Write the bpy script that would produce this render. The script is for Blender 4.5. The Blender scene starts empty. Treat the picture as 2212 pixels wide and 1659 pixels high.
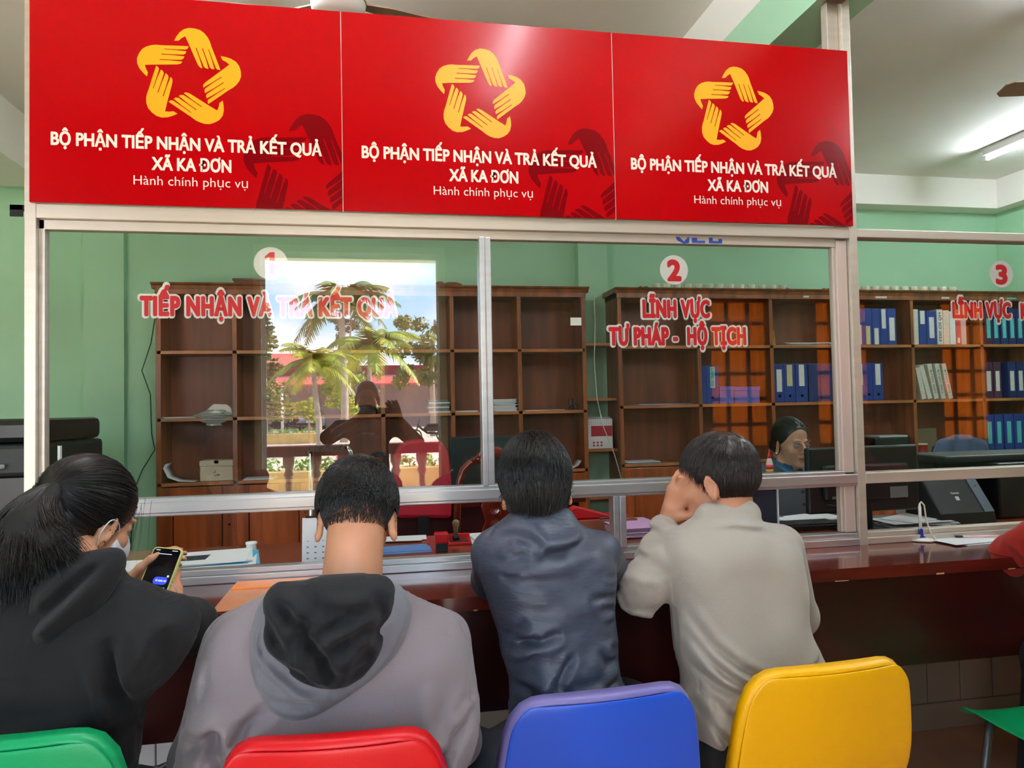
import bpy, bmesh, math, random
import numpy as np
from mathutils import Vector, Matrix
PI = math.pi
SC = bpy.context.scene
COL = SC.collection
random.seed(7)
RNG = np.random.default_rng(11)

# ------------------------------------------------------------------ camera
FPX = 1563.33
YAW, PITCH, ROLL = math.radians(10.497), math.radians(1.824), math.radians(-1.142)
CAMP = np.array([0.0, -2.4, 1.40])
_f = np.array([math.sin(YAW)*math.cos(PITCH), math.cos(YAW)*math.cos(PITCH), math.sin(PITCH)])
_r = np.array([math.cos(YAW), -math.sin(YAW), 0.0])
_u = np.cross(_r, _f)
_R = _r*math.cos(ROLL) + _u*math.sin(ROLL)
_U = -_r*math.sin(ROLL) + _u*math.cos(ROLL)
cam = bpy.data.cameras.new('camera')
cam.sensor_fit = 'HORIZONTAL'
cam.sensor_width = 36.0
cam.lens = FPX/2212*36.0
cam.clip_start = 0.02
cam.clip_end = 600
camo = bpy.data.objects.new('camera', cam)
COL.objects.link(camo)
camo.matrix_world = Matrix(((_R[0], _U[0], -_f[0], CAMP[0]), (_R[1], _U[1], -_f[1], CAMP[1]),
                            (_R[2], _U[2], -_f[2], CAMP[2]), (0, 0, 0, 1)))
SC.camera = camo


def at(px, py, Y):
    """world point on the upright plane Y that the photo shows at pixel (px, py)"""
    d = _R*((px-1106)/FPX) - _U*((py-829.5)/FPX) + _f
    return CAMP + d*((Y-CAMP[1])/d[1])


def atz(px, py, Z):
    d = _R*((px-1106)/FPX) - _U*((py-829.5)/FPX) + _f
    return CAMP + d*((Z-CAMP[2])/d[2])


def mir(px, py, D):
    """real point seen by reflection in the glass, D metres in front of it"""
    p = at(px, py, D)
    return np.array([p[0], -D, p[2]])


# ------------------------------------------------------------------ light
SC.view_settings.view_transform = 'Standard'
SC.view_settings.look = 'None'
SC.view_settings.gamma = 1.0
SC.view_settings.use_curve_mapping = False
SC.view_settings.exposure = 0.35
SC.cycles.use_denoising = True
SC.cycles.max_bounces = 9
SC.cycles.diffuse_bounces = 5
SC.cycles.glossy_bounces = 4
SC.cycles.transmission_bounces = 4
SC.cycles.transparent_max_bounces = 16
SC.cycles.caustics_reflective = False
SC.cycles.caustics_refractive = False
SC.cycles.sample_clamp_indirect = 12.0

SKY = 9.0
w = bpy.data.worlds.new('sky')
SC.world = w
w.use_nodes = True
nt = w.node_tree
nt.nodes.clear()
_o = nt.nodes.new('ShaderNodeOutputWorld')
_b = nt.nodes.new('ShaderNodeBackground')
_b.inputs[1].default_value = SKY
tc = nt.nodes.new('ShaderNodeTexCoord')
sep = nt.nodes.new('ShaderNodeSeparateXYZ')
nt.links.new(tc.outputs['Generated'], sep.inputs[0])
rmp = nt.nodes.new('ShaderNodeValToRGB')
rmp.color_ramp.elements[0].position = 0.0
rmp.color_ramp.elements[0].color = (.62, .82, 1.0, 1)
rmp.color_ramp.elements[1].position = 0.45
rmp.color_ramp.elements[1].color = (.36, .66, 1.0, 1)
nt.links.new(sep.outputs[2], rmp.inputs[0])
mp = nt.nodes.new('ShaderNodeMapping')
mp.inputs['Scale'].default_value = (3.2, 3.2, 7.5)
mp.inputs['Location'].default_value = (1.3, .4, 2.0)
nt.links.new(tc.outputs['Generated'], mp.inputs[0])
nz = nt.nodes.new('ShaderNodeTexNoise')
nz.inputs['Scale'].default_value = 1.6
nz.inputs['Detail'].default_value = 7
nt.links.new(mp.outputs[0], nz.inputs['Vector'])
cr = nt.nodes.new('ShaderNodeValToRGB')
cr.color_ramp.elements[0].position = .44
cr.color_ramp.elements[1].position = .60
nt.links.new(nz.outputs[0], cr.inputs[0])
mx = nt.nodes.new('ShaderNodeMixRGB')
mx.inputs[2].default_value = (1.0, 1.0, 1.04, 1)
nt.links.new(cr.outputs[0], mx.inputs[0])
nt.links.new(rmp.outputs[0], mx.inputs[1])
nt.links.new(mx.outputs[0], _b.inputs[0])
nt.links.new(_b.outputs[0], _o.inputs[0])

sun = bpy.data.lights.new('sun', 'SUN')
sun.energy = 46.0
sun.angle = math.radians(.6)
sun.color = (1.0, .94, .85)
suno = bpy.data.objects.new('sun', sun)
COL.objects.link(suno)
suno.rotation_euler = Vector((-.75, .16, -.62)).to_track_quat('-Z', 'Y').to_euler()


def portal(c, sx, sz):
    l = bpy.data.lights.new('daylight_opening', 'AREA')
    l.shape = 'RECTANGLE'
    l.size, l.size_y = sx, sz
    l.cycles.is_portal = True
    o = bpy.data.objects.new('daylight_opening', l)
    COL.objects.link(o)
    o.location = c
    o.rotation_euler = (PI/2, 0, 0)      # faces +Y, into the room


# ------------------------------------------------------------------ helpers
def lin(c):
    r = []
    for v in c[:3]:
        v = v/255.0
        r.append(v/12.92 if v <= .04045 else ((v+.055)/1.055)**2.4)
    return (*r, 1.0)


MATS = {}


def mat(name, col, rough=.5, metal=0.0, spec=.5, var=None, bump=None, trans=0, coat=0, emit=None, sheen=0):
    """var=(scale, amount, (sx,sy,sz)[, second colour]); bump=(scale, strength, (sx,sy,sz))"""
    if name in MATS:
        return MATS[name]
    m = bpy.data.materials.new(name)
    m.use_nodes = True
    n = m.node_tree
    b = n.nodes['Principled BSDF']
    b.inputs['Base Color'].default_value = lin(col)
    b.inputs['Roughness'].default_value = rough
    b.inputs['Metallic'].default_value = metal
    b.inputs['Specular IOR Level'].default_value = spec
    if trans:
        b.inputs['Transmission Weight'].default_value = trans
    if coat:
        b.inputs['Coat Weight'].default_value = coat
        b.inputs['Coat Roughness'].default_value = .08
    if sheen:
        b.inputs['Sheen Weight'].default_value = sheen
    if emit:
        b.inputs['Emission Color'].default_value = lin(emit[0])
        b.inputs['Emission Strength'].default_value = emit[1]
    if var or bump:
        t = n.nodes.new('ShaderNodeTexCoord')

        def noise(scale, s3, detail=4):
            p = n.nodes.new('ShaderNodeMapping')
            p.inputs['Scale'].default_value = s3
            n.links.new(t.outputs['Object'], p.inputs[0])
            z = n.nodes.new('ShaderNodeTexNoise')
            z.inputs['Scale'].default_value = scale
            z.inputs['Detail'].default_value = detail
            n.links.new(p.outputs[0], z.inputs['Vector'])
            return z
    if var:
        z = noise(var[0], var[2])
        r = n.nodes.new('ShaderNodeValToRGB')
        c = lin(col)
        a = var[1]
        c0 = tuple(max(0, v*(1-a)) for v in c[:3])
        c1 = tuple(min(1, v*(1+a)) for v in c[:3]) if len(var) < 4 else lin(var[3])[:3]
        r.color_ramp.elements[0].color = (*c0, 1)
        r.color_ramp.elements[1].color = (*c1, 1)
        r.color_ramp.elements[0].position = .32
        r.color_ramp.elements[1].position = .68
        n.links.new(z.outputs[0], r.inputs[0])
        n.links.new(r.outputs[0], b.inputs['Base Color'])
    if bump:
        z = noise(bump[0], bump[2])
        u = n.nodes.new('ShaderNodeBump')
        u.inputs['Strength'].default_value = bump[1]
        u.inputs['Distance'].default_value = .01
        n.links.new(z.outputs[0], u.inputs['Height'])
        n.links.new(u.outputs[0], b.inputs['Normal'])
    MATS[name] = m
    return m


class MB:
    def __init__(s):
        s.v = []
        s.f = []
        s.mi = []
        s.cur = 0

    def add(s, vs, fs):
        o = len(s.v)
        s.v.extend([tuple(map(float, q)) for q in vs])
        s.f.extend([tuple(i+o for i in f) for f in fs])
        s.mi.extend([s.cur]*(len(s.f)-len(s.mi)))
        return s

    def box(s, a, b, rz=0, piv=None, R=None):
        x0, y0, z0 = a
        x1, y1, z1 = b
        vs = [(x0, y0, z0), (x1, y0, z0), (x1, y1, z0), (x0, y1, z0), (x0, y0, z1), (x1, y0, z1), (x1, y1, z1), (x0, y1, z1)]
        if rz:
            R = Matrix.Rotation(rz, 3, 'Z')
        if R is not None:
            p = Vector(piv if piv is not None else [(x0+x1)/2, (y0+y1)/2, (z0+z1)/2])
            vs = [tuple(R @ (Vector(q)-p)+p) for q in vs]
        return s.add(vs, [(0, 3, 2, 1), (4, 5, 6, 7), (0, 1, 5, 4), (1, 2, 6, 5), (2, 3, 7, 6), (3, 0, 4, 7)])

    def tube(s, pts, r, n=8, cap=True, flat=None):
        pts = [Vector([float(c) for c in p]) for p in pts]
        k = len(pts)
        rs = list(r) if hasattr(r, '__len__') else [r]*k
        up = None
        vs = []
        for i, p in enumerate(pts):
            t = (pts[min(i+1, k-1)]-pts[max(i-1, 0)])
            if t.length < 1e-9:
                t = Vector((0, 0, 1))
            t.normalize()
            if up is None:
                up = Vector((0, 0, 1)) if abs(t.z) < .9 else Vector((1, 0, 0))
            x = t.cross(up)
            if x.length < 1e-6:
                x = t.cross(Vector((0, 1, 0)))
            x.normalize()
            y = x.cross(t)
            y.normalize()
            up = y
            fl = flat or 1.0
            for j in range(n):
                a = 2*PI*j/n
                vs.append(p + x*(math.cos(a)*rs[i]) + y*(math.sin(a)*rs[i]*fl))
        fs = []
        for i in range(k-1):
            for j in range(n):
                a = i*n+j
                b = i*n+(j+1) % n
                fs.append((a, b, b+n, a+n))
        if cap:
            fs.append(tuple(range(n-1, -1, -1)))
            fs.append(tuple(range((k-1)*n, k*n)))
        return s.add(vs, fs)

    def lathe(s, prof, c, n=16, axis='Z', sx=1, sy=1):
        vs = []
        for (r, z) in prof:
            for j in range(n):
                a = 2*PI*j/n
                q = (math.cos(a)*r*sx, math.sin(a)*r*sy, z)
                if axis == 'Y':
                    q = (q[0], q[2], -q[1])
                elif axis == 'X':
                    q = (q[2], q[1], -q[0])
                vs.append((q[0]+c[0], q[1]+c[1], q[2]+c[2]))
        fs = []
        k = len(prof)
        for i in range(k-1):
            for j in range(n):
                a = i*n+j
                b = i*n+(j+1) % n
                fs.append((a, b, b+n, a+n))
        fs.append(tuple(range(n-1, -1, -1)))
        fs.append(tuple(range((k-1)*n, k*n)))
        return s.add(vs, fs)

    def prism(s, poly, o, ux, uy, d):
        """polygon (u,v) at origin o in the plane ux,uy, pushed by vector d"""
        o, ux, uy, d = [Vector([float(c) for c in q]) for q in (o, ux, uy, d)]
        n = len(poly)
        a = [o+ux*float(p[0])+uy*float(p[1]) for p in poly]
        b = [q+d for q in a]
        fs = [tuple(range(n-1, -1, -1)), tuple(range(n, 2*n))]
        fs += [(i, (i+1) % n, (i+1) % n+n, i+n) for i in range(n)]
        return s.add(a+b, fs)

    def grid(s, P, close=False):
        """P[i][j] points"""
        P = np.asarray(P, float)
        a, b = P.shape[:2]
        fs = []
        for i in range(a-1):
            for j in range(b-1 if not close else b):
                j2 = (j+1) % b
                fs.append((i*b+j, i*b+j2, (i+1)*b+j2, (i+1)*b+j))
        return s.add(P.reshape(-1, 3), fs)

    def build(s, name, m, parent=None, smooth=False, bevel=0, solid=0, sub=0, auto=None):
        me = bpy.data.meshes.new(name)
        V = np.array(s.v, float).reshape(-1, 3)
        o = bpy.data.objects.new(name, me)
        off = np.zeros(3)
        if parent is None:
            off = np.array([(V[:, 0].min()+V[:, 0].max())/2, (V[:, 1].min()+V[:, 1].max())/2, V[:, 2].min()])
        me.from_pydata([tuple(q) for q in (V-off)], [], s.f)
        me.update()
        bm = bmesh.new()
        bm.from_mesh(me)
        bmesh.ops.recalc_face_normals(bm, faces=bm.faces)
        bm.to_mesh(me)
        bm.free()
        if smooth or auto:
            me.polygons.foreach_set('use_smooth', [True]*len(me.polygons))
            if auto:
                me.set_sharp_from_angle(angle=math.radians(auto))
        for q in (m if isinstance(m, (list, tuple)) else [m]):
            me.materials.append(q)
        if any(s.mi):
            me.polygons.foreach_set('material_index', s.mi)
        COL.objects.link(o)
        if parent is None:
            o.location = off
        else:
            o.parent = parent
            o.matrix_parent_inverse = WM[parent.name].inverted()
            WM[o.name] = Matrix.Identity(4)
        if solid:
            md = o.modifiers.new('thickness', 'SOLIDIFY')
            md.thickness = solid
            md.offset = 0
        if sub:
            md = o.modifiers.new('smooth', 'SUBSURF')
            md.levels = md.render_levels = sub
        if bevel:
            md = o.modifiers.new('bevel', 'BEVEL')
            md.width = bevel
            md.segments = 2
            md.limit_method = 'ANGLE'
            md.angle_limit = math.radians(40)
        return o


WM = {}


def tag(o, label=None, cat=None, group=None, kind=None):
    if label:
        o['label'] = label
    if cat:
        o['category'] = cat
    if group:
        o['group'] = group
    if kind:
        o['kind'] = kind
    return o


def thing(name, label, cat, loc=(0, 0, 0), group=None):
    o = bpy.data.objects.new(name, None)
    o.empty_display_size = .1
    COL.objects.link(o)
    o.location = [float(c) for c in loc]
    WM[o.name] = Matrix.Translation(Vector([float(c) for c in loc]))
    return tag(o, label, cat, group)


def struct(mb, name, m, **k):
    return tag(mb.build(name, m, **k), kind='structure')


def dup(root, label, delta=(0, 0, 0), rotz=0, group=None, mats=None):
    r = root.copy()
    COL.objects.link(r)
    r.location = Vector(root.location)+Vector([float(c) for c in delta])
    r.rotation_euler = (0, 0, root.rotation_euler[2]+rotz)
    r['label'] = label
    if group:
        r['group'] = group

    def rec(a, b):
        for ch in list(a.children):
            c = ch.copy()
            COL.objects.link(c)
            c.parent = b
            if mats and ch.type == 'MESH' and ch.data.materials and ch.data.materials[0].name in mats:
                c.data = ch.data.copy()
                c.data.materials[0] = mats[ch.data.materials[0].name]
            rec(ch, c)
    rec(root, r)
    return r


def text(name, s, m, parent, c, h, width=None, bold=0.0, Y=None, align='CENTER', depth=.0004, xs=1.0, up=(0, 0, 1), right=(1, 0, 0), space=1.0):
    """one line of lettering as a mesh; c = centre of the cap-height band, h = cap height in metres; width = total width"""
    cu = bpy.data.curves.new(name, 'FONT')
    cu.body = s
    cu.size = 1.0
    cu.offset = .01 if bold > 0 else bold
    cu.extrude = 0.0
    cu.align_x = 'LEFT'
    cu.space_character = space
    cu.resolution_u = 4
    to = bpy.data.objects.new(name+'_tmp', cu)
    COL.objects.link(to)
    bpy.context.view_layer.update()
    me = bpy.data.meshes.new_from_object(to.evaluated_get(bpy.context.evaluated_depsgraph_get()))
    COL.objects.unlink(to)
    bpy.data.objects.remove(to)
    V = np.array([v.co[:] for v in me.vertices])
    k = h/.73
    x0, x1 = V[:, 0].min(), V[:, 0].max()
    kx = k*xs if width is None else width/(x1-x0)
    up = np.array(up, float)
    right = np.array(right, float)
    nrm = np.cross(right, up)
    c = np.array(c, float)
    X = (V[:, 0]-(x0+x1)/2)*kx if align == 'CENTER' else (V[:, 0]-x0)*kx
    Z = (V[:, 1]-.365)*k
    W = c + X[:, None]*right + Z[:, None]*up + (V[:, 2]*0)[:, None]*nrm
    mb = MB()
    n = len(W)
    # thin solid
    fs = [tuple(p.vertices) for p in me.polygons]
    bpy.data.meshes.remove(me)
    mb.add([tuple(q) for q in W], fs)
    if bold > 0:                      # heavier strokes: the outline swept round a small circle
        for a in range(10):
            r = bold*k
            s_ = right*(r*math.cos(a*PI/5))+up*(r*math.sin(a*PI/5))
            mb.add([tuple(q) for q in W+s_-nrm*(.00003*(a+1))], fs)
    o = mb.build(name, m, parent)
    if depth and bold <= 0:
        md = o.modifiers.new('thickness', 'SOLIDIFY')
        md.thickness = depth
        md.offset = 0
    return o
# ------------------------------------------------------------------ materials of the room
WALL = mat('green wall paint', (172, 216, 182), .75, spec=.2, var=(1.5, .06, (1, 1, 1)))
CREAM = mat('pale ceiling paint', (243, 241, 234), .8, spec=.2, var=(1.2, .04, (1, 1, 1)))
FLOORM = mat('terracotta floor tile', (190, 140, 112), .35, var=(3, .15, (1, 1, 1)))
ALU = mat('brushed aluminium', (205, 205, 208), .34, metal=.75, spec=.5, var=(6, .07, (.3, 6, 6)))
ALUB = mat('worn cream aluminium', (206, 196, 182), .42, metal=.5, var=(6, .06, (.3, 6, 6)))
WOOD = mat('brown varnished wood', (138, 78, 40), .38, var=(3.0, .38, (6, 6, .55)), bump=(40, .03, (6, 6, .5)))
WOODL = mat('light edge wood', (168, 104, 56), .4, var=(3.0, .3, (1, 6, 6)))
WOODD = mat('dark panel wood', (122, 66, 38), .45, var=(2.2, .3, (5, 5, .5)))
DOORW = mat('reddish door wood', (152, 74, 32), .3, var=(2.4, .4, (7, 7, .5)), coat=.3)
DESK = mat('red lacquered desk wood', (92, 28, 20), .16, var=(2.2, .35, (.5, 6, 6)), coat=.5)
DESKF = mat('dark red desk front', (54, 16, 13), .3, var=(1.6, .22, (.5, 6, 5)), coat=.2)
DESKB = mat('staff side desk wood', (134, 62, 36), .22, var=(2.2, .3, (.5, 6, 6)), coat=.4)
WHITE = mat('white plastic', (232, 232, 230), .4)
BLACK = mat('black plastic', (16, 17, 19), .35)

# room shell
ZC = 3.35
XL, XR, YB, YF = -4.2, 5.62, 3.3, -2.9
struct(MB().box((XL-.2, YF-.2, -.12), (XR+.2, YB+.2, 0)), 'floor', FLOORM)
struct(MB().box((XL-.2, YF-.2, ZC), (XR+.2, YB+.2, ZC+.15)), 'ceiling', CREAM)
struct(MB().box((XL, YB, 0), (XR, YB+.2, ZC)), 'wall_back', WALL)
struct(MB().box((XL-.2, YF, 0), (XL, YB+.2, ZC)), 'wall_left', WALL)
struct(MB().box((XR, YF-.2, 0), (XR+.2, YB+.2, ZC)), 'wall_right', WALL)
# front wall with the doorway and the lattice windows
DX0, DX1, DZ = -.80, .445, 2.53
LX0, LX1 = -3.9, -2.35          # unseen second doorway further left, added to let in more daylight
WIN = [(2.58, 3.12, 1.02, 2.24), (3.50, 4.04, 1.02, 2.24), (4.66, 5.20, 1.02, 2.24)]
fw = MB()
xs = [XL, DX0]
fw.box((XL-.2, YF-.2, 0), (LX0, YF, ZC)).box((LX0, YF-.2, DZ), (LX1, YF, ZC)).box((LX1, YF-.2, 0), (DX0, YF, ZC))
fw.box((DX0, YF-.2, DZ), (DX1, YF, ZC))
prev = DX1
for (a, b, z0, z1) in WIN:
    fw.box((prev, YF-.2, 0), (a, YF, ZC))
    fw.box((a, YF-.2, 0), (b, YF, z0))
    fw.box((a, YF-.2, z1), (b, YF, ZC))
    prev = b
fw.box((prev, YF-.2, 0), (XR, YF, ZC))
struct(fw, 'wall_front', mat('shade darkened green paint', (74, 96, 78), .8))  # green darkened to carry the backlit wall's shade and weaken its mirror veil
portal(((DX0+DX1)/2, YF-.19, DZ/2), DX1-DX0, DZ)
portal(((LX0+LX1)/2, YF-.19, DZ/2), LX1-LX0, DZ)
# door lining
struct(MB().box((DX0-.05, YF, 0), (DX0, YF+.02, DZ+.05)).box((DX1, YF, 0), (DX1+.05, YF+.02, DZ+.05)).box((DX0, YF, DZ), (DX1, YF+.02, DZ+.05)), 'door_1', mat('pale green trim', (176, 200, 150), .6))
AMB = bpy.data.materials.new('amber frosted glass')
AMB.use_nodes = True
_n = AMB.node_tree
_n.nodes.clear()
_t = _n.nodes.new('ShaderNodeBsdfTranslucent')
_t.inputs[0].default_value = (.55, .25, .07, 1)
_oo = _n.nodes.new('ShaderNodeOutputMaterial')
_n.links.new(_t.outputs[0], _oo.inputs[0])
for i, (a, b, z0, z1) in enumerate(WIN):
    m = MB()
    fr = .03
    m.box((a, YF-.12, z0), (a+fr, YF-.06, z1)).box((b-fr, YF-.12, z0), (b, YF-.06, z1))
    m.box((a, YF-.12, z0), (b, YF-.06, z0+fr)).box((a, YF-.12, z1-fr), (b, YF-.06, z1))
    for k in (1, 2):
        x = a+(b-a)*k/3
        m.box((x-.012, YF-.11, z0), (x+.012, YF-.07, z1))
    for k in range(1, 6):
        z = z0+(z1-z0)*k/6
        m.box((a, YF-.11, z-.012), (b, YF-.07, z+.012))
    wo = struct(m, 'window_%d' % (i+1), mat('dark window wood', (58, 34, 20), .5))
    WM[wo.name] = Matrix.Translation(wo.location)
    MB().box((a+.01, YF-.094, z0+.01), (b-.01, YF-.088, z1-.01)).build('pane', AMB, wo)

# fluorescent tubes under the ceiling
TUBE = mat('lit fluorescent tube', (255, 255, 255), .4, emit=((236, 246, 255), 115.0))
_fe = atz(2128, 343, 3.27)
for c, lb in (((_fe[0], _fe[1]-.62), 'lit fluorescent tube on the ceiling at the right edge of the photo'),
              ((.70, -1.25), 'lit fluorescent tube above the waiting chairs, mirrored in the red sign'),
              ((3.4, -1.6), 'added unseen fill tube over the right of the waiting area'),  # added out of view to brighten the room
              ((-.5, .25), 'added unseen fill tube over the staff side behind the left red sign'),  # extra tube kept out of view, added as fill for the staff side
              ((3.3, -.2), 'added unseen fill tube above the right hand counter')):  # extra unseen tube, added to brighten the back wall
    t = thing('fluorescent_lamp', lb, 'ceiling light', (c[0], c[1], ZC), 'ceiling tube lights')
    MB().box((c[0]-.025, c[1]-.62, ZC-.06), (c[0]+.025, c[1]+.62, ZC-.001)).build('fitting', WHITE, t, bevel=.004)
    MB().tube([(c[0], c[1]-.6, ZC-.085), (c[0], c[1]+.6, ZC-.085)], .014, 10).build('tube', TUBE, t, smooth=True)
    for sg in (-1, 1):
        MB().box((c[0]-.014, c[1]+sg*.61-.012, ZC-.1), (c[0]+.014, c[1]+sg*.61+.012, ZC-.055)).build('tube_holder', WHITE, t)

# beams
struct(MB().box((1.625, YF, 2.89), (1.84, 3.12, 3.11)), 'trim_1', WALL)
struct(MB().box((1.625, YF, 3.11), (1.84, 3.12, ZC)), 'trim_2', CREAM)
struct(MB().box((XL, 3.12, 3.09), (XR-.15, YB, ZC)), 'trim_3', CREAM)
struct(MB().box((XR-.15, YF, 3.09), (XR, YB, ZC)), 'trim_4', CREAM)
struct(MB().box((-2.62, YF, 3.0), (-2.22, 3.12, ZC)), 'trim_5', CREAM)
# pilasters on the back wall
struct(MB().box((1.60, 3.2, 0), (1.845, YB, 3.09)), 'trim_6', WALL)
struct(MB().box((-2.07, 3.235, 0), (-1.80, YB, 3.09)), 'trim_7', WALL)
# low plank wall behind and under the counter
pl = MB()
PLK = mat('painted plank base', (196, 196, 196), .5, var=(2, .08, (1, 1, 1)))
x = -1.9
while x < 5.4:
    pl.box((x, .36, .1), (x+.155, .385, .84))
    x += .16
pl.box((-1.9, .375, 0), (5.45, .40, .84))
pl.box((-1.9, .345, 0), (5.45, .385, .11))
struct(pl, 'trim_8', PLK, bevel=.003)
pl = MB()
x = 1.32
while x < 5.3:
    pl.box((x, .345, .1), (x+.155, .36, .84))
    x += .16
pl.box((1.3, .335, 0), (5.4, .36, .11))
struct(pl, 'trim_12', mat('shade toned plank base', (120, 106, 92), .55, var=(2, .1, (1, 1, 1))), bevel=.003)  # right stretch of the plank wall, shade under the counter put into its colour

# ------------------------------------------------------------------ glazed partition
GL = bpy.data.materials.new('window glass')
GL.use_nodes = True
_n = GL.node_tree
_n.nodes.clear()
_oo = _n.nodes.new('ShaderNodeOutputMaterial')
_mix = _n.nodes.new('ShaderNodeMixShader')
_tr = _n.nodes.new('ShaderNodeBsdfTransparent')
_tr.inputs[0].default_value = (.955, .975, .962, 1)
_gs = _n.nodes.new('ShaderNodeBsdfGlossy')
_gs.inputs['Roughness'].default_value = 0.0
_lw = _n.nodes.new('ShaderNodeLayerWeight')
_lw.inputs[0].default_value = .5
_pw = _n.nodes.new('ShaderNodeMath')
_pw.operation = 'POWER'
_pw.inputs[1].default_value = 5.0
_ma = _n.nodes.new('ShaderNodeMath')
_ma.operation = 'MULTIPLY_ADD'
_ma.inputs[1].default_value = .93
_ma.inputs[2].default_value = .060
_n.links.new(_lw.outputs['Facing'], _pw.inputs[0])
_n.links.new(_pw.outputs[0], _ma.inputs[0])
_n.links.new(_ma.outputs[0], _mix.inputs[0])
_n.links.new(_tr.outputs[0], _mix.inputs[1])
_n.links.new(_gs.outputs[0], _mix.inputs[2])
_n.links.new(_mix.outputs[0], _oo.inputs[0])

part = thing('glazed_partition', 'aluminium framed glass partition standing on the reception counter', 'partition', (1.0, 0, .875))
ZR = 2.0


def prof(mb, a, b):
    mb.box(a, b)


# posts
MB().box((-1.032, -.03, .875), (-1.0, .03, 3.35)).box((-1.0, -.012, .875), (-.983, .022, 2.04)).build('post', ALUB, part, bevel=.002)
MB().box((1.71, -.032, .86), (1.742, .03, 2.89)).box((1.665, -.008, 2.03), (1.71, .03, 2.89)).build('post', ALUB, part, bevel=.002)
MB().box((1.665, -.015, .92), (1.708, .03, 1.09)).box((1.665, -.015, 1.137), (1.708, .03, 1.99)).box((1.655, -.006, .92), (1.665, .02, 1.99)).build('inner_jamb', mat('pale pinkish aluminium', (222, 205, 195), .4, metal=.4), part, bevel=.002)
# ceiling cleat of the right post
MB().box((1.64, -.09, 2.872), (1.712, -.03, 2.888)).build('bracket', mat('rusty steel', (120, 92, 76), .6, metal=.5), part)
MB().box((-1.075, -.02, 2.02), (-1.03, .0, 2.035)).box((-1.075, -.02, 2.0), (-1.04, -.016, 2.035)).build('bracket', mat('black steel', (30, 28, 26), .5, metal=.5), part)
# rails
MB().box((-1.0, -.03, 1.995), (1.71, .03, 2.037)).box((-1.0, -.012, 1.965), (1.665, .02, 1.995)).build('top_rail', ALUB, part, bevel=.002)
MB().box((-.983, -.034, 1.098), (1.71, .03, 1.132)).box((-.983, -.026, 1.128), (1.665, .022, 1.144)).box((-.983, -.026, 1.088), (1.71, .022, 1.10)).build('middle_rail', ALU, part, bevel=.003)
MB().box((-1.0, -.034, .875), (1.71, .03, .90)).box((-1.0, -.022, .90), (1.71, .024, .918)).build('bottom_rail', ALU, part, bevel=.003)
MB().box((1.742, -.03, 1.095), (5.45, .03, 1.135)).box((1.742, -.03, 2.0), (5.45, .03, 2.032)).box((1.742, -.03, .875), (5.45, .03, .9)).box((1.742, -.018, .9), (5.45, .024, .918)).build('side_rail', ALUB, part, bevel=.003)
MB().box((.337, -.03, 1.14), (.356, .02, 1.97)).box((.356, -.024, 1.14), (.377, .02, 1.97)).build('mullion', ALU, part, bevel=.003)
MB().box((.782, -.028, .915), (.803, .024, 1.09)).box((.803, -.034, .915), (.826, .024, 1.09)).build('mullion', ALU, part, bevel=.003)
# panes
MB().box((-.985, 0, 1.14), (.34, .005, 1.97)).build('glass_pane', GL, part)
MB().box((.375, 0, 1.14), (1.667, .005, 1.97)).build('glass_pane', GL, part)
MB().box((1.742, 0, 1.13), (5.44, .005, 2.0)).build('glass_pane', GL, part)
m = MB()
for (x_, pl_) in ((0, [(0, .02), (.012, .02), (.03, .004), (.046, .02), (.05, .02), (.05, 0), (.03, -.004), (.004, .008)]), (.06, [(0, .018), (.02, .018), (.02, .008), (.05, .008), (.05, 0), (0, 0)]), (.125, [(0, .02), (.014, .02), (.014, .008), (.036, .008), (.036, .016), (.05, .016), (.05, 0), (0, 0)])):
    q_ = at(1460, 510, -.013)
    m.prism([(q_[0]+x_+u, 1.969+v) for u, v in pl_], (0, -.0125, 0), (1, 0, 0), (0, 0, 1), (0, -.0006, 0))
tag(m.build('blue_lettering', mat('blue vinyl', (30, 70, 170), .5)), 'cut off remains of blue lettering on the top rail near the number 2 sticker', 'lettering')
# small latch strip of the sliding pane
MB().box((-.955, .006, 1.14), (-.948, .02, 1.31)).build('latch_strip', WHITE, part)

# ------------------------------------------------------------------ counter
def counter(x0, x1, yf, label, name='reception_counter'):
    t = thing(name, label, 'counter', ((x0+x1)/2, 0, 0))
    ct = MB().box((x0, yf, .837), (x1, -.03, .875))
    ct.cur = 1
    rr = random.Random(int(x1*10))          # chipped veneer along the lower lip
    x = x0+.1
    while x < x1-.15:
        l = rr.uniform(.008, .05)
        ct.box((x, yf-.0012, .8362), (x+l, yf+.001, .8362+rr.uniform(.0015, .005)))
        x += l+rr.uniform(.08, .5)
    ct.build('countertop', [DESK, mat('bare chipped wood', (205, 150, 105), .7)], t)
    MB().box((x0, -.03, .84), (x1, .63 if x0 < 1 else .42, .8745)).build('desk_top', DESKB, t)
    MB().box((x0+.02, yf+.055, .535), (x1-.02, yf+.08, .837)).build('front_panel', DESKF, t)
    for xx in (x0+.03, x1-.08):
        MB().box((xx, yf+.1, 0), (xx+.05, .34, .837)).build('leg_panel', DESKF, t)
    return t


counter(-1.9, 1.288, -.385, 'long red lacquered counter on the left where four visitors sit')
counter(1.292, 5.4, -.345, 'dark red lacquered counter on the right holding the corded pen')
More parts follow.
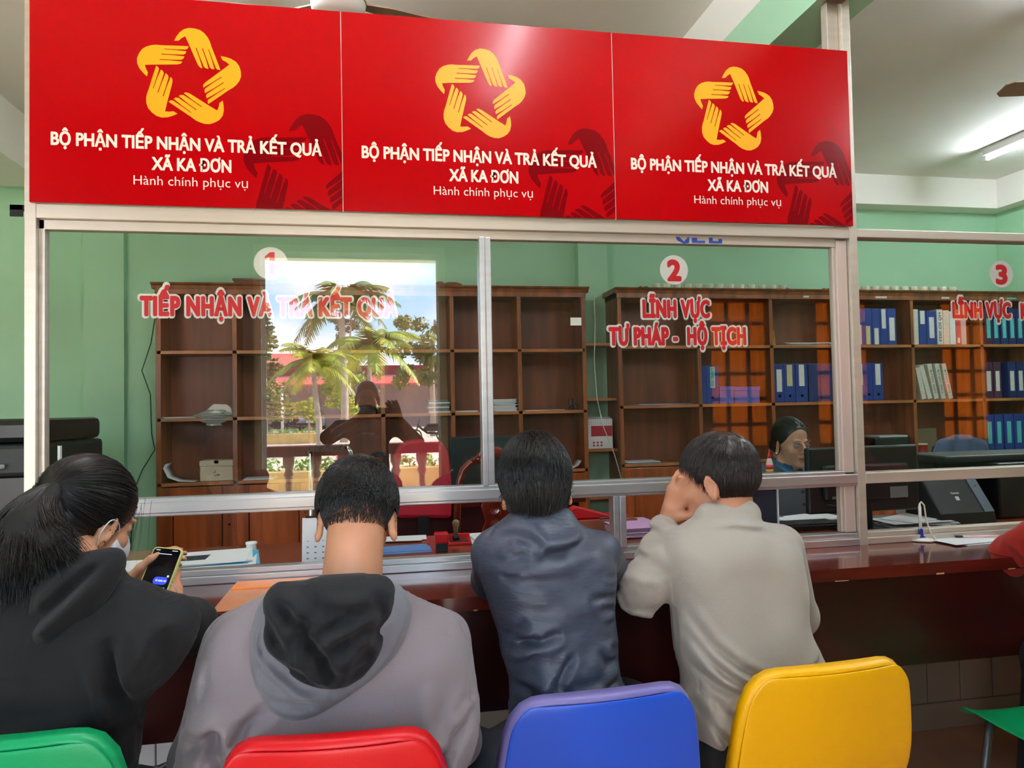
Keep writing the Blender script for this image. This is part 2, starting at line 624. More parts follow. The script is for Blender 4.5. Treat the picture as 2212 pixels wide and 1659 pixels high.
# ------------------------------------------------------------------ outside, seen only by reflection in the glass
PAVE = mat('sunlit pale paving', (208, 190, 172), .8, var=(.5, .12, (1, 1, 1)))
struct(MB().box((-30, -100, -.2), (30, -4.55, -.12)), 'trim_9', PAVE)
struct(MB().box((-5, -4.55, -.12), (7, YF-.2, 0)), 'trim_10', mat('veranda tile', (232, 212, 192), .5, var=(2, .1, (1, 1, 1))))
VC = mat('veranda plaster', (214, 208, 178), .8)
struct(MB().box((-5, -4.6, 3.05), (7, YF-.2, 3.2)).box((-5, -4.6, 2.81), (7, -4.4, 3.05)), 'trim_11', VC)
arch = []
for i in range(13):
    a = PI*i/12
    arch.append((-.18-1.0*math.cos(a), 2.6+.22*math.sin(a)))
arch = [(-5, 2.83), (-5, 2.6)] + arch + [(7, 2.6), (7, 2.83)]
# balustrade
PINKC = mat('pinkish concrete', (236, 206, 190), .8)
t = thing('balustrade', 'veranda balustrade with turned concrete balusters and dark red rail, seen reflected', 'railing', (0, -4.3, 0))
MB().box((-4.6, -4.38, 1.0), (6.6, -4.22, 1.095)).build('handrail', mat('dark red rail', (110, 52, 44), .5), t, bevel=.01)
MB().box((-4.6, -4.37, 0), (6.6, -4.23, .1)).build('plinth', PINKC, t)
bp = [(.05, .1), (.05, .14), (.03, .17), (.034, .26), (.055, .42), (.05, .55), (.03, .74), (.028, .8), (.046, .84), (.03, .88), (.05, .93), (.05, 1.0)]
x = -2.2
while x < 2.6:
    MB().lathe(bp, (x, -4.3, 0), 12).build('baluster', PINKC, t, smooth=True)
    x += .235

# planters
FLW = mat('flowering shrub leaves', (110, 160, 50), .6, var=(6, .4, (1, 1, 1)))
PNK = mat('pink petals', (226, 70, 150), .6)
STN = mat('yellow stone planter', (216, 178, 110), .8, var=(3, .15, (1, 1, 1)))


def leafball(mb, c, r, n, s, rng, flat=1.0):
    for _ in range(n):
        d = rng.normal(size=3)
        d /= np.linalg.norm(d)
        p = np.array(c)+d*np.array([r, r, r*flat])*rng.uniform(.55, 1.0)
        a = rng.normal(size=3)
        a /= np.linalg.norm(a)
        b = np.cross(a, d)
        b /= np.linalg.norm(b)+1e-9
        mb.add([p-a*s, p+b*s*.5, p+a*s, p-b*s*.5], [(0, 1, 2, 3)])


def planter(x0, x1, y, z0, z1, dep, label, flowers=True):
    t = thing('planter', label, 'planter', ((x0+x1)/2, y, z0))
    MB().box((x0, y-dep, z0), (x1, y, z1)).build('stone_wall', STN, t, bevel=.02)
    m = MB()
    rg = np.random.default_rng(3)
    x = x0+.15
    while x < x1-.1:
        leafball(m, (x, y-dep/2, z1+.08), .2, 70, .05, rg, .9)
        x += rg.uniform(.3, .45)
    tag(m.build('foliage', FLW, t), kind='stuff')
    if flowers:
        m = MB()
        for _ in range(5):
            leafball(m, (rg.uniform(-.9, -.5) if x0 < -1 else x0+.6, y-dep/2, z1+.2), .13, 14, .035, rg)
        tag(m.build('blossom', PNK, t), kind='stuff')


planter(-3.0, .05, -11.6, -.12, .28, .6, 'low yellow stone planter with pink blossom, seen reflected left of the photographer')
planter(.35, 3.4, -11.6, -.12, .28, .6, 'low yellow stone planter with green shrubs, seen reflected right of the photographer', False)
planter(-7.4, -2.9, -33, -.12, .35, .8, 'small far planter in the courtyard behind the leaning palm', False)

# palms
TRK = mat('ringed grey palm trunk', (176, 158, 142), .8, var=(1.2, .16, (.2, .2, 9)))
FR1 = mat('palm leaf', (120, 150, 46), .55, var=(.8, .35, (1, 1, 1), (196, 196, 70)))
FR2 = mat('dark palm leaf', (72, 104, 48), .55, var=(.8, .4, (1, 1, 1), (150, 150, 70)))


def palm(base, top, r0, span, nf, label, seed, fm):
    rg = np.random.default_rng(seed)
    base, top = np.array(base, float), np.array(top, float)
    t = thing('palm_tree', label, 'tree', base, 'courtyard palms')
    pts = [base+(top-base)*k/8+np.array([.12*math.sin(k*.7), 0, 0])*r0*3 for k in range(9)]
    MB().tube(pts, [r0*(1.15-.35*k/8) for k in range(9)], 12).build('trunk', TRK, t, smooth=True)
    for i in range(nf):
        az = 2*PI*i/nf+rg.uniform(-.2, .2)
        el = rg.uniform(.15, 1.25)
        L = span*rg.uniform(.85, 1.15)
        d = np.array([math.cos(az), math.sin(az), 0])
        sd = np.array([-math.sin(az), math.cos(az), 0])
        m = MB()
        P = []
        for k in range(17):
            u = k/16
            P.append(top+d*L*u*math.cos(el*(1-u)*.9)*.95+np.array([0, 0, 1])*L*(math.sin(el)*u*1.15-.95*u*u*(1.15-.3*el)))
        m.tube(P, [.03*span/1.5*(1-.85*k/16) for k in range(17)], 4)
        for k in range(1, 16):
            for q in range(2):
                uu = (k+q*.5)/16
                i0 = int(uu*16)
                p = P[i0]+(P[min(i0+1, 16)]-P[i0])*(uu*16-i0)
                tg = P[min(i0+1, 16)]-P[i0]
                tg /= np.linalg.norm(tg)
                ll = span*.36*math.sin(PI*min(1, uu*.8+.2))**.6
                for sg in (-1, 1):
                    e = p+sd*sg*ll*.75+tg*ll*.55-np.array([0, 0, ll*rg.uniform(.2, .55)])
                    wv = tg*.028*span
                    m.add([p-wv, p+wv, e], [(0, 1, 2)])
        m.build('frond', fm, t)


def mz(px, py, D, z):
    p = mir(px, py, D)
    p[2] = z
    return p


palm(mz(742, 900, 33, -.12), mir(741, 655, 33), .17, 2.6, 20, 'tallest palm with a ringed grey trunk, seen reflected in the glass', 1, FR2)
palm(mz(690, 950, 23, -.12), mir(679, 788, 23), .095, 1.55, 17, 'short leaning palm reflected left of the tallest palm', 2, FR1)
palm(mz(797, 900, 27, -.12), mir(800, 752, 27), .09, 2.1, 17, 'short palm with long drooping fronds reflected above the photographer', 5, FR1)


def tree(base, h, r, n, s, label, m_, cat='tree', name='leafy_tree', cone=False, seed=4):
    rg = np.random.default_rng(seed)
    t = thing(name, label, cat, base)
    b = np.array(base, float)
    MB().tube([b, b+[0, 0, h*.55], b+[.2, 0, h*.9]], [r*.09, r*.06, r*.03], 8).build('trunk', TRK, t, smooth=True)
    m = MB()
    if cone:
        for k in range(26):
            z = h*(.15+.85*k/26)
            rr = r*(1-k/27)
            for j in range(9):
                a = rg.uniform(0, 2*PI)
                e = b+[math.cos(a)*rr, math.sin(a)*rr, z-.12*rr]
                m.tube([b+[0, 0, z], e], [.05, .02], 4)
                leafball(m, e, .18, 14, s, rg, .5)
                leafball(m, (b+[0, 0, z]+e)/2, .16, 10, s, rg, .5)
    else:
        for k in range(34):
            a, q = rg.uniform(0, 2*PI), rg.uniform(0, 1)**.5
            c = b+[math.cos(a)*q*r, math.sin(a)*q*r, h*rg.uniform(.35, 1.0)]
            leafball(m, c, r*.3, n, s, rg, .8)
    tag(m.build('foliage', m_, t), kind='stuff')


tree(mz(574, 900, 42, -.12), 8.1, 1.5, 0, .12, 'tall dark conifer at the left edge of the reflected courtyard', FR2, name='conifer', cone=True)
tree(mz(935, 900, 38, -.12), 7.2, 1.9, 150, .13, 'big bushy tree at the right edge of the reflected courtyard', FR2)
tree(mz(757, 900, 56, -.12), 11.0, 1.4, 60, .16, 'sparse high tree half hidden behind the tallest palm trunk', mat('brown green leaf', (130, 120, 80), .6), seed=9)
tree(mz(752, 900, 52, -.12), 4.2, 2.0, 110, .12, 'low green tree behind the palms in the courtyard', FR1, seed=12)
tree(mz(667, 910, 48, -.12), 2.3, .8, 60, .08, 'small round bush beside the parked car', FR1, name='bush', cat='bush', seed=15)

# long low building with red metal roofs
bw = mat('grey building wall', (170, 160, 156), .8)
t = thing('courtyard_building', 'long low grey building with red metal roofs across the courtyard', 'building', (0, -64, -.12))
z = mir(700, 850, 64)[2]
MB().box((-22, -70, -.12), (16, -64, z+1.6)).build('wall', bw, t)
za, zb, zc_, zd = [mir(650, v, 60)[2] for v in (833, 820, 819, 790)]
MB().add([(-22, -60, za), (16, -60, za), (16, -63.5, zb+.3), (-22, -63.5, zb+.3), (-22, -60, za+.1), (16, -60, za+.1)], [(0, 1, 2, 3), (0, 1, 5, 4)]).build('awning_roof', mat('light red metal', (226, 84, 74), .5, var=(8, .12, (8, .2, .2))), t, solid=.1)
MB().box((-22, -65.9, zc_), (15.5, -65.5, zd+.3)).build('red_fascia', mat('wine red metal', (140, 40, 52), .5, var=(8, .15, (8, .2, .2))), t)
MB().add([(-22, -66, zd+.3), (-3, -66, zd+.3), (-3, -76, zd+2.2), (-22, -76, zd+2.2)], [(0, 1, 2, 3)]).build('upper_roof', mat('coral red roof', (226, 96, 80), .6), t, solid=.1)
yw = mat('sunlit yellow notice', (250, 226, 120), .6)
for (a, b_, c, d) in ((586, 868, 634, 892), (562, 870, 572, 894), (726, 853, 733, 863), (750, 853, 764, 862)):
    p, q = mir(a, d, 61.3), mir(b_ if False else c, b_, 61.3)
    MB().box((p[0], -63.99, p[2]), (q[0], -63.9, q[2])).build('yellow_board', yw, t)
p, q = mir(700, 863, 61), mir(724, 853, 61)
MB().box((p[0], -63.99, p[2]), (q[0], -63.9, q[2])).build('white_board', WHITE, t)
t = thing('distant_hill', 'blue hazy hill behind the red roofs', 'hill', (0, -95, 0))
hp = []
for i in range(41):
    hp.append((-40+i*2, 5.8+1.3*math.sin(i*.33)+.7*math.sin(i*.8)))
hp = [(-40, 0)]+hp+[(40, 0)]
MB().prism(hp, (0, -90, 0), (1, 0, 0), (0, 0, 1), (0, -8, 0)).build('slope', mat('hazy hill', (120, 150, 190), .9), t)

p = mir(610, 925, 48)
t = thing('lamp_post', 'thin white post standing in the reflected courtyard', 'post', (p[0], -48, -.12))
MB().tube([(p[0], -48, -.12), (p[0], -48, mir(610, 838, 48)[2])], .09, 8).build('pole', WHITE, t, smooth=True)
MB().box((p[0]-.25, -48.1, mir(610, 838, 48)[2]), (p[0]+.25, -47.9, mir(610, 838, 48)[2]+.12)).build('lamp_head', WHITE, t, bevel=.02)


def wheel(mb, c, r, w, ax='X', n=18):
    mb.lathe([(r*.55, -w/2), (r*.95, -w/2), (r, -w/3), (r, w/3), (r*.95, w/2), (r*.55, w/2)], c, n, axis=ax)


def car(cx, cy, colr, label):
    t = thing('car', label, 'car', (cx, cy, -.12))
    z0 = -.12
    W = .9
    body = MB()
    prof_ = [(-2.2, .45), (-2.25, .8), (-2.1, 1.0), (-1.2, 1.08), (1.0, 1.08), (2.05, 1.05), (2.25, .95), (2.25, .45), (2.1, .3), (-2.1, .3)]
    body.prism([(a, b+z0) for a, b in prof_], (cx-W, cy, 0), (0, -1, 0), (0, 0, 1), (2*W, 0, 0))
    cp = mat(colr[0], colr[1], .25, metal=.4, coat=.6)
    body.build('body', cp, t, bevel=.06, smooth=False)
    cab = MB()
    cab.prism([(-1.15, 1.07+z0), (-.5, 1.55+z0), (1.5, 1.58+z0), (2.1, 1.06+z0)], (cx-W*.86, cy, 0), (0, -1, 0), (0, 0, 1), (2*W*.86, 0, 0))
    cab.build('cabin', mat('dark car glass', (30, 34, 38), .1), t, bevel=.05)
    MB().box((cx-W*.8, cy-1.4, z0+1.56), (cx+W*.8, cy+.4, z0+1.61)).build('roof', cp, t, bevel=.03)
    for sx in (-1, 1):
        MB().box((cx+sx*W*.95-.12, cy+2.2, z0+.82), (cx+sx*W*.95+.02-.0, cy+2.27, z0+.95)).build('tail_light', mat('red lamp', (190, 20, 20), .3), t)
        for yy in (-1.4, 1.4):
            m = MB()
            wheel(m, (cx+sx*(W-.08), cy+yy, z0+.33), .33, .2)
            m.build('wheel', BLACK, t)
    MB().box((cx-.25, cy+2.25, z0+.62), (cx+.25, cy+2.275, z0+.76)).build('licence_plate', WHITE, t)
    MB().box((cx-W, cy+2.2, z0+.42), (cx+W, cy+2.32, z0+.6)).build('bumper', BLACK, t, bevel=.03)


cx = mir(670, 900, 56)[0]
car(cx, -58, ('silver car paint', (150, 150, 155)), 'silver car seen from behind, parked under the reflected palms')


def motorbike(cx, cy, label, colr):
    t = thing('motorbike', label, 'motorbike', (cx, cy, -.12), 'parked motorbikes')
    z0 = -.12
    for yy in (-.62, .62):
        m = MB()
        pts = [(cx+yy+math.cos(a)*.27, cy, z0+.3+math.sin(a)*.27) for a in np.linspace(0, 2*PI, 21)]
        m.tube(pts, .035, 6, cap=False)
        for k in range(6):
            a = PI*k/6
            m.tube([(cx+yy-math.cos(a)*.26, cy, z0+.3-math.sin(a)*.26), (cx+yy+math.cos(a)*.26, cy, z0+.3+math.sin(a)*.26)], .006, 4)
        m.build('wheel', BLACK, t)
    m = MB()
    m.tube([(cx-.62, cy, z0+.3), (cx-.5, cy, z0+.8), (cx-.42, cy, z0+1.0)], .035, 6)
    m.tube([(cx-.5, cy, z0+.75), (cx-.1, cy, z0+.42), (cx+.62, cy, z0+.35)], .06, 6)
    m.build('frame', BLACK, t)
    MB().lathe([(.02, -.35), (.13, -.25), (.15, 0), (.13, .3), (.02, .45)], (cx+.1, cy, z0+.62), 10, axis='X').build('body_shell', colr, t, smooth=True)
    MB().box((cx-.12, cy-.12, z0+.74), (cx+.7, cy+.12, z0+.84)).build('seat', BLACK, t, bevel=.03)
    MB().tube([(cx-.42, cy-.33, z0+1.05), (cx-.44, cy, z0+1.0), (cx-.42, cy+.33, z0+1.05)], .018, 6).build('handlebar', BLACK, t)


motorbike(mir(930, 920, 30)[0], -31, 'dark motorbike parked at the right of the reflected courtyard', BLACK)
motorbike(mir(573, 910, 46)[0], -50, 'dark motorbike parked at the left edge of the reflected courtyard', BLACK)
motorbike(mir(617, 905, 52)[0], -54, 'motorbike parked between the white post and the silver car', BLACK)
# ------------------------------------------------------------------ red sign boards
RED = mat('glossy red sign board', (172, 0, 7), .2, spec=.22, var=(1.4, .06, (1, 1, 1)))
YEL = mat('yellow emblem print', (236, 168, 8), .4)
LET = mat('cream lettering', (238, 224, 208), .5)
DRED = mat('darker red print', (118, 0, 8), .2, spec=.22)
SX = [-1.013, -.102, .811, 1.719]
SZ0, SZ1 = 2.038, 2.688
HAND = [(862, 372), (874, 348), (890, 324), (912, 305), (938, 296), (966, 297), (994, 304), (1016, 320), (1033, 342), (1043, 362),
        (1052, 392), (1064, 424), (1080, 468), (1097, 516), (1083, 516), (1074, 508), (1060, 470), (1038, 405), (1035, 407), (1052, 460), (1066, 514), (1053, 514), (1043, 506),
        (1025, 455), (1007, 402), (1003, 404), (1022, 460), (1036, 514), (1022, 512), (1012, 504), (992, 452), (975, 402), (971, 404), (990, 460), (1005, 513),
        (992, 509), (981, 494), (958, 438), (936, 384), (918, 343), (900, 355), (885, 370)]
HC = (934, 568)
WM_C = None


def clip(poly, f):
    out = []
    n = len(poly)
    for i in range(n):
        a, b = poly[i], poly[(i+1) % n]
        fa, fb = f(a), f(b)
        if fa >= 0:
            out.append(a)
        if (fa >= 0) != (fb >= 0):
            t = fa/(fa-fb)
            out.append((a[0]+(b[0]-a[0])*t, a[1]+(b[1]-a[1])*t))
    return out


kp = (SX[2]-SX[1])/(1313-745.)*1.0
kpx = .907/570.0*(800/2212.0)          # metres per pixel of the traced emblem
for i in range(3):
    x0, x1 = SX[i], SX[i+1]
    xm = (x0+x1)/2
    t = thing('sign_board', ['leftmost red sign board with yellow star of hands, over the tiled reflection of palms',
                             'middle red sign board with yellow star of hands and a lamp glare at its top',
                             'rightmost red sign board with yellow star of hands, ending at the tall post'][i].replace('tiled ', ''),
              'sign', (xm, -.04, SZ0), 'red sign boards above the glass')
    MB().box((x0+.0012, -.045, SZ0), (x1-.0012, -.031, SZ1)).build('board', RED, t, bevel=.001)
    MB().box((x1-.0012, -.043, SZ0), (x1+.0012, -.031, SZ1)).build('joint_strip', ALUB, t)
    ec = at(1037, 205, -.045)
    ez = ec[2]
    ex = ec[0]-(SX[1]+SX[2])/2+xm
    em = MB()
    for k in range(5):
        a = -2*PI*k/5
        ca, sa = math.cos(a), math.sin(a)
        pl_ = []
        for (u, v) in HAND:
            u, v = (u-HC[0])*kpx, -(v-HC[1])*kpx
            pl_.append((u*ca-v*sa, u*sa+v*ca))
        em.prism(pl_[::-1], (ex, -.0452, ez), (1, 0, 0), (0, 0, 1), (0, -.0008, 0))
    em.build('emblem', YEL, t)
    em = MB()
    wc = at(1263, 405, -.045)
    wx, wz = wc[0]-(SX[1]+SX[2])/2+xm, wc[2]
    for k in range(5):
        a = -2*PI*k/5+.02
        ca, sa = math.cos(a), math.sin(a)
        pl_ = []
        for (u, v) in HAND:
            u, v = (u-HC[0])*kpx*1.3, -(v-HC[1])*kpx*1.3
            pl_.append((wx+u*ca-v*sa, wz+u*sa+v*ca))
        pl_ = clip(pl_, lambda p: x1-.002-p[0])
        if len(pl_) > 2:
            pl_ = clip(pl_, lambda p: p[1]-SZ0-.001)
        if len(pl_) > 2:
            em.prism(pl_[::-1], (0, -.0451, 0), (1, 0, 0), (0, 0, 1), (0, -.0003, 0))
    em.build('faded_emblem', DRED, t)
    for s_, a, b, h, bo in (('BỘ PHẬN TIẾP NHẬN VÀ TRẢ KẾT QUẢ', (782, 323), (1288, 345), .040, .022),
                            ('XÃ KA ĐƠN', (971, 378), (1119, 384), .040, .022),
                            ('Hành chính phục vụ', (937, 411), (1151, 421), .030, -.004)):
        p, q = at(a[0], a[1], -.046), at(b[0], b[1], -.046)
        c = (p+q)/2
        c[0] += xm-(SX[1]+SX[2])/2
        c[2] = {'B': at(1035, 338, -.046)[2], 'X': at(1045, 380, -.046)[2], 'H': at(1044, 414, -.046)[2]}[s_[0]]
        text('lettering', s_, LET, t, c, h, width=q[0]-p[0], bold=bo)

# ------------------------------------------------------------------ lettering stuck on the glass
REDV = mat('red vinyl', (222, 10, 30), .5)
WHV = mat('white vinyl', (236, 228, 222), .5)
for n_, px, py, lb in (('1', 585, 569, 'white round sticker with a red 1 over the palm reflection'),
                       ('2', 1456, 583, 'white round sticker with a red 2 on the middle pane'),
                       ('3', 2163, 592, 'white round sticker with a red 3 on the right hand pane')):
    c = at(px, py, .007)
    t = thing('number_sticker', lb, 'sticker', (c[0], .0065, c[2]-.053), 'round number stickers on the glass')
    MB().lathe([(.0525, 0), (.0525, .0006)], (c[0], .0066, c[2]), 48, axis='Y').build('disc', WHV, t)
    if n_ == '1':
        MB().prism([(-.018, .022), (-.002, .036), (.012, .036), (.012, -.036), (-.004, -.036), (-.004, .02), (-.018, .014)], (c[0], .0058, c[2]), (1, 0, 0), (0, 0, 1), (0, .0003, 0)).build('numeral', REDV, t)
    else:
        text('numeral', n_, REDV, t, (c[0], .0058, c[2]), .072, width=.045, bold=.045, depth=.0002)
for lines, lb in (((('TIẾP NHẬN VÀ TRẢ KẾT QUẢ', 300, 858, 661, 661, 40),), 'long red lettering with white outline under the number 1 sticker'),
                  ((('LĨNH VỰC', 1386, 1535, 666, 666, 38), ('TƯ PHÁP -  HỘ TỊCH', 1313, 1613, 724, 726, 38)), 'two lines of red lettering under the number 2 sticker'),
                  ((('LĨNH VỰC', 2056, 2185, 669, 669, 34), ('K', 2203, 2219, 671, 671, 34)), 'red lettering cut by the right photo edge under the number 3 sticker')):
    c0 = at((lines[0][1]+lines[0][2])/2, lines[0][3], .007)
    t = thing('glass_lettering', lb, 'lettering', c0, 'red lettering on the glass')
    for (s_, xa, xb, ya, yb, hp_) in lines:
        p, q = at(xa, ya, .007), at(xb, yb, .007)
        zc = at((xa+xb)/2, (ya+yb)/2, .007)[2]
        h = hp_*2.42/FPX*(1+.19*max(0, (p[0]+q[0])/2/2.4))
        wd = q[0]-p[0]
        e = .0045
        text('outline', s_, WHV, t, ((p[0]+q[0])/2, .0072, zc), h+.003, width=wd-.006, bold=.085, space=1.1, depth=.0002)
        text('letters', s_, REDV, t, ((p[0]+q[0])/2, .0064, zc), h-.002, width=wd-.012, bold=.04, space=1.1, depth=.0002)

# tape scraps on the glass
TAPE = mat('yellowed tape', (205, 196, 130), .5)
for nm, (a, b), (c, d), m_, lb in (('tape_scrap', (139, 484), (159, 494), TAPE, 'yellowed tape scrap at the top left corner of the glass'),
                                   ('tape_scrap', (1100+132, 686), (1100+156, 703), WHV, 'whitish torn sticker remains over the bookcase side')):
    p, q = at(a, b, .006), at(c, d, .006)
    tag(MB().box((p[0], .0056, q[2]), (q[0], .006, p[2])).build(nm, m_), lb, 'tape')

# ------------------------------------------------------------------ bookcases
YFc, YBk = 2.9, 3.19


def bookcase(x0, x1, cols, zs, label, ztop=2.26):
    t = thing('bookcase', label, 'bookcase', ((x0+x1)/2, YFc, 0), 'wooden wall bookcases')
    th = .022
    MB().box((x0, YBk-.012, 0), (x1, YBk, ztop)).build('back_panel', WOODD, t)
    for i, x in enumerate(cols):
        nm = 'side_panel' if i in (0, len(cols)-1) else 'divider'
        mm = MB().box((x-th/2, YFc+.006, zs[-1]), (x+th/2, YBk-.012, ztop))
        mm.box((x-th/2-.004, YFc, 0), (x+th/2+.004, YFc+.012, ztop))
        mm.build(nm, WOOD, t, bevel=.001)
    for x in (x0, x1):
        MB().box((x-.01, YFc+.01, 0), (x+.01, YBk-.012, ztop)).build('side_panel', WOODD, t)
    for z in zs:
        for a, b in zip(cols[:-1], cols[1:]):
            MB().box((a+th/2, YFc+.008, z-.02), (b-th/2, YBk-.012, z)).build('shelf', WOOD, t)
        MB().box((x0, YFc, z-.022), (x1, YFc+.008, z+.001)).build('shelf_edge', WOODL, t, bevel=.001)
    c = MB().box((x0-.01, YFc-.008, ztop-.035), (x1+.01, YBk, ztop))
    c.prism([(0, 0), (0, .04), (-.045, .04), (-.04, .03), (-.02, .022), (-.012, 0)], (x0-.03, YFc, ztop), (0, 1, 0), (0, 0, 1), (x1-x0+.06, 0, 0))
    c.box((x0-.03, YFc-.01, ztop+.001), (x1+.03, YBk, ztop+.04))
    c.build('cornice', WOOD, t)
    z1 = zs[-1]-.03
    for i, (a, b) in enumerate(zip(cols[:-1], cols[1:])):
        d = MB().box((a+.006, YFc-.006, .08), (a+.085, YFc+.012, z1)).box((b-.085, YFc-.006, .08), (b-.006, YFc+.012, z1))
        d.box((a+.085, YFc-.006, z1-.09), (b-.085, YFc+.012, z1)).box((a+.085, YFc-.006, .08), (b-.085, YFc+.012, .16))
        d.box((a+.09, YFc+.002, .165), (b-.09, YFc+.011, z1-.095))
        dd = d.build('door', DOORW, t, bevel=.003)
        kx = b-.045
        MB().lathe([(.004, 0), (.006, .008), (.014, .014), (.015, .022), (.008, .028)], (kx, YFc-.006, .69), 14, axis='Y').build('knob', mat('chrome', (200, 200, 205), .15, metal=1), dd, smooth=True).location = (0, 0, 0)
        MB().lathe([(.007, 0), (.007, .005)], (kx+.004, YFc-.006, .63), 12, axis='Y').build('lock', mat('chrome', (0, 0, 0)), dd)
    MB().box((x0, YFc+.01, 0), (x1, YBk-.012, .08)).build('plinth', WOODD, t)
    return t


bookcase(-1.485, 1.555, [-1.475, -.98, -.47, .035, .54, 1.045, 1.545], [1.832, 1.368, .925], 'left hand wooden bookcase with mostly empty shelves, behind the palm reflection')
bookcase(1.822, 5.56, [1.832, 2.48, 3.10, 3.765, 4.38, 5.045, 5.55], [1.852, 1.392, .945], 'right hand wooden bookcase full of blue binders with cups on top')
t = thing('corner_shelf', 'narrow open shelves bridging the gap between the two bookcases', 'shelf', (1.69, 3.0, .7))
for z in (1.88, 1.455, 1.065, .70):
    MB().box((1.566, YFc+.05, z-.02), (1.811, YBk, z)).build('shelf_board', WOODL, t)

# ------------------------------------------------------------------ binders and files
BLU = mat('blue binder board', (24, 50, 128), .45)
BLD = mat('navy binder board', (20, 30, 92), .5)
LBW = mat('white paper label', (214, 214, 210), .6, var=(60, .1, (1, 1, 3)))
LBT = mat('teal paper label', (90, 190, 190), .6, var=(60, .12, (1, 1, 3)))
LBY = mat('beige paper label', (200, 186, 140), .6, var=(60, .1, (1, 1, 3)))
WFILE = mat('off white file cover', (204, 200, 186), .6, var=(30, .12, (1, 1, 4)))
INK = mat('dark ink', (40, 44, 60), .6)
RSTR = mat('red striped cover', (196, 70, 84), .6)
CHR = MATS['chrome']


def binder(x0, x1, zf, h, col, lab, label, dep=.24, tilt=0, txt=None, ring=True, group='binders on the right hand bookcase', name='ring_binder', cat='binder'):
    for dv in (1.832, 2.48, 3.10, 3.765, 4.38, 5.045, 5.55):
        if x0 < dv+.017 and x1 > dv-.017:
            if (x0+x1)/2 > dv:
                x0 = dv+.017
            else:
                x1 = dv-.017
    xc, wd = (x0+x1)/2, (x1-x0)-.002
    t = thing(name, label, cat, (xc, 2.93, zf), group)
    MB().box((xc-wd/2, 2.932, zf+.001), (xc+wd/2, 2.932+dep, zf+h)).build('cover', col, t, bevel=.002)
    if lab:
        lm, lz0, lz1, lw = lab
        o = MB().box((xc-wd*lw/2, 2.9305, zf+h*lz0), (xc+wd*lw/2, 2.932, zf+h*lz1)).build('spine_label', lm, t)
        if txt:
            text('writing', txt, INK, t, (xc, 2.9298, zf+h*(lz0+lz1)/2), wd*lw*.5, width=h*(lz1-lz0)*.86, bold=.01, up=(1, 0, 0), right=(0, 0, -1), depth=.0002)
    if ring:
        MB().lathe([(.012, 0), (.012, .002), (.009, .003)], (xc, 2.932, zf+h*.17), 14, axis='Y').build('finger_ring', CHR, t)
    if tilt:
        t.rotation_euler = (0, tilt, 0)
    return t


def bx(px, py=700):
    return at(px, py, 2.932)[0]


SP = [('R', 'top shelf')]
n = ['first', 'second', 'third', 'fourth', 'fifth', 'sixth', 'seventh', 'eighth']
zA, zB_, zC2 = 1.853, 1.393, .946
# top shelf right of the tall post
xs_ = [1846, 1865, 1884, 1901, 1917, 1936]
lab_ = [(LBW, .02, .55, .5), (LBY, .02, .52, .5), (LBW, .02, .46, .55), (LBW, .45, .98, .55), (LBW, .12, .75, .6)]
for i in range(5):
    binder(bx(xs_[i]), bx(xs_[i+1]), zA, .305, BLU, lab_[i], 'blue ring binder on the top shelf just right of the tall post, %s of five' % n[i], ring=i < 2)
xs_ = [1973, 1984, 2001, 2023, 2037, 2051, 2064, 2075, 2087]
cf = [(WFILE, None, 'thin off white file leaning at the left of the top shelf files'), (BLU, (LBW, .6, .98, .6), 'blue binder with a high white label between white files'),
      (BLU, (LBW, .2, .82, .5), 'wide blue binder with blue and white spine label among white files'), (WFILE, (LBW, .03, .97, .8), 'off white file with handwritten spine right of the wide blue binder'),
      (WFILE, None, 'plain grey white file in the middle of the top shelf'), (WHITE, None, 'bright white file left of the red striped file'),
      (RSTR, (LBW, .05, .2, .5), 'red striped file on the top shelf'), (mat('pinkish file', (214, 176, 170), .6), None, 'pinkish file at the right end of the white files')]
for i in range(8):
    binder(bx(xs_[i])+.002, bx(xs_[i+1]), zA, .30-.008*(i % 3), cf[i][0], cf[i][1], cf[i][2], ring=False, txt='HỒ SƠ 2023' if i == 3 else None,
           name='document_file' if cf[i][0] is not BLU else 'ring_binder', cat='file' if cf[i][0] is not BLU else 'binder')
for i, (a, b) in enumerate(((2127, 2143), (2143, 2159), (2161, 2177), (2178, 2194), (2195, 2211))):
    binder(bx(a), bx(b), zA, .31, BLD if i else mat('reflection tinted binder board', (70, 30, 60), .5), (LBT, .18, .72, .5), 'navy binder with a teal label on top shelf below the number 3, %s from left' % n[i] if i else 'reflection tinted maroon binder with a teal label on top shelf below the number 3', ring=False)  # first one is a blue binder with the orange window reflection mixed into its colour
# second shelf
binder(bx(1509, 830), bx(1526, 830), zB_, .30, BLU, None, 'plain blue binder left of the one lettered in teal', ring=False)
binder(bx(1526, 830), bx(1553, 830), zB_, .30, BLU, (LBT, .42, .98, .4), 'blue binder with teal spine label lettered KS 2025', txt='LƯU KS 2025')
for i, (a, b, c, lb) in enumerate(((1673, 1694, (LBW, .28, .86, .55), 'blue binder with a low white label, left end of its row above the staff woman'),
                                   (1694, 1718, (LBY, .42, .98, .5), 'blue binder with a beige label above the staff woman'),
                                   (1719, 1745, (LBW, .42, .98, .45), 'blue binder with a high white label and chrome ring above the staff woman'),
                                   (1747, 1772, None, 'plain blue binder above the staff woman, right of the labelled ones'),
                                   (1773, 1798, None, 'plain blue binder half hidden by the partition jamb'))):
    binder(bx(a, 830), bx(b, 830), zB_, .31, BLU if i < 3 else BLD, c, lb, ring=bool(c))
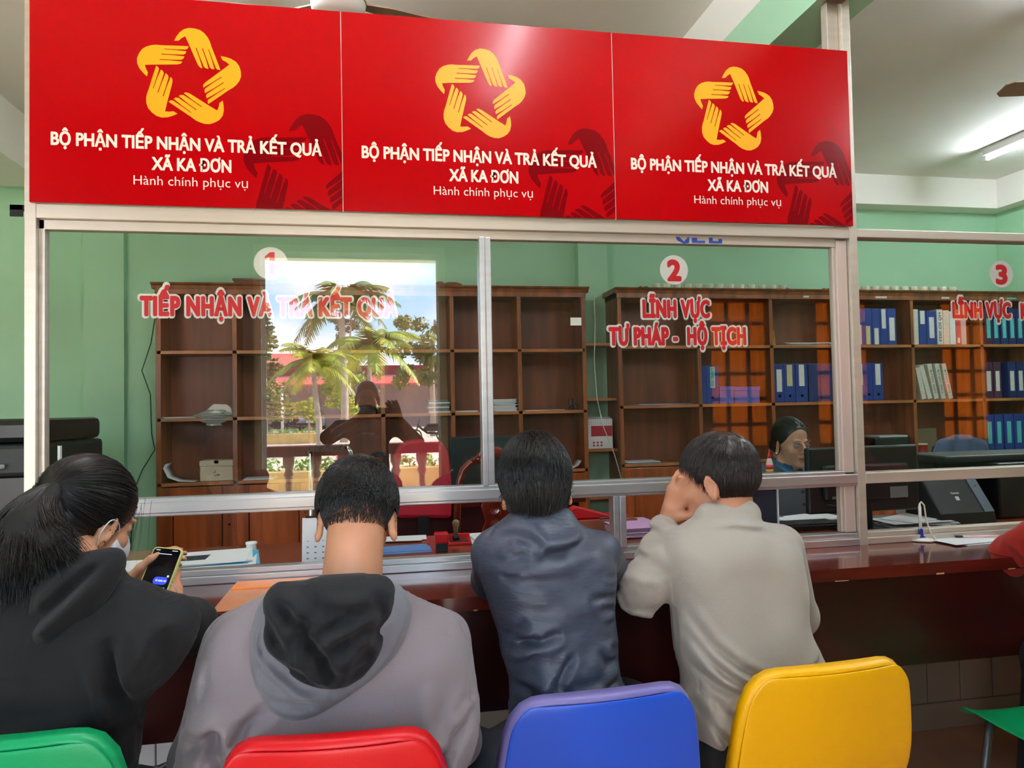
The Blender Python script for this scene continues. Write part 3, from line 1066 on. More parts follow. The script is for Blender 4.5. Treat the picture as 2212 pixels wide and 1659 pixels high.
for i, (a, b) in enumerate(((1851, 1868), (1868, 1886), (1886, 1908))):
    binder(bx(a, 830), bx(b, 830), zB_, .31, BLU, (LBW, .42, .98, .5) if i != 1 else None if i == 1 else None, 'blue binder on the second shelf right of the tall post, %s of three' % n[i])
# leaning white files
for i, (a, tl, tx) in enumerate(((1985, -.2, None), (1998, -.26, None), (2012, -.2, 'ĐTXH 2022'), (2027, -.18, 'ĐTXH 2023'), (2043, -.2, 'ĐTXH 2024'))):
    x = bx(a, 830)-.03
    t = thing('document_file', 'off white file leaning left on the second shelf, %s of five' % n[i], 'file', (x+.09, 2.93, zB_), 'leaning white files')
    hh = (.27, .29, .30, .30, .30)[i]
    R_ = Matrix.Rotation(tl, 3, 'Y')
    m = MB().box((x+.02, 2.932, 0), (x+.062, 3.15, hh), R=R_, piv=(x+.062, 3, 0))
    dz = min(v[2] for v in m.v)
    m.v = [(v[0]+.035, v[1], v[2]-dz+zB_+.001) for v in m.v]
    m.build('cover', WFILE, t, bevel=.002)
    if tx:
        up = np.array(R_ @ Vector((1, 0, 0)))
        rt = np.array(R_ @ Vector((0, 0, -1)))
        V = np.array(m.v)
        c = V.mean(0)
        c[1] = 2.9312
        text('writing', tx, INK, t, c, .016, width=.2, up=up, right=rt, depth=.0002, bold=.0)
for i, (a, b) in enumerate(((2127, 2146), (2147, 2164), (2178, 2196), (2197, 2214))):
    binder(bx(a, 830), bx(b, 830), zB_, .31, (MATS['reflection tinted binder board'], BLD)[i > 1], (LBW, .2, .75, .5), ('maroon' if i < 2 else 'navy')+' binder with pale label on the second shelf at the photo edge, %s from left' % n[i], ring=False)  # maroon ones are blue binders with the window reflection painted in
for i, (a, b) in enumerate(((2128, 2148), (2149, 2168), (2170, 2190), (2191, 2212))):
    binder(bx(a, 930), bx(b, 930), zC2, .31, BLU, (LBT, .2, .8, .45), 'blue binder with teal label on the lowest shelf above the black printer, %s from left' % n[i], ring=False)

# blue boxes next to the teal lettered binder, lavender reflection put into their colour
for i, (a, b, h) in enumerate(((1556, 1586, .135), (1588, 1642, .13))):
    t = thing('document_box', ('narrow', 'wide')[i]+' reflection tinted blue document box right of the teal lettered binder', 'box', (bx((a+b)/2, 850), 3.0, zB_))
    m = MB().box((bx(a, 850), 2.94, zB_+.001), (bx(b, 850), 3.15, zB_+h))
    m.build('body', mat('reflection tinted blue board', (92, 98, 176), .55), t, bevel=.002)
    MB().box((bx(a, 850)-.001, 2.935, zB_+h-.03), (bx(b, 850)+.001, 3.15, zB_+h+.003)).build('lid', mat('reflection tinted blue board', 0), t, bevel=.002)

PAPER = mat('white paper', (226, 228, 230), .7)
PAPG = mat('greyish paper', (190, 192, 192), .7)


def stack(x0, x1, y0, y1, z, n_, dz, name, label, cat, m_, seed=1, jit=.008, ang=.05, th=None, group=None):
    rg = np.random.default_rng(seed)
    t = thing(name, label, cat, ((x0+x1)/2, (y0+y1)/2, z), group)
    for k in range(n_):
        a = rg.uniform(-ang, ang)
        j = rg.uniform(-jit, jit, 2)
        MB().box((x0+j[0], y0+j[1], z+k*dz+.0005), (x1+j[0], y1+j[1], z+(k+1)*dz-(th or dz*.12)), rz=a).build('sheet' if dz < .006 else 'notebook', m_ if not isinstance(m_, list) else m_[k % len(m_)], t)
    return t


zl = 1.3685
stack(at(925, 870, 2.93)[0], .515, 2.93, 3.13, zl, 6, .0165, 'notebook_stack', 'stack of six grey notebooks on the middle shelf of the left bookcase', 'notebooks', [PAPG, mat('grey cover', (96, 100, 104), .6)], th=.003, ang=.02)
stack(at(1066, 870, 2.93)[0], at(1116, 870, 2.93)[0], 2.93, 3.14, zl, 16, .0058, 'paper_stack', 'tall stack of loose white papers on the middle shelf of the left bookcase', 'papers', PAPER, jit=.012)
stack(at(985, 880, 2.93)[0], at(1035, 880, 2.93)[0], 2.93, 3.13, zl, 3, .004, 'paper_stack', 'few flat papers just left of the glass mullion', 'papers', PAPER, seed=3)
stack(at(1132, 880, 2.93)[0], at(1220, 880, 2.93)[0], 2.93, 3.13, zl, 2, .003, 'paper_stack', 'flat papers beside the small drinking glasses', 'papers', PAPER, seed=4, ang=.1)
stack(at(352, 900, 2.93)[0], at(425, 900, 2.93)[0], 2.93, 3.13, zl, 3, .003, 'paper_stack', 'flat papers left of the plastic bag on the shelf', 'papers', PAPER, seed=5, ang=.05)
stack(at(525, 1035, 2.93)[0], at(590, 1035, 2.93)[0], 2.93, 3.1, .9255, 3, .003, 'paper_stack', 'flat papers right of the cream box', 'papers', PAPER, seed=6, ang=.1)
stack(at(1383, 876, 2.93)[0], at(1498, 876, 2.93)[0], 2.93, 3.13, zB_, 3, .004, 'paper_stack', 'thin blue and white folders left of the plain blue binder', 'papers', [mat('blue folder', (60, 84, 150), .5), PAPER, mat('blue folder', 0)], seed=7, ang=.06)
stack(at(1352, 1000, 2.93)[0], at(1425, 1000, 2.93)[0], 2.93, 3.1, zC2, 3, .005, 'paper_stack', 'light blue booklet and papers on the lowest shelf of the right bookcase', 'papers', [mat('sky blue folder', (90, 176, 200), .5), PAPER, PAPER], seed=8, ang=.12)
stack(at(1700, 745, 2.93)[0], at(1796, 745, 2.93)[0], 2.93, 3.13, zA, 5, .005, 'magazine_stack', 'flat pile of grey magazines on the top shelf above the staff woman', 'magazines', PAPG, seed=9, ang=.08)
p = at(1672, 720, 2.93)
t = thing('paper_strip', 'yellow paper strips standing at the left of the grey magazines', 'paper', (p[0], 2.94, zA))
MB().box((p[0]-.012, 2.935, zA+.001), (p[0]-.008, 2.945, zA+.15), R=Matrix.Rotation(-.12, 3, 'Y')).build('strip', mat('yellow paper', (224, 190, 60), .6), t)
MB().box((p[0]+.004, 2.935, zA+.001), (p[0]+.008, 2.945, zA+.12), R=Matrix.Rotation(-.1, 3, 'Y')).build('strip', MATS['yellow paper'], t)

# curling sheets
for (pts_, wd, yy, lb) in (([(420, 1041), (385, 1040), (362, 1032), (352, 1012), (357, 1003)], .2, 2.94, 'white sheet curling up at the left end of the lowest shelf'),
                           ([(1218, 1007), (1238, 1006), (1250, 1000), (1256, 990)], .15, 2.94, 'white sheet curling up at the right end of the left bookcase')):
    P = [[at(a, b, yy), at(a, b, yy)+np.array([0, wd, 0])] for a, b in pts_]
    P = np.array(P)
    P[:, :, 2] += .9265-P[:, :, 2].min()
    MBo = MB().grid(P).build('curled_paper', PAPER, smooth=True, solid=.001)
    tag(MBo, lb, 'paper')

# cream box with lid
a, b = at(431, 1040, 2.96), at(504, 1040, 2.96)
t = thing('cream_box', 'cream lidded box with a small print on the lowest shelf of the left bookcase', 'box', ((a[0]+b[0])/2, 3.0, .9255))
CRB = mat('cream cardboard', (214, 204, 176), .6)
MB().box((a[0]+.003, 2.96, .926), (b[0]-.003, 3.14, 1.03)).build('body', CRB, t, bevel=.003)
MB().box((a[0], 2.955, 1.03), (b[0], 3.145, 1.068)).build('lid', CRB, t, bevel=.003)
MB().lathe([(.012, 0), (.014, .002), (.01, .004)], ((a[0]+b[0])/2, 2.955, 1.058), 12, axis='Y', sx=1.4).build('clasp', mat('brown leather', (120, 84, 40), .6), t)
m = MB()
for k, (dx, dz, l) in enumerate(((0, 0, .03), (.012, .006, .02), (-.012, .02, .014), (-.008, .03, .012), (.02, .003, .01))):
    m.box(((a[0]+b[0])/2+dx-l/2, 2.9593, .962+dz), ((a[0]+b[0])/2+dx+l/2, 2.96, .966+dz), R=Matrix.Rotation(.3*k, 3, 'Y'))
m.build('print', INK, t)

# red and white carton on the corner shelf
a, b = at(1269, 970, 2.99), at(1327, 970, 2.99)
t = thing('carton', 'white carton with a red block on its front, on the corner shelf', 'box', ((a[0]+b[0])/2, 3.05, 1.0655))
hx = .225
xb = b[0]-.012
xa = xb-.2
MB().box((xa, 2.985, 1.0665), (xb, 3.13, 1.0665+hx)).build('body', WHITE, t, bevel=.002)
MB().box((xa+.028, 2.9835, 1.0665+hx*.42), (xb-.004, 2.985, 1.0665+hx*.78)).build('red_block', mat('carton red', (170, 34, 50), .5), t)
MB().box((xa-.0008, 2.99, 1.0665+hx*.02), (xa+.001, 3.125, 1.0665+hx*.8)).build('side_print', MATS['carton red'], t)
m = MB()
for i in range(11):
    for j in range(3):
        m.box((xa+.008+i*.0175, 2.9838, 1.0665+hx*(.82+.06*j)), (xa+.018+i*.0175, 2.985, 1.0665+hx*(.82+.06*j)+.008))
m.build('dot_pattern', PAPG, t)
m = MB()
for i in range(3):
    for j in range(2):
        m.box((xa+.04+i*.03, 2.9838, 1.0665+hx*(.08+.1*j)), (xa+.056+i*.03, 2.985, 1.0665+hx*(.08+.1*j)+.012))
m.build('small_print', MATS['carton red'], t)
MB().add([(xa, 2.985, 1.0665+hx), (xb, 2.985, 1.0665+hx), (xb, 3.06, 1.0665+hx+.018), (xa, 3.06, 1.0665+hx+.018)], [(0, 1, 2, 3)]).build('flap', WHITE, t, solid=.002)

# drinking glasses
GLS = mat('clear drinking glass', (235, 240, 240), .02, trans=.95)
for px, h in ((1233, .085), (1243, .04)):
    c = at(px, 880, 3.0)
    tag(MB().lathe([(.016, 0), (.02, h), (.018, h), (.0145, .006), (.001, .006)], (c[0], 3.0, zl+.001), 18).build('drinking_glass', GLS, smooth=True),
        ('tall' if h > .05 else 'short')+' drinking glass at the right end of the middle shelf', 'glass')

# cups on turned racks above the right bookcase
CUP = mat('cream porcelain', (224, 222, 200), .3)
zt = 2.3015
for r_, (p0, p1, c0, c1) in enumerate(((1376, 1720, 1417, 1690), (1776, 2087, 1805, 2056))):
    xa, xb = at(p0, 606, 3.0)[0], at(p1, 606, 3.0)[0]
    t = thing('cup_rack', ('left', 'right')[r_]+' turned wooden cup rack on the right hand bookcase', 'rack', ((xa+xb)/2, 3.0, zt), 'wooden cup racks')
    MB().box((xa+.09, 3.05, zt), (xb-.09, 3.075, zt+.03)).build('rail', WOODD, t, bevel=.004)
    for sg, xe in ((1, xa), (-1, xb)):
        prof_ = [(.004, 0), (.012, .01), (.006, .022), (.018, .04), (.022, .055), (.01, .07), (.02, .085), (.02, .11)]
        MB().lathe([(r, z*sg) for r, z in prof_], (xe, 3.06, zt+.0225), 12, axis='X').build('turned_end', WOODD, t, smooth=True)
    for k in range(13):
        x = at(c0+(c1-c0)*k/12, 606, 3.0)[0]
        MB_ = MB().lathe([(.022, 0), (.026, .004), (.033, .05), (.031, .052), (.028, .05), (.02, .008), (.001, .007)], (x, 3.0, zt), 18)
        MB_.tube([(x+.03, 3.0, zt+.042), (x+.046, 3.0, zt+.036), (x+.044, 3.0, zt+.018), (x+.027, 3.0, zt+.014)], .0035, 6)
        tag(MB_.build('teacup', CUP, smooth=True), '%s cream teacup from the left in front of the %s cup rack' % ((n+['ninth', 'tenth', 'eleventh', 'twelfth', 'thirteenth'])[k], ('left', 'right')[r_]), 'cup', 'cream teacups on the bookcase')
for (a, b, lb) in ((506, 560, 'dark wooden moulding piece on top of the left bookcase'), (940, 976, 'short turned wooden piece on top of the left bookcase')):
    x0, x1 = at(a, 604, 3.0)[0], at(b, 604, 3.0)[0]
    if a < 600:
        o = MB().box((x0, 2.98, zt), (x1+.1, 3.04, zt+.045)).box((x0-.008, 2.97, zt+.035), (x1+.1, 3.05, zt+.05)).build('wooden_moulding', WOODD)
    else:
        o = MB().lathe([(.01, 0), (.025, .02), (.025, .05), (.012, .07), (.02, .1), (.02, .16), (.006, .2)], (x0, 3.0, zt+.0255), 14, axis='X').build('wooden_finial', WOODD, smooth=True)
    tag(o, lb, 'wood piece')

# paper tags on the cornice edge
for a, b, y_, m_, lb in ((1735, 1747, 628, LBW, 'small white tag on the bookcase top edge left of the post'), (1891, 1915, 629, LBW, 'pinkish white tag on the bookcase top edge right of the post'),
                         (2033, 2050, 630, LBW, 'small white tag on the bookcase top edge left of the number 3'), (2174, 2195, 631, LBT, 'teal tag on the bookcase top edge under the number 3')):
    p, q = at(a, y_, 2.89), at(b, y_, 2.89)
    tag(MB().box((p[0], 2.889, 2.237), (q[0], 2.8915, 2.252)).build('paper_tag', m_), lb, 'paper tag')

# cables
CBW = mat('white cable', (205, 210, 200), .5)
CBG = mat('dark green cable', (40, 70, 44), .5)
P = [at(a, b, 3.18 if i < 5 else 3.0) for i, (a, b) in enumerate([(345, 612), (340, 640), (330, 690), (322, 740), (302, 800), (303, 850), (306, 940), (313, 975), (285, 1020), (268, 1062), (262, 1120), (258, 1200)])]
for q in P:
    q[1] = 3.225
P[0][1] = 3.15
P = [at(460, 611, 3.1), at(400, 601, 3.12), at(352, 604, 3.15)]+P
P[0][2] = zt+.004
P[1][2] = zt+.012
P[2][2] = zt+.006
tag(MB().tube(P, .004, 6).build('power_cable', CBG, smooth=True), 'dark cable hanging down the green wall left of the left bookcase', 'cable')
P = [(at(a, b, 2.93)) for a, b in [(1240, 609), (1262, 612), (1278, 640), (1281, 700), (1279, 780), (1285, 860), (1298, 920), (1322, 980), (1338, 1036)]]
P[0][1] = 3.0
P[0][2] = zt+.004
P[1][2] = zt+.004
P[1][1] = 2.9
for q in P[2:]:
    q[1] = 2.875
tag(MB().tube(P, .0035, 6).build('power_cable', CBW, smooth=True), 'white cable hanging in front of the corner shelf', 'cable')
# ------------------------------------------------------------------ things on the staff side of the counter
ZD = .8752
DKG = mat('dark blue grey plastic', (44, 50, 66), .4)
GRY = mat('grey plastic', (120, 124, 126), .4)
REDP = mat('red plastic', (190, 22, 28), .35)


def sheetpile(c, w_, d_, n_, label, mats_, seed, ang=.3, z=ZD, jit=.03, rz=0, group=None, name='paper_pile', dz=.0022):
    rg = np.random.default_rng(seed)
    t = thing(name, label, 'papers', (c[0], c[1], z), group)
    for k in range(n_):
        j = rg.uniform(-jit, jit, 2)
        a = rz+rg.uniform(-ang, ang)
        MB().box((c[0]-w_/2+j[0], c[1]-d_/2+j[1], z+k*dz), (c[0]+w_/2+j[0], c[1]+d_/2+j[1], z+k*dz+.0015), rz=a).build('sheet', mats_[k % len(mats_)], t)
    return t


BFO = mat('light blue folder', (120, 190, 226), .4)
LAV = mat('lavender paper', (206, 160, 206), .6)
t = sheetpile((-.62, .33), .34, .24, 7, 'pile of printed white sheets and a light blue folder behind the phone', [BFO, PAPER, PAPER, mat('sky blue sheet', (60, 170, 210), .5), PAPER, PAPER, PAPER], 4, .18, jit=.025)
m = MB()
for k in range(5):
    m.box((-.70+k*.004, .29+k*.018, ZD+.0158), (-.60, .30+k*.018, ZD+.0163), rz=.1)
m.build('printed_block', INK, t)
sheetpile((-.92, .30), .30, .21, 2, 'large white sheet on the desk behind the ponytailed woman', [PAPER], 5, .1)
c = atz(543, 1190, ZD)
tag(MB().lathe([(.018, 0), (.02, .004), (.018, .024), (.021, .026), (.021, .034), (.001, .036)], c, 16).build('small_jar', WHITE, smooth=True), 'small white jar at the right end of the printed sheets', 'jar')
# standing calendar
a, b = at(653, 1210, .12), at(700, 1210, .12)
t = thing('desk_calendar', 'white standing desk calendar behind the head of the man in the grey jacket', 'calendar', ((a[0]+b[0])/2, .14, ZD))
MB().add([(a[0], .10, ZD), (a[0]+.15, .10, ZD), (a[0]+.15, .135, ZD+.165), (a[0], .135, ZD+.165), (a[0], .175, ZD), (a[0]+.15, .175, ZD)], [(0, 1, 2, 3), (3, 2, 5, 4)]).build('page', PAPER, t, solid=.002)
m = MB()
for i in range(7):
    for j in range(5):
        y = .1+.035*(.2+.13*i)
        m.box((a[0]+.015+j*.025, y-.0022, ZD+.165*(.2+.11*i)), (a[0]+.022+j*.025, y-.0012, ZD+.165*(.2+.11*i)+.004))
m.build('printed_dates', GRY, t)
MB().tube([(a[0]+.01, .137, ZD+.168), (a[0]+.14, .137, ZD+.168)], .004, 6).build('ring_binding', BLACK, t)

sheetpile(atz(872, 1166, ZD), .15, .1, 4, 'few white sheets right of the man with bare neck', [PAPER], 8, .2)
t = sheetpile(atz(872, 1190, ZD)+np.array([-.02, .02, 0]), .2, .12, 2, 'blue and white printed brochure on the desk', [mat('blue brochure', (96, 140, 200), .4)], 9, .1)
t2 = sheetpile(atz(1052, 1165, ZD), .12, .2, 5, 'small sheaf of white sheets left of the man in the dark jacket', [PAPER], 10, .12, jit=.006)

# stamps
c = atz(955, 1193, ZD)
t = thing('self_inking_stamp', 'red and black self inking stamp on the desk', 'stamp', c)
MB().box((c[0]-.022, c[1], ZD), (c[0]+.022, c[1]+.035, ZD+.035)).build('base', BLACK, t, bevel=.003)
MB().box((c[0]-.026, c[1]-.002, ZD+.03), (c[0]+.026, c[1]+.037, ZD+.07)).build('cap', REDP, t, bevel=.006)
c = atz(993, 1176, ZD)
t = thing('stamp_pad', 'open red ink pad beside the black and red stamp', 'ink pad', c)
MB().box((c[0]-.05, c[1]-.02, ZD), (c[0]+.045, c[1]+.045, ZD+.012)).build('tray', REDP, t, bevel=.003)
MB().box((c[0]-.045, c[1]+.045, ZD), (c[0]+.045, c[1]+.05, ZD+.035)).build('open_lid', REDP, t, bevel=.002)
MB().box((c[0]-.038, c[1]-.012, ZD+.012), (c[0]+.034, c[1]+.035, ZD+.014)).build('ink_felt', mat('ink felt', (60, 20, 24), .9), t)
t = thing('wooden_stamp', 'round rubber stamp with a turned wooden handle standing on the red pad', 'stamp', (c[0]-.012, c[1]+.015, ZD+.0145))
MB().lathe([(.013, 0), (.013, .018), (.01, .02)], (c[0]-.012, c[1]+.015, ZD+.0145), 16).build('stamp_head', BLACK, t, smooth=True)
MB().lathe([(.008, .02), (.009, .045), (.014, .062), (.014, .072), (.004, .08)], (c[0]-.012, c[1]+.015, ZD+.0145), 16).build('handle', mat('worn wood handle', (120, 92, 60), .5), t, smooth=True)

# red stapler heap in a brown tray
c = atz(1275, 1150, ZD)
t = thing('wooden_tray', 'brown wooden tray with slanted sides behind the dark jacket man', 'tray', (c[0]+.06, c[1]+.05, ZD))
MB().box((c[0]-.08, c[1], ZD), (c[0]+.2, c[1]+.16, ZD+.006)).box((c[0]-.08, c[1], ZD), (c[0]+.2, c[1]+.006, ZD+.05)).box((c[0]-.08, c[1]+.154, ZD), (c[0]+.2, c[1]+.16, ZD+.05)).box((c[0]+.19, c[1], ZD), (c[0]+.2, c[1]+.16, ZD+.05), R=Matrix.Rotation(.35, 3, 'Y')).build('tray_body', mat('light brown wood', (140, 84, 56), .5), t, bevel=.002)
t = thing('stapler', 'big red stapler lying in the brown tray', 'stapler', (c[0], c[1]+.05, ZD+.0065))
MB().box((c[0]-.06, c[1]+.03, ZD+.0065), (c[0]+.09, c[1]+.075, ZD+.05)).build('base', REDP, t, bevel=.006)
MB().prism([(-.07, .05), (.1, .05), (.1, .062), (.03, .082), (-.05, .105), (-.075, .095)], (c[0], c[1]+.03, ZD), (1, 0, 0), (0, 0, 1), (0, .05, 0)).build('arm', REDP, t, bevel=.008)
MB().box((c[0]+.05, c[1]+.025, ZD+.045), (c[0]+.1, c[1]+.03, ZD+.055)).build('steel_strip', CHR, t)
t = thing('stamp_rack', 'red plastic rack with white slots beside the stapler', 'rack', (c[0]+.13, c[1]+.05, ZD+.0065))
MB().box((c[0]+.105, c[1]+.03, ZD+.0065), (c[0]+.175, c[1]+.12, ZD+.062)).build('body', REDP, t, bevel=.004)
for k in range(3):
    MB().box((c[0]+.11+k*.022, c[1]+.028, ZD+.02), (c[0]+.124+k*.022, c[1]+.03, ZD+.045)).build('slot', WHITE, t)
c = atz(1388, 1160, ZD)
sheetpile((c[0]+.0, c[1]+.11), .2, .26, 12, 'thick pile of pink and lavender papers left of the grey shirted man', [LAV, LAV, PAPER, LAV], 12, .06, jit=.008, dz=.0035)

# small grey printer behind the head of the man in the beige jacket
a, b = at(1598, 1125, .17), at(1682, 1125, .17)
t = thing('desktop_printer', 'dark blue grey printer with vent slots beside the beige jacket', 'printer', ((a[0]+b[0])/2, .3, ZD))
MB().box((a[0]-.12, .17, ZD), (b[0]-.004, .4, ZD+.20)).build('body', DKG, t, bevel=.006)
MB().box((b[0]-.004, .168, ZD), (b[0]+.002, .4, ZD+.202)).build('side_panel', WHITE, t)
m = MB()
for k in range(3):
    m.box((a[0]-.06, .1685, ZD+.185-k*.016), (a[0]+.07, .17, ZD+.189-k*.016))
m.build('vent_slots', BLACK, t)
MB().box((b[0]-.05, .168, ZD+.002), (b[0]-.02, .17, ZD+.024)).build('power_socket', BLACK, t)
c = at(1690, 1066, .3)
c[0] = b[0]+.0115
m = MB().grid([[(c[0]-.008+.01*math.sin(v*.9)*(1 if u else 0)+u*.03, .3+u*.004, c[2]+.035-v*.014) for u in (0, 1)] for v in range(6)])
tag(m.build('sticky_note', mat('yellow green note', (220, 228, 130), .6), solid=.001, smooth=True), 'pale yellow note sticking up beside the dark grey printer', 'note')


def monitor(x0, x1, z0, z1, Y, label, rz=0, label_plate=True):
    t = thing('monitor', label, 'monitor', ((x0+x1)/2, Y, ZD), 'monitors seen from behind')
    MB().box((x0, Y, z0), (x1, Y+.028, z1)).build('screen_housing', mat('monitor plastic', (20, 21, 22), .38), t, bevel=.008)
    MB().box((x0+.06, Y-.02, z0+.05), (x1-.06, Y, z1-.07)).build('rear_hump', MATS['monitor plastic'], t, bevel=.012)
    xm = (x0+x1)/2
    MB().box((xm-.03, Y-.005, ZD+.008), (xm+.03, Y+.02, z0+.08)).build('stand_neck', BLACK, t, bevel=.004)
    MB().box((xm-.1, Y-.07, ZD), (xm+.1, Y+.1, ZD+.01)).build('stand_base', BLACK, t, bevel=.004)
    if label_plate:
        MB().box((x1-.15, Y-.0215, z0+.055), (x1-.07, Y-.0202, z0+.1)).build('rating_label', mat('grey label', (104, 106, 104), .5), t)
    for k in range(2):
        MB().box((x0+.09+.03*k, Y-.022, z0+.06), (x0+.11+.03*k, Y-.02, z0+.07)).build('port', GRY, t)
    return t


a, b = at(1748, 1115, .22), at(1982, 960, .22)
monitor(a[0], b[0], a[2]+.005, b[2], .22, 'black monitor seen from behind, in front of the staff woman')
# cables of the monitor
c = at(1800, 1090, .19)
tag(MB().tube([(c[0]-.03, .185, c[2]), (c[0], .17, c[2]-.004), (c[0]+.02, .15, c[2]-.04), (c[0]+.025, .13, ZD+.006), (c[0]+.06, .14, ZD+.005)], .005, 8).build('video_cable', BLACK, smooth=True), 'black video cable drooping from the monitor before the staff woman', 'cable')
c = atz(1872, 1142, ZD)
tag(MB().box((c[0]-.021, c[1], ZD), (c[0]+.021, c[1]+.05, ZD+.098)).build('speaker', BLACK, bevel=.004), 'small black speaker right of the tall post', 'speaker')
# keyboard
c = atz(1755, 1146, ZD)
t = thing('keyboard', 'black keyboard lying behind the bottom rail, left of the tall post', 'keyboard', (c[0], c[1]+.06, ZD))
MB().box((c[0]-.16, c[1], ZD), (c[0]+.14, c[1]+.12, ZD+.02)).build('case', BLACK, t, bevel=.004)
m = MB()
for i in range(15):
    for j in range(5):
        m.box((c[0]-.152+i*.0193, c[1]+.008+j*.022, ZD+.02), (c[0]-.152+i*.0193+.016, c[1]+.008+j*.022+.018, ZD+.026))
m.build('keys', mat('key caps', (38, 39, 42), .5), t)
sheetpile(atz(1730, 1122, ZD), .3, .16, 5, 'white papers between the black keyboard and the monitor', [PAPER, PAPG], 21, .3)
sheetpile(atz(1965, 1132, ZD), .28, .16, 9, 'untidy pile of papers and folders under the black scanner', [PAPER, PAPG, BLACK if False else mat('dark photo sheet', (80, 84, 88), .4), PAPER], 22, .6, jit=.05, dz=.0035)
c = atz(2040, 1118, ZD)
t = thing('bound_report', 'thick bound report with a loose white sheet on top, before the scanner', 'report', (c[0]-.03, c[1]+.08, ZD+.001))
MB().box((c[0]-.12, c[1]+.03, ZD+.001), (c[0]+.08, c[1]+.15, ZD+.022)).build('report_block', mat('pinkish paper block', (206, 196, 190), .6), t)
MB().grid([[(c[0]-.13+.04*u, c[1]+.02+.1*v, ZD+.028+.012*math.sin(u*.8)) for v in (0, 1)] for u in range(6)]).build('loose_sheet', PAPER, t, smooth=True, solid=.001)
# scanner
a, b = at(1992, 1100, .28), at(2128, 1036, .28)
t = thing('document_scanner', 'slanted black document scanner with a grey control strip and blue lamp', 'scanner', ((a[0]+b[0])/2, .3, ZD))
xw = b[0]-.02
xl = a[0]+.03
z0 = ZD
MB().prism([(.2, 0), (.3, 0), (.42, .02), (.42, .18), (.32, .19), (.215, .05)], (xl, 0, z0), (0, 1, 0), (0, 0, 1), (xw-xl, 0, 0)).build('body', BLACK, t, bevel=.008)
up = np.array([0, .105, .14])
up /= np.linalg.norm(up)
nrm = np.array([0, -up[2], up[1]])
o = np.array([0, .215, z0+.05])


def sl(x, v, e=.002):
    return np.array([x, 0, 0])+o+up*v+nrm*e


m = MB().add([sl(xw-.05, .0), sl(xw-.004, .0), sl(xw-.004, .17), sl(xw-.05, .17)], [(0, 1, 2, 3)])
m.build('control_strip', mat('slate grey plastic', (84, 94, 104), .4), t, solid=.003)
text('lettering', 'Canon', WHITE, t, sl((xl+xw)/2-.01, .095, .0016), .009, width=.038, up=up, bold=.01, depth=.0003)
m = MB().add([sl((xl+xw)/2-.02, .06, .0012), sl((xl+xw)/2-.002, .06, .0012), sl((xl+xw)/2-.002, .078, .0012), sl((xl+xw)/2-.02, .078, .0012)], [(0, 1, 2, 3)])
m.build('small_badge', PAPG, t)
MB().lathe([(.005, 0), (.005, .003)], sl(xw-.027, .155, .003), 12, axis='Y').build('power_lamp', mat('blue lamp', (40, 70, 255), .3, emit=((40, 70, 255), 3.0)), t)
MB().lathe([(.009, 0), (.009, .004)], sl(xw-.027, .12, .003), 16, axis='Y').build('scan_button', GRY, t)
# big black printer on the right
a, b = at(2135, 1120, .33), at(2203, 1035, .33)
t = thing('laser_printer', 'big black printer standing at the right photo edge behind the glass', 'printer', (a[0]+.25, .55, ZD))
xt = at(2040, 1000, .5)[0]
zt_ = at(2100, 965, .5)[2]
MB().box((a[0]+.03, .30, ZD), (a[0]+.55, .60, ZD+.24)).build('body', BLACK, t, bevel=.01)
zt_ = at(2100, 984, .36)[2]
xsl = at(2042, 980, .36)[0]
MB().box((xsl, .36, ZD+.24), (a[0]+.55, .62, zt_)).build('scanner_unit', mat('matt black', (26, 30, 30), .5), t, bevel=.01)
MB().box((a[0]+.34, .352, ZD+.26), (a[0]+.42, .36, zt_)).build('control_panel', GRY, t, bevel=.003)
MB().box((a[0]-.10, .62, ZD), (a[0]-.04, .62, ZD+.31)).build('rear_leg', BLACK, t) if False else None
MB().box((xsl+.02, .45, ZD-.0), (a[0]+.03, .55, ZD+.24)).build('support', BLACK, t)
c = atz(2112, 1110, ZD)
tag(MB().lathe([(.009, 0), (.009, .004), (.004, .006), (.004, .03)], (c[0], c[1]-.02, ZD), 12).build('desk_ornament', mat('cream plastic', (226, 216, 180), .4), smooth=True), 'small cream round ornament on the desk before the black printer', 'ornament')
c = at(2000, 1060, .62)
t = thing('green_bottle', 'small bottle with a bright green cap behind the scanner', 'bottle', (c[0], .45, ZD))
MB().lathe([(.018, 0), (.02, .01), (.02, .12), (.009, .15), (.009, .16)], (c[0]-.02, .40, ZD), 14).build('bottle_body', GLS, t, smooth=True)
MB().lathe([(.012, .15), (.012, .185), (.001, .187)], (c[0]-.02, .40, ZD), 14).build('cap', mat('bright green cap', (120, 230, 40), .4), t, smooth=True)

# glue bottle on the middle rail
c = at(1663, 1025, .016)
t = thing('glue_bottle', 'small glue bottle with a red pointed cap standing on the middle rail', 'bottle', (c[0], .0155, 1.1445))
zb0 = 1.1445
MB().lathe([(.0125, 0), (.0135, .003), (.0135, .03), (.0085, .05), (.0065, .053)], (c[0], .0165, zb0), 16, sy=.62).build('bottle_body', mat('pale pink plastic', (240, 205, 205), .35), t, smooth=True)
MB().lathe([(.0078, .052), (.0082, .062), (.004, .068), (.003, .078), (.001, .084)], (c[0], .0165, zb0), 14, sy=.8).build('cap', REDP, t, smooth=True)
MB().lathe([(.0139, .0125), (.0139, .028)], (c[0], .0165, zb0), 16, sy=.62).build('red_label', mat('red label', (214, 40, 60), .5), t, smooth=True)
MB().lathe([(.0139, .002), (.0139, .0115)], (c[0], .0165, zb0), 16, sy=.62).build('yellow_label', mat('yellow label', (226, 190, 60), .5), t, smooth=True)

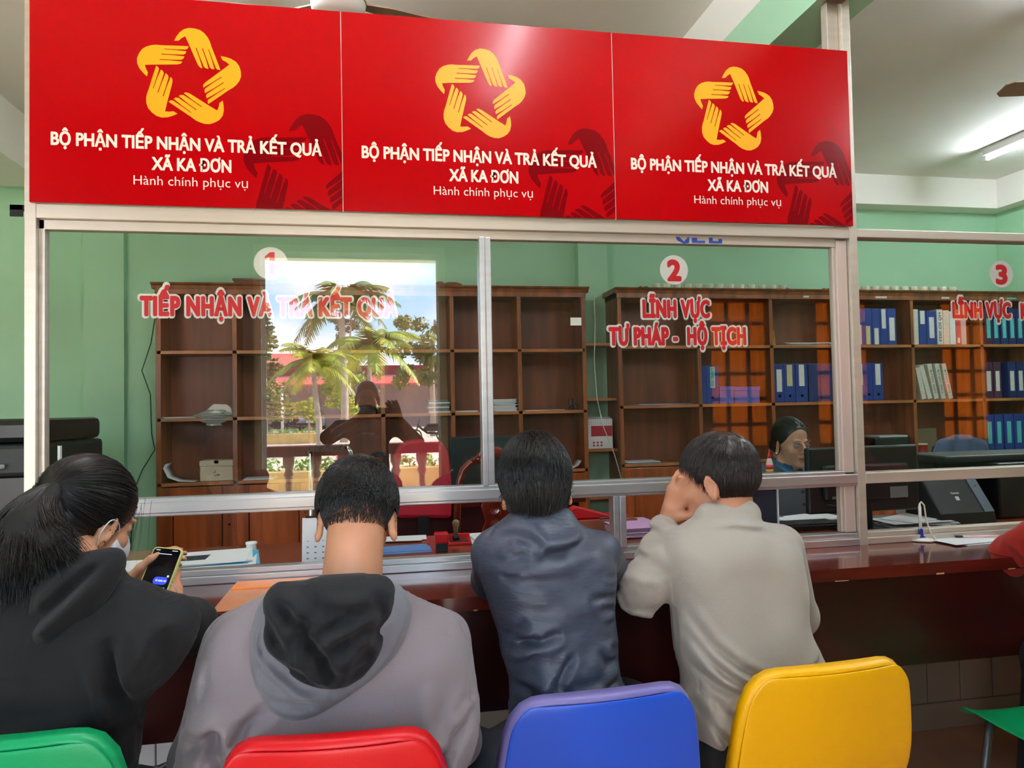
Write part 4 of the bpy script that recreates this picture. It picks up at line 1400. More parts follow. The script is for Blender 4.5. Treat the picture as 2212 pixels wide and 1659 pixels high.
# corded pen on the counter
c = atz(1993, 1168, .8755)
t = thing('corded_pen', 'white counter pen on a blue stand with a coiled cord', 'pen', c)
zc0 = .8755
MB().lathe([(.03, 0), (.032, .003), (.03, .007), (.012, .012)], (c[0], c[1], zc0), 24, sx=1.25).build('base', WHITE, t, smooth=True)
MB().prism([(-.012, .011), (.02, .011), (.006, .02), (.005, .045), (-.006, .045), (-.008, .02)], (c[0]-.006, c[1]-.007, zc0), (1, 0, 0), (0, 0, 1), (0, .014, 0)).build('stand', mat('blue plastic', (24, 30, 130), .35), t, bevel=.002)
MB().lathe([(.0055, .04), (.0055, .125), (.004, .13), (.003, .137)], (c[0]-.007, c[1], zc0), 12).build('pen', WHITE, t, smooth=True)
P = [(c[0]-.007, c[1], zc0+.136), (c[0]+.0, c[1], zc0+.143), (c[0]+.012, c[1], zc0+.13), (c[0]+.018, c[1], zc0+.08), (c[0]+.035, c[1]+.002, zc0+.03), (c[0]+.045, c[1]-.01, zc0+.008), (c[0]+.03, c[1]-.03, zc0+.004), (c[0], c[1]-.04, zc0+.004), (c[0]-.035, c[1]-.02, zc0+.004), (c[0]-.05, c[1]+.0, zc0+.004)]
PP = []
for k in range(len(P)-1):
    for q in range(5):
        u = q/5
        PP.append(np.array(P[k])*(1-u)+np.array(P[k+1])*u)
MB().tube(PP, .0028, 6).build('cord', mat('ivory cord', (224, 216, 190), .4), t, smooth=True)
c = atz(2095, 1166, .8755)
sheetpile(c, .24, .12, 3, 'white form sheets on the counter right of the corded pen', [PAPER], 31, .12, z=.8755)
t = thing('ballpoint_pen', 'pink and black ballpoint pen lying on the white forms', 'pen', (c[0]+.03, c[1]-.01, .8835))
MB().tube([(c[0]-.02, c[1]+.012, .887), (c[0]+.11, c[1]-.02, .887)], .004, 8).build('barrel', mat('pink pen', (232, 190, 190), .4), t, smooth=True)
MB().tube([(c[0]-.045, c[1]+.018, .887), (c[0]-.02, c[1]+.012, .887)], .0043, 8).build('cap', BLACK, t, smooth=True)

# transparent folder with an orange flap in front of the man in the grey jacket
a, b, c, d = [atz(*q, .878) for q in ((519, 1243), (700, 1228), (690, 1328), (486, 1329))]
b[1] = a[1]
PLF = mat('clear orange plastic folder', (226, 150, 110), .25, var=(9, .1, (1, 1, 1)), spec=.7)
t = thing('plastic_folder', 'clear plastic folder with an orange flap lying on the counter', 'folder', ((a[0]+b[0])/2, (a[1]+d[1])/2, .876))
y1 = -.045
y0 = -.37
MB().box((a[0]+.005, y0, .876), (a[0]+.30, y1-.03, .880), rz=-.0).build('pocket', PLF, t, bevel=.001)
MB().box((a[0]+.01, y1-.10, .880), (a[0]+.30, y1, .883)).build('orange_flap', mat('orange plastic', (255, 140, 20), .3), t, bevel=.001)
MB().box((a[0]+.09, y0+.03, .8801), (a[0]+.105, y1-.06, .8806)).build('crease', PAPG, t) if False else None

# ------------------------------------------------------------------ furniture behind the glass
t = thing('back_desk', 'dark red wooden desk standing behind the counter before the left bookcase', 'desk', (.6, 2.2, 0))
MB().box((.02, 1.75, .83), (1.2, 2.4, .86)).build('top', DESK, t, bevel=.004)
MB().box((.05, 1.80, .3), (1.17, 1.82, .83)).build('front_panel', DESKF, t)
for x in (.06, 1.13):
    MB().box((x, 1.82, 0), (x+.03, 2.35, .83)).build('leg_panel', DESKF, t)
ZB2 = .8605
a, b = at(972, 1050, 2.0), at(1140, 940, 2.0)
t = thing('monitor', 'dark monitor seen from behind through the mullion, on the back desk', 'monitor', ((a[0]+b[0])/2, 2.0, ZB2), 'monitors seen from behind')
MB().box((a[0], 2.0, ZB2+.06), (b[0], 2.03, b[2])).build('screen_housing', mat('dark teal monitor', (34, 46, 46), .35), t, bevel=.006)
MB().box(((a[0]+b[0])/2-.03, 2.03, ZB2), ((a[0]+b[0])/2+.03, 2.05, ZB2+.12)).build('stand_neck', BLACK, t)
MB().box(((a[0]+b[0])/2-.1, 1.97, ZB2), ((a[0]+b[0])/2+.1, 2.13, ZB2+.012)).build('stand_base', BLACK, t, bevel=.003)
c = at(1075, 1052, 1.82)
tag(MB().lathe([(.02, 0), (.045, .008), (.04, .03), (.015, .04)], (c[0], 1.84, ZB2), 16, sx=.8).build('computer_mouse', BLACK, smooth=True), 'black computer mouse on the back desk', 'mouse')
c = at(970, 1050, 1.9)
sheetpile((c[0], 1.86), .22, .12, 4, 'red and white booklets on the back desk', [PAPER, REDP, PAPER, PAPG], 44, .1, z=ZB2)

# carved wooden armchair
CW = mat('glossy carved redwood', (110, 32, 20), .2, coat=.6, bump=(40, .15, (1, 1, 1)))
Yc = 1.05
t = thing('carved_chair', 'carved glossy redwood armchair behind the glass mullion', 'chair', (at(1040, 1100, Yc)[0], Yc, 0))
pl0 = [(987, 1150), (989, 1080), (993, 1040), (1000, 1015), (1015, 1000), (1033, 992), (1046, 980), (1060, 976), (1076, 978), (1092, 984), (1104, 996), (1116, 1010), (1128, 1040), (1134, 1090), (1138, 1150)]
P = [at(x, y, Yc) for x, y in pl0]
MB().tube(P, [.018]*5+[.022, .026, .03, .03, .026, .022]+[.018]*4, 10).build('backrest_frame', CW, t, smooth=True)
m = MB()
for dx, dy, r in ((1023, 992, .014), (1037, 984, .017), (1050, 976, .015), (1066, 974, .02), (1082, 979, .016), (1096, 988, .014)):
    q = at(dx, dy, Yc)
    m.lathe([(.002, -.026), (r, -.02), (r, .012), (.003, .02)], q, 10, axis='Y')
m.build('crest_carving', CW, t, smooth=True)
m = MB()
for (x0_, x1_, y_) in ((1048, 1094, 1080), (1050, 1092, 1000)):
    pass
a, b = at(1040, 1150, Yc), at(1098, 1000, Yc)
m = MB().prism([(0, 0), (.02, .05), (.0, .12), (.02, .2), (.05, .24), (.09, .24), (.12, .2), (.14, .12), (.12, .05), (.14, 0)], (a[0], Yc-.01, a[2]), (b[0]-a[0], 0, 0) if False else (1, 0, 0), (0, 0, 1), (0, .02, 0))
for k in range(4):
    m.lathe([(.003, -.022), (.016, -.016), (.022, -.012), (.03, -.012), (.03, .01)], (a[0]+.07, Yc-.005, a[2]+.03+k*.058), 16, axis='Y')
m.build('backrest_splat', CW, t, smooth=False, bevel=.003)
xa, xb = P[0][0], P[-1][0]
MB().box((xa-.02, Yc-.03-.4, .40), (xb+.02, Yc+.02, .46)).build('seat', CW, t, bevel=.01)
for x_, y_ in ((xa, Yc), (xb, Yc), (xa, Yc-.38), (xb, Yc-.38)):
    MB().tube([(x_, y_, 0), (x_, y_, .42), (x_, y_, .46 if y_ < Yc else P[0][2]+.02)], [.018, .022, .018], 8).build('leg', CW, t, smooth=True)
for x_ in (xa, xb):
    MB().tube([(x_, Yc, .7), (x_, Yc-.36, .68), (x_, Yc-.38, .45)], .018, 8).build('armrest', CW, t, smooth=True)

# chair with carved crest and chrome arm, and the red plastic chair
Yk = 1.2
t = thing('office_chair', 'chair with a carved grey crest and a chrome arm, left of the red chair', 'chair', (at(705, 1000, Yk)[0], Yk, 0))
P = [at(x, y, Yk) for x, y in ((668, 974), (680, 964), (705, 961), (735, 961), (748, 964), (757, 975), (761, 1000), (761, 1060), (760, 1100))]
MB().tube(P[4:], .012, 8).build('chrome_arm', CHR, t, smooth=True)
a, b = P[0], at(745, 961, Yk)
m = MB().box((a[0], Yk-.015, a[2]-.004), (b[0], Yk+.015, b[2]+.002))
for k in range(7):
    x = a[0]+(b[0]-a[0])*(k+.5)/7
    m.tube([(x-.014, Yk-.017, a[2]+.004), (x-.004, Yk-.018, a[2]+.03), (x+.01, Yk-.018, a[2]+.018), (x+.016, Yk-.017, a[2]+.03)], .003, 5)
m.build('carved_crest', mat('dark carved wood', (66, 50, 46), .35), t, bevel=.003)
MB().box((a[0]+.01, Yk-.01, .5), (b[0]-.01, Yk+.01, a[2])).build('backrest', BLACK, t) if False else None
MB().box((a[0]-.02, Yk-.4, .42), (b[0]+.04, Yk+.02, .48)).build('seat', BLACK, t, bevel=.02)
for x_, y_ in ((a[0], Yk), (b[0]+.03, Yk), (a[0], Yk-.36), (b[0]+.03, Yk-.36)):
    MB().tube([(x_, y_, 0), (x_, y_, .43)], .013, 8).build('leg', CHR, t, smooth=True)
MB().tube([(a[0]+.005, Yk, .45), (a[0]+.005, Yk, a[2]+.005)], .012, 8).build('back_post', CHR, t, smooth=True)


def shell_chair(X, Y, rz, m_, rim, label, wt=.385, wb=.44, name='plastic_chair', zs=.45, group='colourful plastic waiting chairs', H=.79, leg=None):
    """moulded one-piece plastic seat on four metal legs; faces +Y at rz=0; (X, Y) = middle of the backrest top"""
    t = thing(name, label, 'chair', (X, Y, 0), group)
    cs, sn = math.cos(rz), math.sin(rz)

    def W(x, y, z):
        return (X+x*cs-y*sn, Y+x*sn+y*cs, z)
    # centre line of the shell from the top of the back down and forward to the front lip
    cl = [(.0, H), (.006, H-.05), (.016, .68), (.028, .60), (.042, .54), (.065, .485), (.11, .455), (.20, .448), (.32, .448), (.42, .452), (.47, .446), (.50, .42)]
    hw = [wt*.5, wt*.5+.008, wt*.5+.018, wb*.5, wb*.5, wb*.5, wb*.5, wb*.5, wb*.5, wb*.5-.004, wb*.5-.012, wb*.5-.03]
    rows = []
    N = 16
    for i, ((y, z), h) in enumerate(zip(cl, hw)):
        row = []
        for j in range(N+1):
            u = -1+2*j/N
            s_ = abs(u)
            x = u*h
            yy, zz = y, z
            curl = max(0, (s_-.72)/.28)**2
            if i < 5:
                yy = y-.03*(1-s_**2)*.8+.028*curl*.0
                zz = z
                if i == 0:
                    zz = z-.040*max(0, (s_-.84)/.16)**2.0
                    x = u*h
                elif i == 1:
                    zz = z-.006*max(0, (s_-.84)/.16)**2
            else:
                zz = z-.012*(1-s_**2)+.012*curl
            row.append(W(x, yy, zz+(.007*((u+1)/2-.5))))
        rows.append(row)
    MB().grid(rows).build('seat_shell', m_, t, smooth=True, solid=.007, sub=2)
    # rolled rim round the back
    R_ = [rows[k][0] for k in (5, 4, 3, 2, 1)]+[rows[0][j] for j in range(N+1)]+[rows[k][N] for k in (1, 2, 3, 4, 5)]
    c0 = Vector(W(0, .1, .6))
    Q = []
    for p_ in R_:
        Q.append(Vector(p_))
    # smooth the corners of the rim
    for _ in range(2):
        Q = [Q[0]]+[(Q[k-1]+Q[k]*2+Q[k+1])/4 for k in range(1, len(Q)-1)]+[Q[-1]]
    rm = MB()
    back = Vector((sn, -cs, 0))*-1
    up_ = []
    down = []
    P4 = []
    for k, q in enumerate(Q):
        inn = (c0-q)
        inn -= back*inn.dot(back)
        inn.normalize()
        f = Vector((-sn, cs, 0))
        P4.append([q+f*.002-inn*.002, q+f*.034-inn*.012, q+f*.036-inn*.004, q+f*.006+inn*.006])
    rm.grid([[tuple(p_) for p_ in r] for r in P4], close=True)
    rm.build('rim', rim, t, smooth=True, bevel=0)
    lm = leg or mat('grey painted steel', (90, 92, 96), .4, metal=.6)
    for sx in (-1, 1):
        for yy, dy in ((.14, -.05), (.42, .04)):
            MB().tube([W(sx*.15, yy, .44), W(sx*.19, yy+dy, 0)], .011, 8).build('leg', lm, t, smooth=True)
    MB().tube([W(-.16, .14, .435), W(.16, .14, .435)], .01, 6).tube([W(-.16, .42, .43), W(.16, .42, .43)], .01, 6).build('seat_frame', lm, t)
    return t


def plast(n_, c, r=.38):
    return mat(n_, c, r, spec=.5, bump=(300, .05, (1, 1, 1)))


shell_chair(at(912, 960, 1.3)[0], 1.3, 0, plast('red staff chair', (196, 24, 50)), plast('red staff chair', 0), 'red plastic chair behind the glass next to the palm reflection', H=at(905, 948, 1.3)[2], group='staff chairs') if False else None
t = thing('padded_chair', 'red padded chair behind the glass, right of the palm reflection', 'chair', (at(912, 1000, 1.6)[0], 1.6, 0))
P = [at(x, y, 1.6) for x, y in ((849, 985), (862, 962), (878, 952), (905, 948), (940, 948), (958, 955), (968, 975), (974, 1010), (976, 1060), (976, 1120), (858, 1120), (850, 1060))]
o = np.array([0, 1.35, 0])
MB().prism([(p_[0], p_[2]) for p_ in P], (0, 1.6, 0), (1, 0, 0), (0, 0, 1), (0, .05, 0)).build('backrest', mat('red leatherette', (176, 22, 44), .4), t, bevel=.02)
MB().box((P[-1][0], 1.17, .42), (P[8][0], 1.6, .5)).build('seat', MATS['red leatherette'], t, bevel=.03)
MB().box(((P[0][0]+P[8][0])/2-.03, 1.58, .3), ((P[0][0]+P[8][0])/2+.03, 1.61, P[9][2]+.02)).build('back_bracket', BLACK, t)
xm = (P[0][0]+P[8][0])/2
MB().tube([(xm, 1.4, .05), (xm, 1.4, .42)], .025, 10).build('gas_post', BLACK, t)
for k in range(5):
    a_ = 2*PI*k/5
    MB().tube([(xm, 1.4, .09), (xm+.25*math.cos(a_), 1.4+.25*math.sin(a_), .05)], .018, 6).build('base_arm', BLACK, t)
    MB().lathe([(.025, -.01), (.025, .01)], (xm+.25*math.cos(a_), 1.4+.25*math.sin(a_), .026), 12, axis='X').build('caster', BLACK, t)

# jacket hung over a chair at the right
Yj = 1.35
t = thing('office_chair', 'office chair at the right with a blue grey jacket over its back', 'chair', (at(2068, 1000, Yj)[0], Yj, 0))
P = [at(x, y, Yj) for x, y in ((2015, 1120), (2016, 1000), (2022, 965), (2040, 948), (2070, 943), (2100, 946), (2118, 962), (2124, 1000), (2125, 1120))]
MB().prism([(p_[0], p_[2]) for p_ in P], (0, Yj, 0), (1, 0, 0), (0, 0, 1), (0, .04, 0)).build('backrest', BLACK, t, bevel=.015)
MB().box((P[0][0], .9, .42), (P[-1][0], Yj, .5)).build('seat', BLACK, t, bevel=.03)
xm = (P[0][0]+P[-1][0])/2
MB().tube([(xm, 1.15, .05), (xm, 1.15, .42)], .025, 10).build('gas_post', BLACK, t)
for k in range(5):
    a_ = 2*PI*k/5
    MB().tube([(xm, 1.15, .06), (xm+.25*math.cos(a_), 1.15+.25*math.sin(a_), .03)], .02, 6).build('base_arm', BLACK, t)
tag(MB().grid([[tuple(at(2003+(2133-2003)*(.5+.5*u*(1-.22*max(0, 1-v*2.2)**2)), 938+16*u*u*max(0, 1-v*1.5)+v*150, Yj)+np.array([0, sgn, 0])*(.03+.012*math.sin(u*9+v*3)+.01*v)) for v in [k/10 for k in range(10, -1, -1)]] if sgn < 0 else
               [tuple(at(2003+(2133-2003)*(.5+.5*u*(1-.22*max(0, 1-v*2.2)**2)), 938+16*u*u*max(0, 1-v*1.5)+v*150, Yj)+np.array([0, .06, 0])) for v in [k/10 for k in range(11)]] for (u, sgn) in [(-1+2*k/18, -1) for k in range(19)]]).build('draped_jacket', mat('blue grey cloth', (74, 90, 116), .85), smooth=True, solid=.008), 'blue grey jacket draped over the office chair back', 'jacket')

# black box with grey lid and tin on the lowest shelf level, plastic bag
a, b = at(1887, 955, 2.96), at(1968, 920, 2.96)
t = thing('black_case', 'black case with a grey magazine on top, inside the bookcase above the monitor', 'case', ((a[0]+b[0])/2, 3.0, zC2))
MB().box((a[0], 2.94, zC2+.001), (4.355, 3.16, zC2+.14)).build('case_body', mat('black plastic film', (22, 24, 24), .15, bump=(30, .6, (1, 1, 1))), t, bevel=.012)
MB().box((a[0]+.05, 2.95, zC2+.14), (4.34, 3.14, zC2+.155)).build('magazine', PAPG, t, bevel=.002)
a = at(1999, 985, 2.95)
t = thing('food_tin', 'small red round tin at the bottom of the bookcase beside the jacket', 'tin', (a[0]-.0, 2.98, zC2))
MB().lathe([(.05, 0), (.052, .004), (.05, .008), (.05, .06), (.052, .064), (.05, .066)], (a[0], 3.0, zC2+.001), 24).build('can', mat('red tin print', (150, 30, 34), .35), t, smooth=True)
MB().lathe([(.0525, .066), (.0525, .076), (.002, .078)], (a[0], 3.0, zC2+.001), 24).build('lid', mat('cream lid', (210, 196, 160), .4), t, smooth=True)
a = at(2000, 955, 2.95)
tag(MB().box((a[0]+.0, 3.06, zC2+.001), (a[0]+.2, 3.12, zC2+.2)).build('cardboard_sheet', mat('grey brown board', (120, 106, 80), .7)), 'dull grey brown board leaning behind the red tin', 'board')
rg = np.random.default_rng(5)
c = at(472, 895, 2.95)
t = thing('plastic_bag', 'white styrofoam box wrapped in a crumpled clear plastic bag on the shelf', 'bag', (c[0], 2.97, zl))
MB().prism([(-.09, 0), (.09, 0), (.08, .06), (.05, .085), (-.04, .09), (-.08, .05)], (c[0]+.01, 2.92, zl+.005), (1, 0, 0), (0, 0, 1), (0, .13, 0)).build('foam_box', mat('foam white', (220, 214, 200), .7), t, bevel=.01)
G = []
for i in range(15):
    row = []
    for j in range(13):
        u, v = i/14, j/12
        a_ = v*2*PI
        r = (.04+.07*math.sin(PI*min(1, u*1.15)))*(1+.22*rg.uniform(-1, 1))
        row.append((c[0]-.02+r*1.15*math.cos(a_), 2.915+r*.28*math.sin(a_)-.0, zl+.055-.11*u))
    row[-1] = row[0]
    G.append(row)
PLB = mat('crumpled clear plastic', (225, 225, 215), .12, trans=.6)
MB().grid(G).build('plastic_film', PLB, t, smooth=False)
a = at(790, 882, 2.97)
tag(MB().lathe([(.09, 0), (.085, .02), (.07, .05), (.04, .065), (.001, .07)], (a[0], 3.02, zl+.001), 14, sy=.8).build('dark_cap', mat('dark teal cloth', (24, 36, 42), .9, bump=(30, .6, (1, 1, 1))), smooth=True), 'dark crumpled cap on the shelf behind the photographer reflection', 'cap')
a = at(1527, 745, 2.96)
tag(MB().lathe([(.06, 0), (.055, .018), (.03, .03), (.001, .034)], (a[0], 3.0, zA+.001), 12, sy=.6).build('coiled_cable', BLACK, smooth=False), 'small black coiled cable on the top shelf above the plain blue binder', 'cable')

# photocopier at the far left
t = thing('photocopier', 'large black photocopier at the left edge of the photo', 'photocopier', (-2.55, 1.7, 0))
a = at(100, 1000, 1.4)
xr = a[0]
zt_ = at(30, 905, 1.4)[2]
DK = mat('charcoal plastic', (24, 30, 30), .5)
MB().box((xr-.75, 1.4, .06), (xr, 2.1, .95)).build('cabinet', DK, t, bevel=.015)
MB().box((xr-.75, 1.42, .95), (xr-.02, 2.1, 1.12)).build('middle_unit', BLACK, t, bevel=.01)
MB().box((xr-.78, 1.36, 1.12), (xr+.01, 2.1, 1.27)).build('scanner_unit', DK, t, bevel=.02)
MB().box((xr-.72, 1.42, 1.272), (xr, 2.1, zt_)).build('document_feeder', BLACK, t, bevel=.03)
MB().box((xr-.5, 1.30, 1.16), (xr-.16, 1.42, 1.18)).build('control_panel', WHITE, t, bevel=.006)
for k in range(2):
    MB().box((xr-.7, 1.392, .12+.4*k), (xr-.05, 1.401, .46+.4*k)).build('paper_drawer', DK, t, bevel=.01)
    MB().box((xr-.12, 1.385, .3+.4*k), (xr-.08, 1.393, .38+.4*k)).build('drawer_handle', GRY, t)

# hanging whitish cloth strip and small cable behind the ponytailed woman
a = at(272, 1080, .9)
m = MB()
for k in range(7):
    x = a[0]-.03+k*.012
    m.box((x, .9+.004*(k % 2), .91), (x+.01, .904+.004*(k % 2), at(270, 1118, .9)[2]+.09-.004*k))
# ------------------------------------------------------------------ ceiling fans
def fan(c, a0, label, blades=3, R_=.55):
    t = thing('ceiling_fan', label, 'fan', c, 'ceiling fans')
    x, y, z = c
    MB().tube([(x, y, z+.05), (x, y, ZC-.03)], .012, 8).build('down_rod', WHITE, t)
    MB().lathe([(.02, 0), (.06, -.02), (.062, -.05), (.02, -.06)], (x, y, ZC), 20).build('canopy', WHITE, t, smooth=True)
    MB().lathe([(.01, -.05), (.08, -.045), (.105, -.02), (.11, .01), (.1, .035), (.05, .05), (.01, .055)], (x, y, z), 28).build('motor_housing', WHITE, t, smooth=True)
    MB().lathe([(.112, .006), (.112, .012)], (x, y, z), 28).build('gold_band', mat('gold trim', (200, 170, 90), .3, metal=.8), t, smooth=True)
    for k in range(blades):
        a = a0+2*PI*k/blades
        d, s_ = Vector((math.cos(a), math.sin(a), 0)), Vector((-math.sin(a), math.cos(a), 0))
        o_ = Vector((x, y, z+.0))
        pts = [(.1, -.03), (.2, -.055), (R_, -.065), (R_+.03, -.04), (R_+.03, .04), (R_, .06), (.2, .05), (.1, .03)]
        MB().add([tuple(o_+d*u+s_*v+Vector((0, 0, .02+v*.18))) for u, v in pts], [tuple(range(8))]).build('blade', mat('brown fan blade', (150, 120, 96), .5), t, solid=.006)


c = atz(731, 12, 3.02)
fan((c[0], c[1], 3.02), .3, 'white ceiling fan peeking over the red sign boards')
c = atz(2185, 192, 3.0)
fan((c[0]+.52, c[1]-.1, 2.98), PI*.94, 'ceiling fan at the right edge with only a blade tip in view')
# ------------------------------------------------------------------ sculpting toolkit: distance fields meshed by surface nets
def _hash(i, j, k, s):
    n = (i*374761393+j*668265263+k*2147483647+s*974711) & 0x7fffffff
    n = (n ^ (n >> 13))*1274126177 & 0x7fffffff
    return ((n ^ (n >> 16)) & 0xffff)/65535.0*2-1


def noise3(P, sc, seed=0):
    q = P/np.asarray(sc)
    i = np.floor(q).astype(np.int64)
    f = q-i
    f = f*f*(3-2*f)
    r = 0
    for a in (0, 1):
        for b in (0, 1):
            for c in (0, 1):
                w_ = (f[..., 0] if a else 1-f[..., 0])*(f[..., 1] if b else 1-f[..., 1])*(f[..., 2] if c else 1-f[..., 2])
                r = r+w_*_hash(i[..., 0]+a, i[..., 1]+b, i[..., 2]+c, seed)
    return r


def ell(c, r, R=None):
    c, r = np.asarray(c, float), np.asarray(r, float)

    def f(P):
        q = P-c
        if R is not None:
            q = q @ R
        k0 = np.sqrt(((q/r)**2).sum(-1))
        k1 = np.sqrt(((q/(r*r))**2).sum(-1))+1e-9
        return k0*(k0-1)/k1
    return f


def cap(a, b, ra, rb=None):
    a, b = np.asarray(a, float), np.asarray(b, float)
    rb = ra if rb is None else rb
    ab = b-a
    L = (ab*ab).sum()+1e-12

    def f(P):
        h = np.clip(((P-a)@ab)/L, 0, 1)
        return np.sqrt(((P-a-h[..., None]*ab)**2).sum(-1))-(ra+(rb-ra)*h)
    return f


def smin(a, b, k):
    h = np.clip(.5+.5*(b-a)/k, 0, 1)
    return b*(1-h)+a*h-k*h*(1-h)


def union(fs, k=.02):
    def f(P):
        d = fs[0](P)
        for g in fs[1:]:
            kk = k
            if isinstance(g, tuple):
                g, kk = g
            d = smin(d, g(P), kk)
        return d
    return f


def minus(f, g, k=.005):
    return lambda P: -smin(-f(P), g(P), k)


def inter(f, g, k=.005):
    return lambda P: -smin(-f(P), -g(P), k)


def nets(f, lo, hi, h):
    lo, hi = np.asarray(lo, float), np.asarray(hi, float)
    B = 8
    nb = np.ceil((hi-lo)/(h*B)).astype(int)
    n = nb*B
    cz = [lo[a]+(np.arange(nb[a])+.5)*B*h-.5*h for a in range(3)]
    C = np.stack(np.meshgrid(*cz, indexing='ij'), -1)
    dc = f(C.reshape(-1, 3)).reshape(nb)
    D = np.repeat(np.repeat(np.repeat(np.where(dc < 0, -1., 1.), B, 0), B, 1), B, 2)
    act = np.argwhere(np.abs(dc) < h*B*.87*1.9)
    off = np.stack(np.meshgrid(*[np.arange(B)]*3, indexing='ij'), -1)
    for s in range(0, len(act), 400):
        A = act[s:s+400]
        idx = A[:, None, None, None, :]*B+off[None]
        P = lo+idx*h
        v = f(P.reshape(-1, 3))
        ii = idx.reshape(-1, 3)
        D[ii[:, 0], ii[:, 1], ii[:, 2]] = v
    ins = D < 0
    s8 = [(a, b, c) for a in (0, 1) for b in (0, 1) for c in (0, 1)]
    cnt = sum(ins[a:n[0]-1+a, b:n[1]-1+b, c:n[2]-1+c].astype(np.int8) for a, b, c in s8)
    cells = np.argwhere((cnt > 0) & (cnt < 8))
    vid = -np.ones(n-1, int)
    vid[cells[:, 0], cells[:, 1], cells[:, 2]] = np.arange(len(cells))
    acc = np.zeros((len(cells), 3))
    num = np.zeros(len(cells))
    for ax in range(3):
        e = np.zeros(3, int)
        e[ax] = 1
        for a in (0, 1):
            for b in (0, 1):
                o = np.zeros(3, int)
                o[(ax+1) % 3] = a
                o[(ax+2) % 3] = b
                p = cells+o
                q = p+e
                da = D[p[:, 0], p[:, 1], p[:, 2]]
                db = D[q[:, 0], q[:, 1], q[:, 2]]
                m = (da < 0) != (db < 0)
                t = np.where(m, da/np.where(m, da-db, 1), 0)
                acc[m] += (o+e*t[:, None])[m]
                num[m] += 1
    V = lo+(cells+acc/num[:, None])*h
    F = []
    for ax in range(3):
        e = np.zeros(3, int)
        e[ax] = 1
        u, w_ = (ax+1) % 3, (ax+2) % 3
        sl0 = [slice(0, n[k]-1) if k == ax else slice(1, n[k]-1) for k in range(3)]
        A = ins[tuple(sl0)]
        sl1 = list(sl0)
        sl1[ax] = slice(1, n[ax])
        Bv = ins[tuple(sl1)]
        for flip, M in ((False, A & ~Bv), (True, ~A & Bv)):
            p = np.argwhere(M)+np.array([0 if k == ax else 1 for k in range(3)])
            if not len(p):
                continue
            c = []
            for a, b in ((0, 0), (1, 0), (1, 1), (0, 1)):
                q = p.copy()
                q[:, u] -= a
                q[:, w_] -= b
                c.append(vid[q[:, 0], q[:, 1], q[:, 2]])
            c = np.stack(c, 1)
            if flip:
                c = c[:, ::-1]
            F.append(c)
    F = np.concatenate(F)
    F = F[(F >= 0).all(1)]
    return V, F


def sculpt(name, f, lo, hi, h, m, parent, smooth_it=0):
    V, F = nets(f, lo, hi, h)
    me = bpy.data.meshes.new(name)
    me.vertices.add(len(V))
    me.vertices.foreach_set('co', V.ravel())
    me.loops.add(F.size)
    me.loops.foreach_set('vertex_index', F.ravel())
    me.polygons.add(len(F))
    me.polygons.foreach_set('loop_start', np.arange(0, F.size, 4))
    me.polygons.foreach_set('loop_total', np.full(len(F), 4))
    me.update(calc_edges=True)
    me.validate()
    me.polygons.foreach_set('use_smooth', [True]*len(me.polygons))
    for q in (m if isinstance(m, (list, tuple)) else [m]):
        me.materials.append(q)
    o = bpy.data.objects.new(name, me)
    COL.objects.link(o)
    o.parent = parent
    o.matrix_parent_inverse = WM[parent.name].inverted()
    WM[o.name] = Matrix.Identity(4)
    if smooth_it:
        md = o.modifiers.new('relax', 'SMOOTH')
        md.iterations = smooth_it
        md.factor = .5
    return o


def chaikin(P, n=2):
    P = np.asarray(P, float)
    for _ in range(n):
        Q = np.roll(P, -1, 0)
        P = np.stack([P*.75+Q*.25, P*.25+Q*.75], 1).reshape(-1, 2)
    return P


def segdist(X, Z, P, closed=False):
    d = np.full(X.shape, 1e9)
    n = len(P)
    for i in range(n if closed else n-1):
        a, b = P[i], P[(i+1) % n]
        ab = b-a
        L = ab@ab+1e-12
        h = np.clip(((X-a[0])*ab[0]+(Z-a[1])*ab[1])/L, 0, 1)
        d = np.minimum(d, np.hypot(X-a[0]-h*ab[0], Z-a[1]-h*ab[1]))
    return d


def blur2(A, n):
    for _ in range(n):
        A = (np.roll(A, 1, 0)+np.roll(A, -1, 0)+2*A)/4
        A = (np.roll(A, 1, 1)+np.roll(A, -1, 1)+2*A)/4
    return A


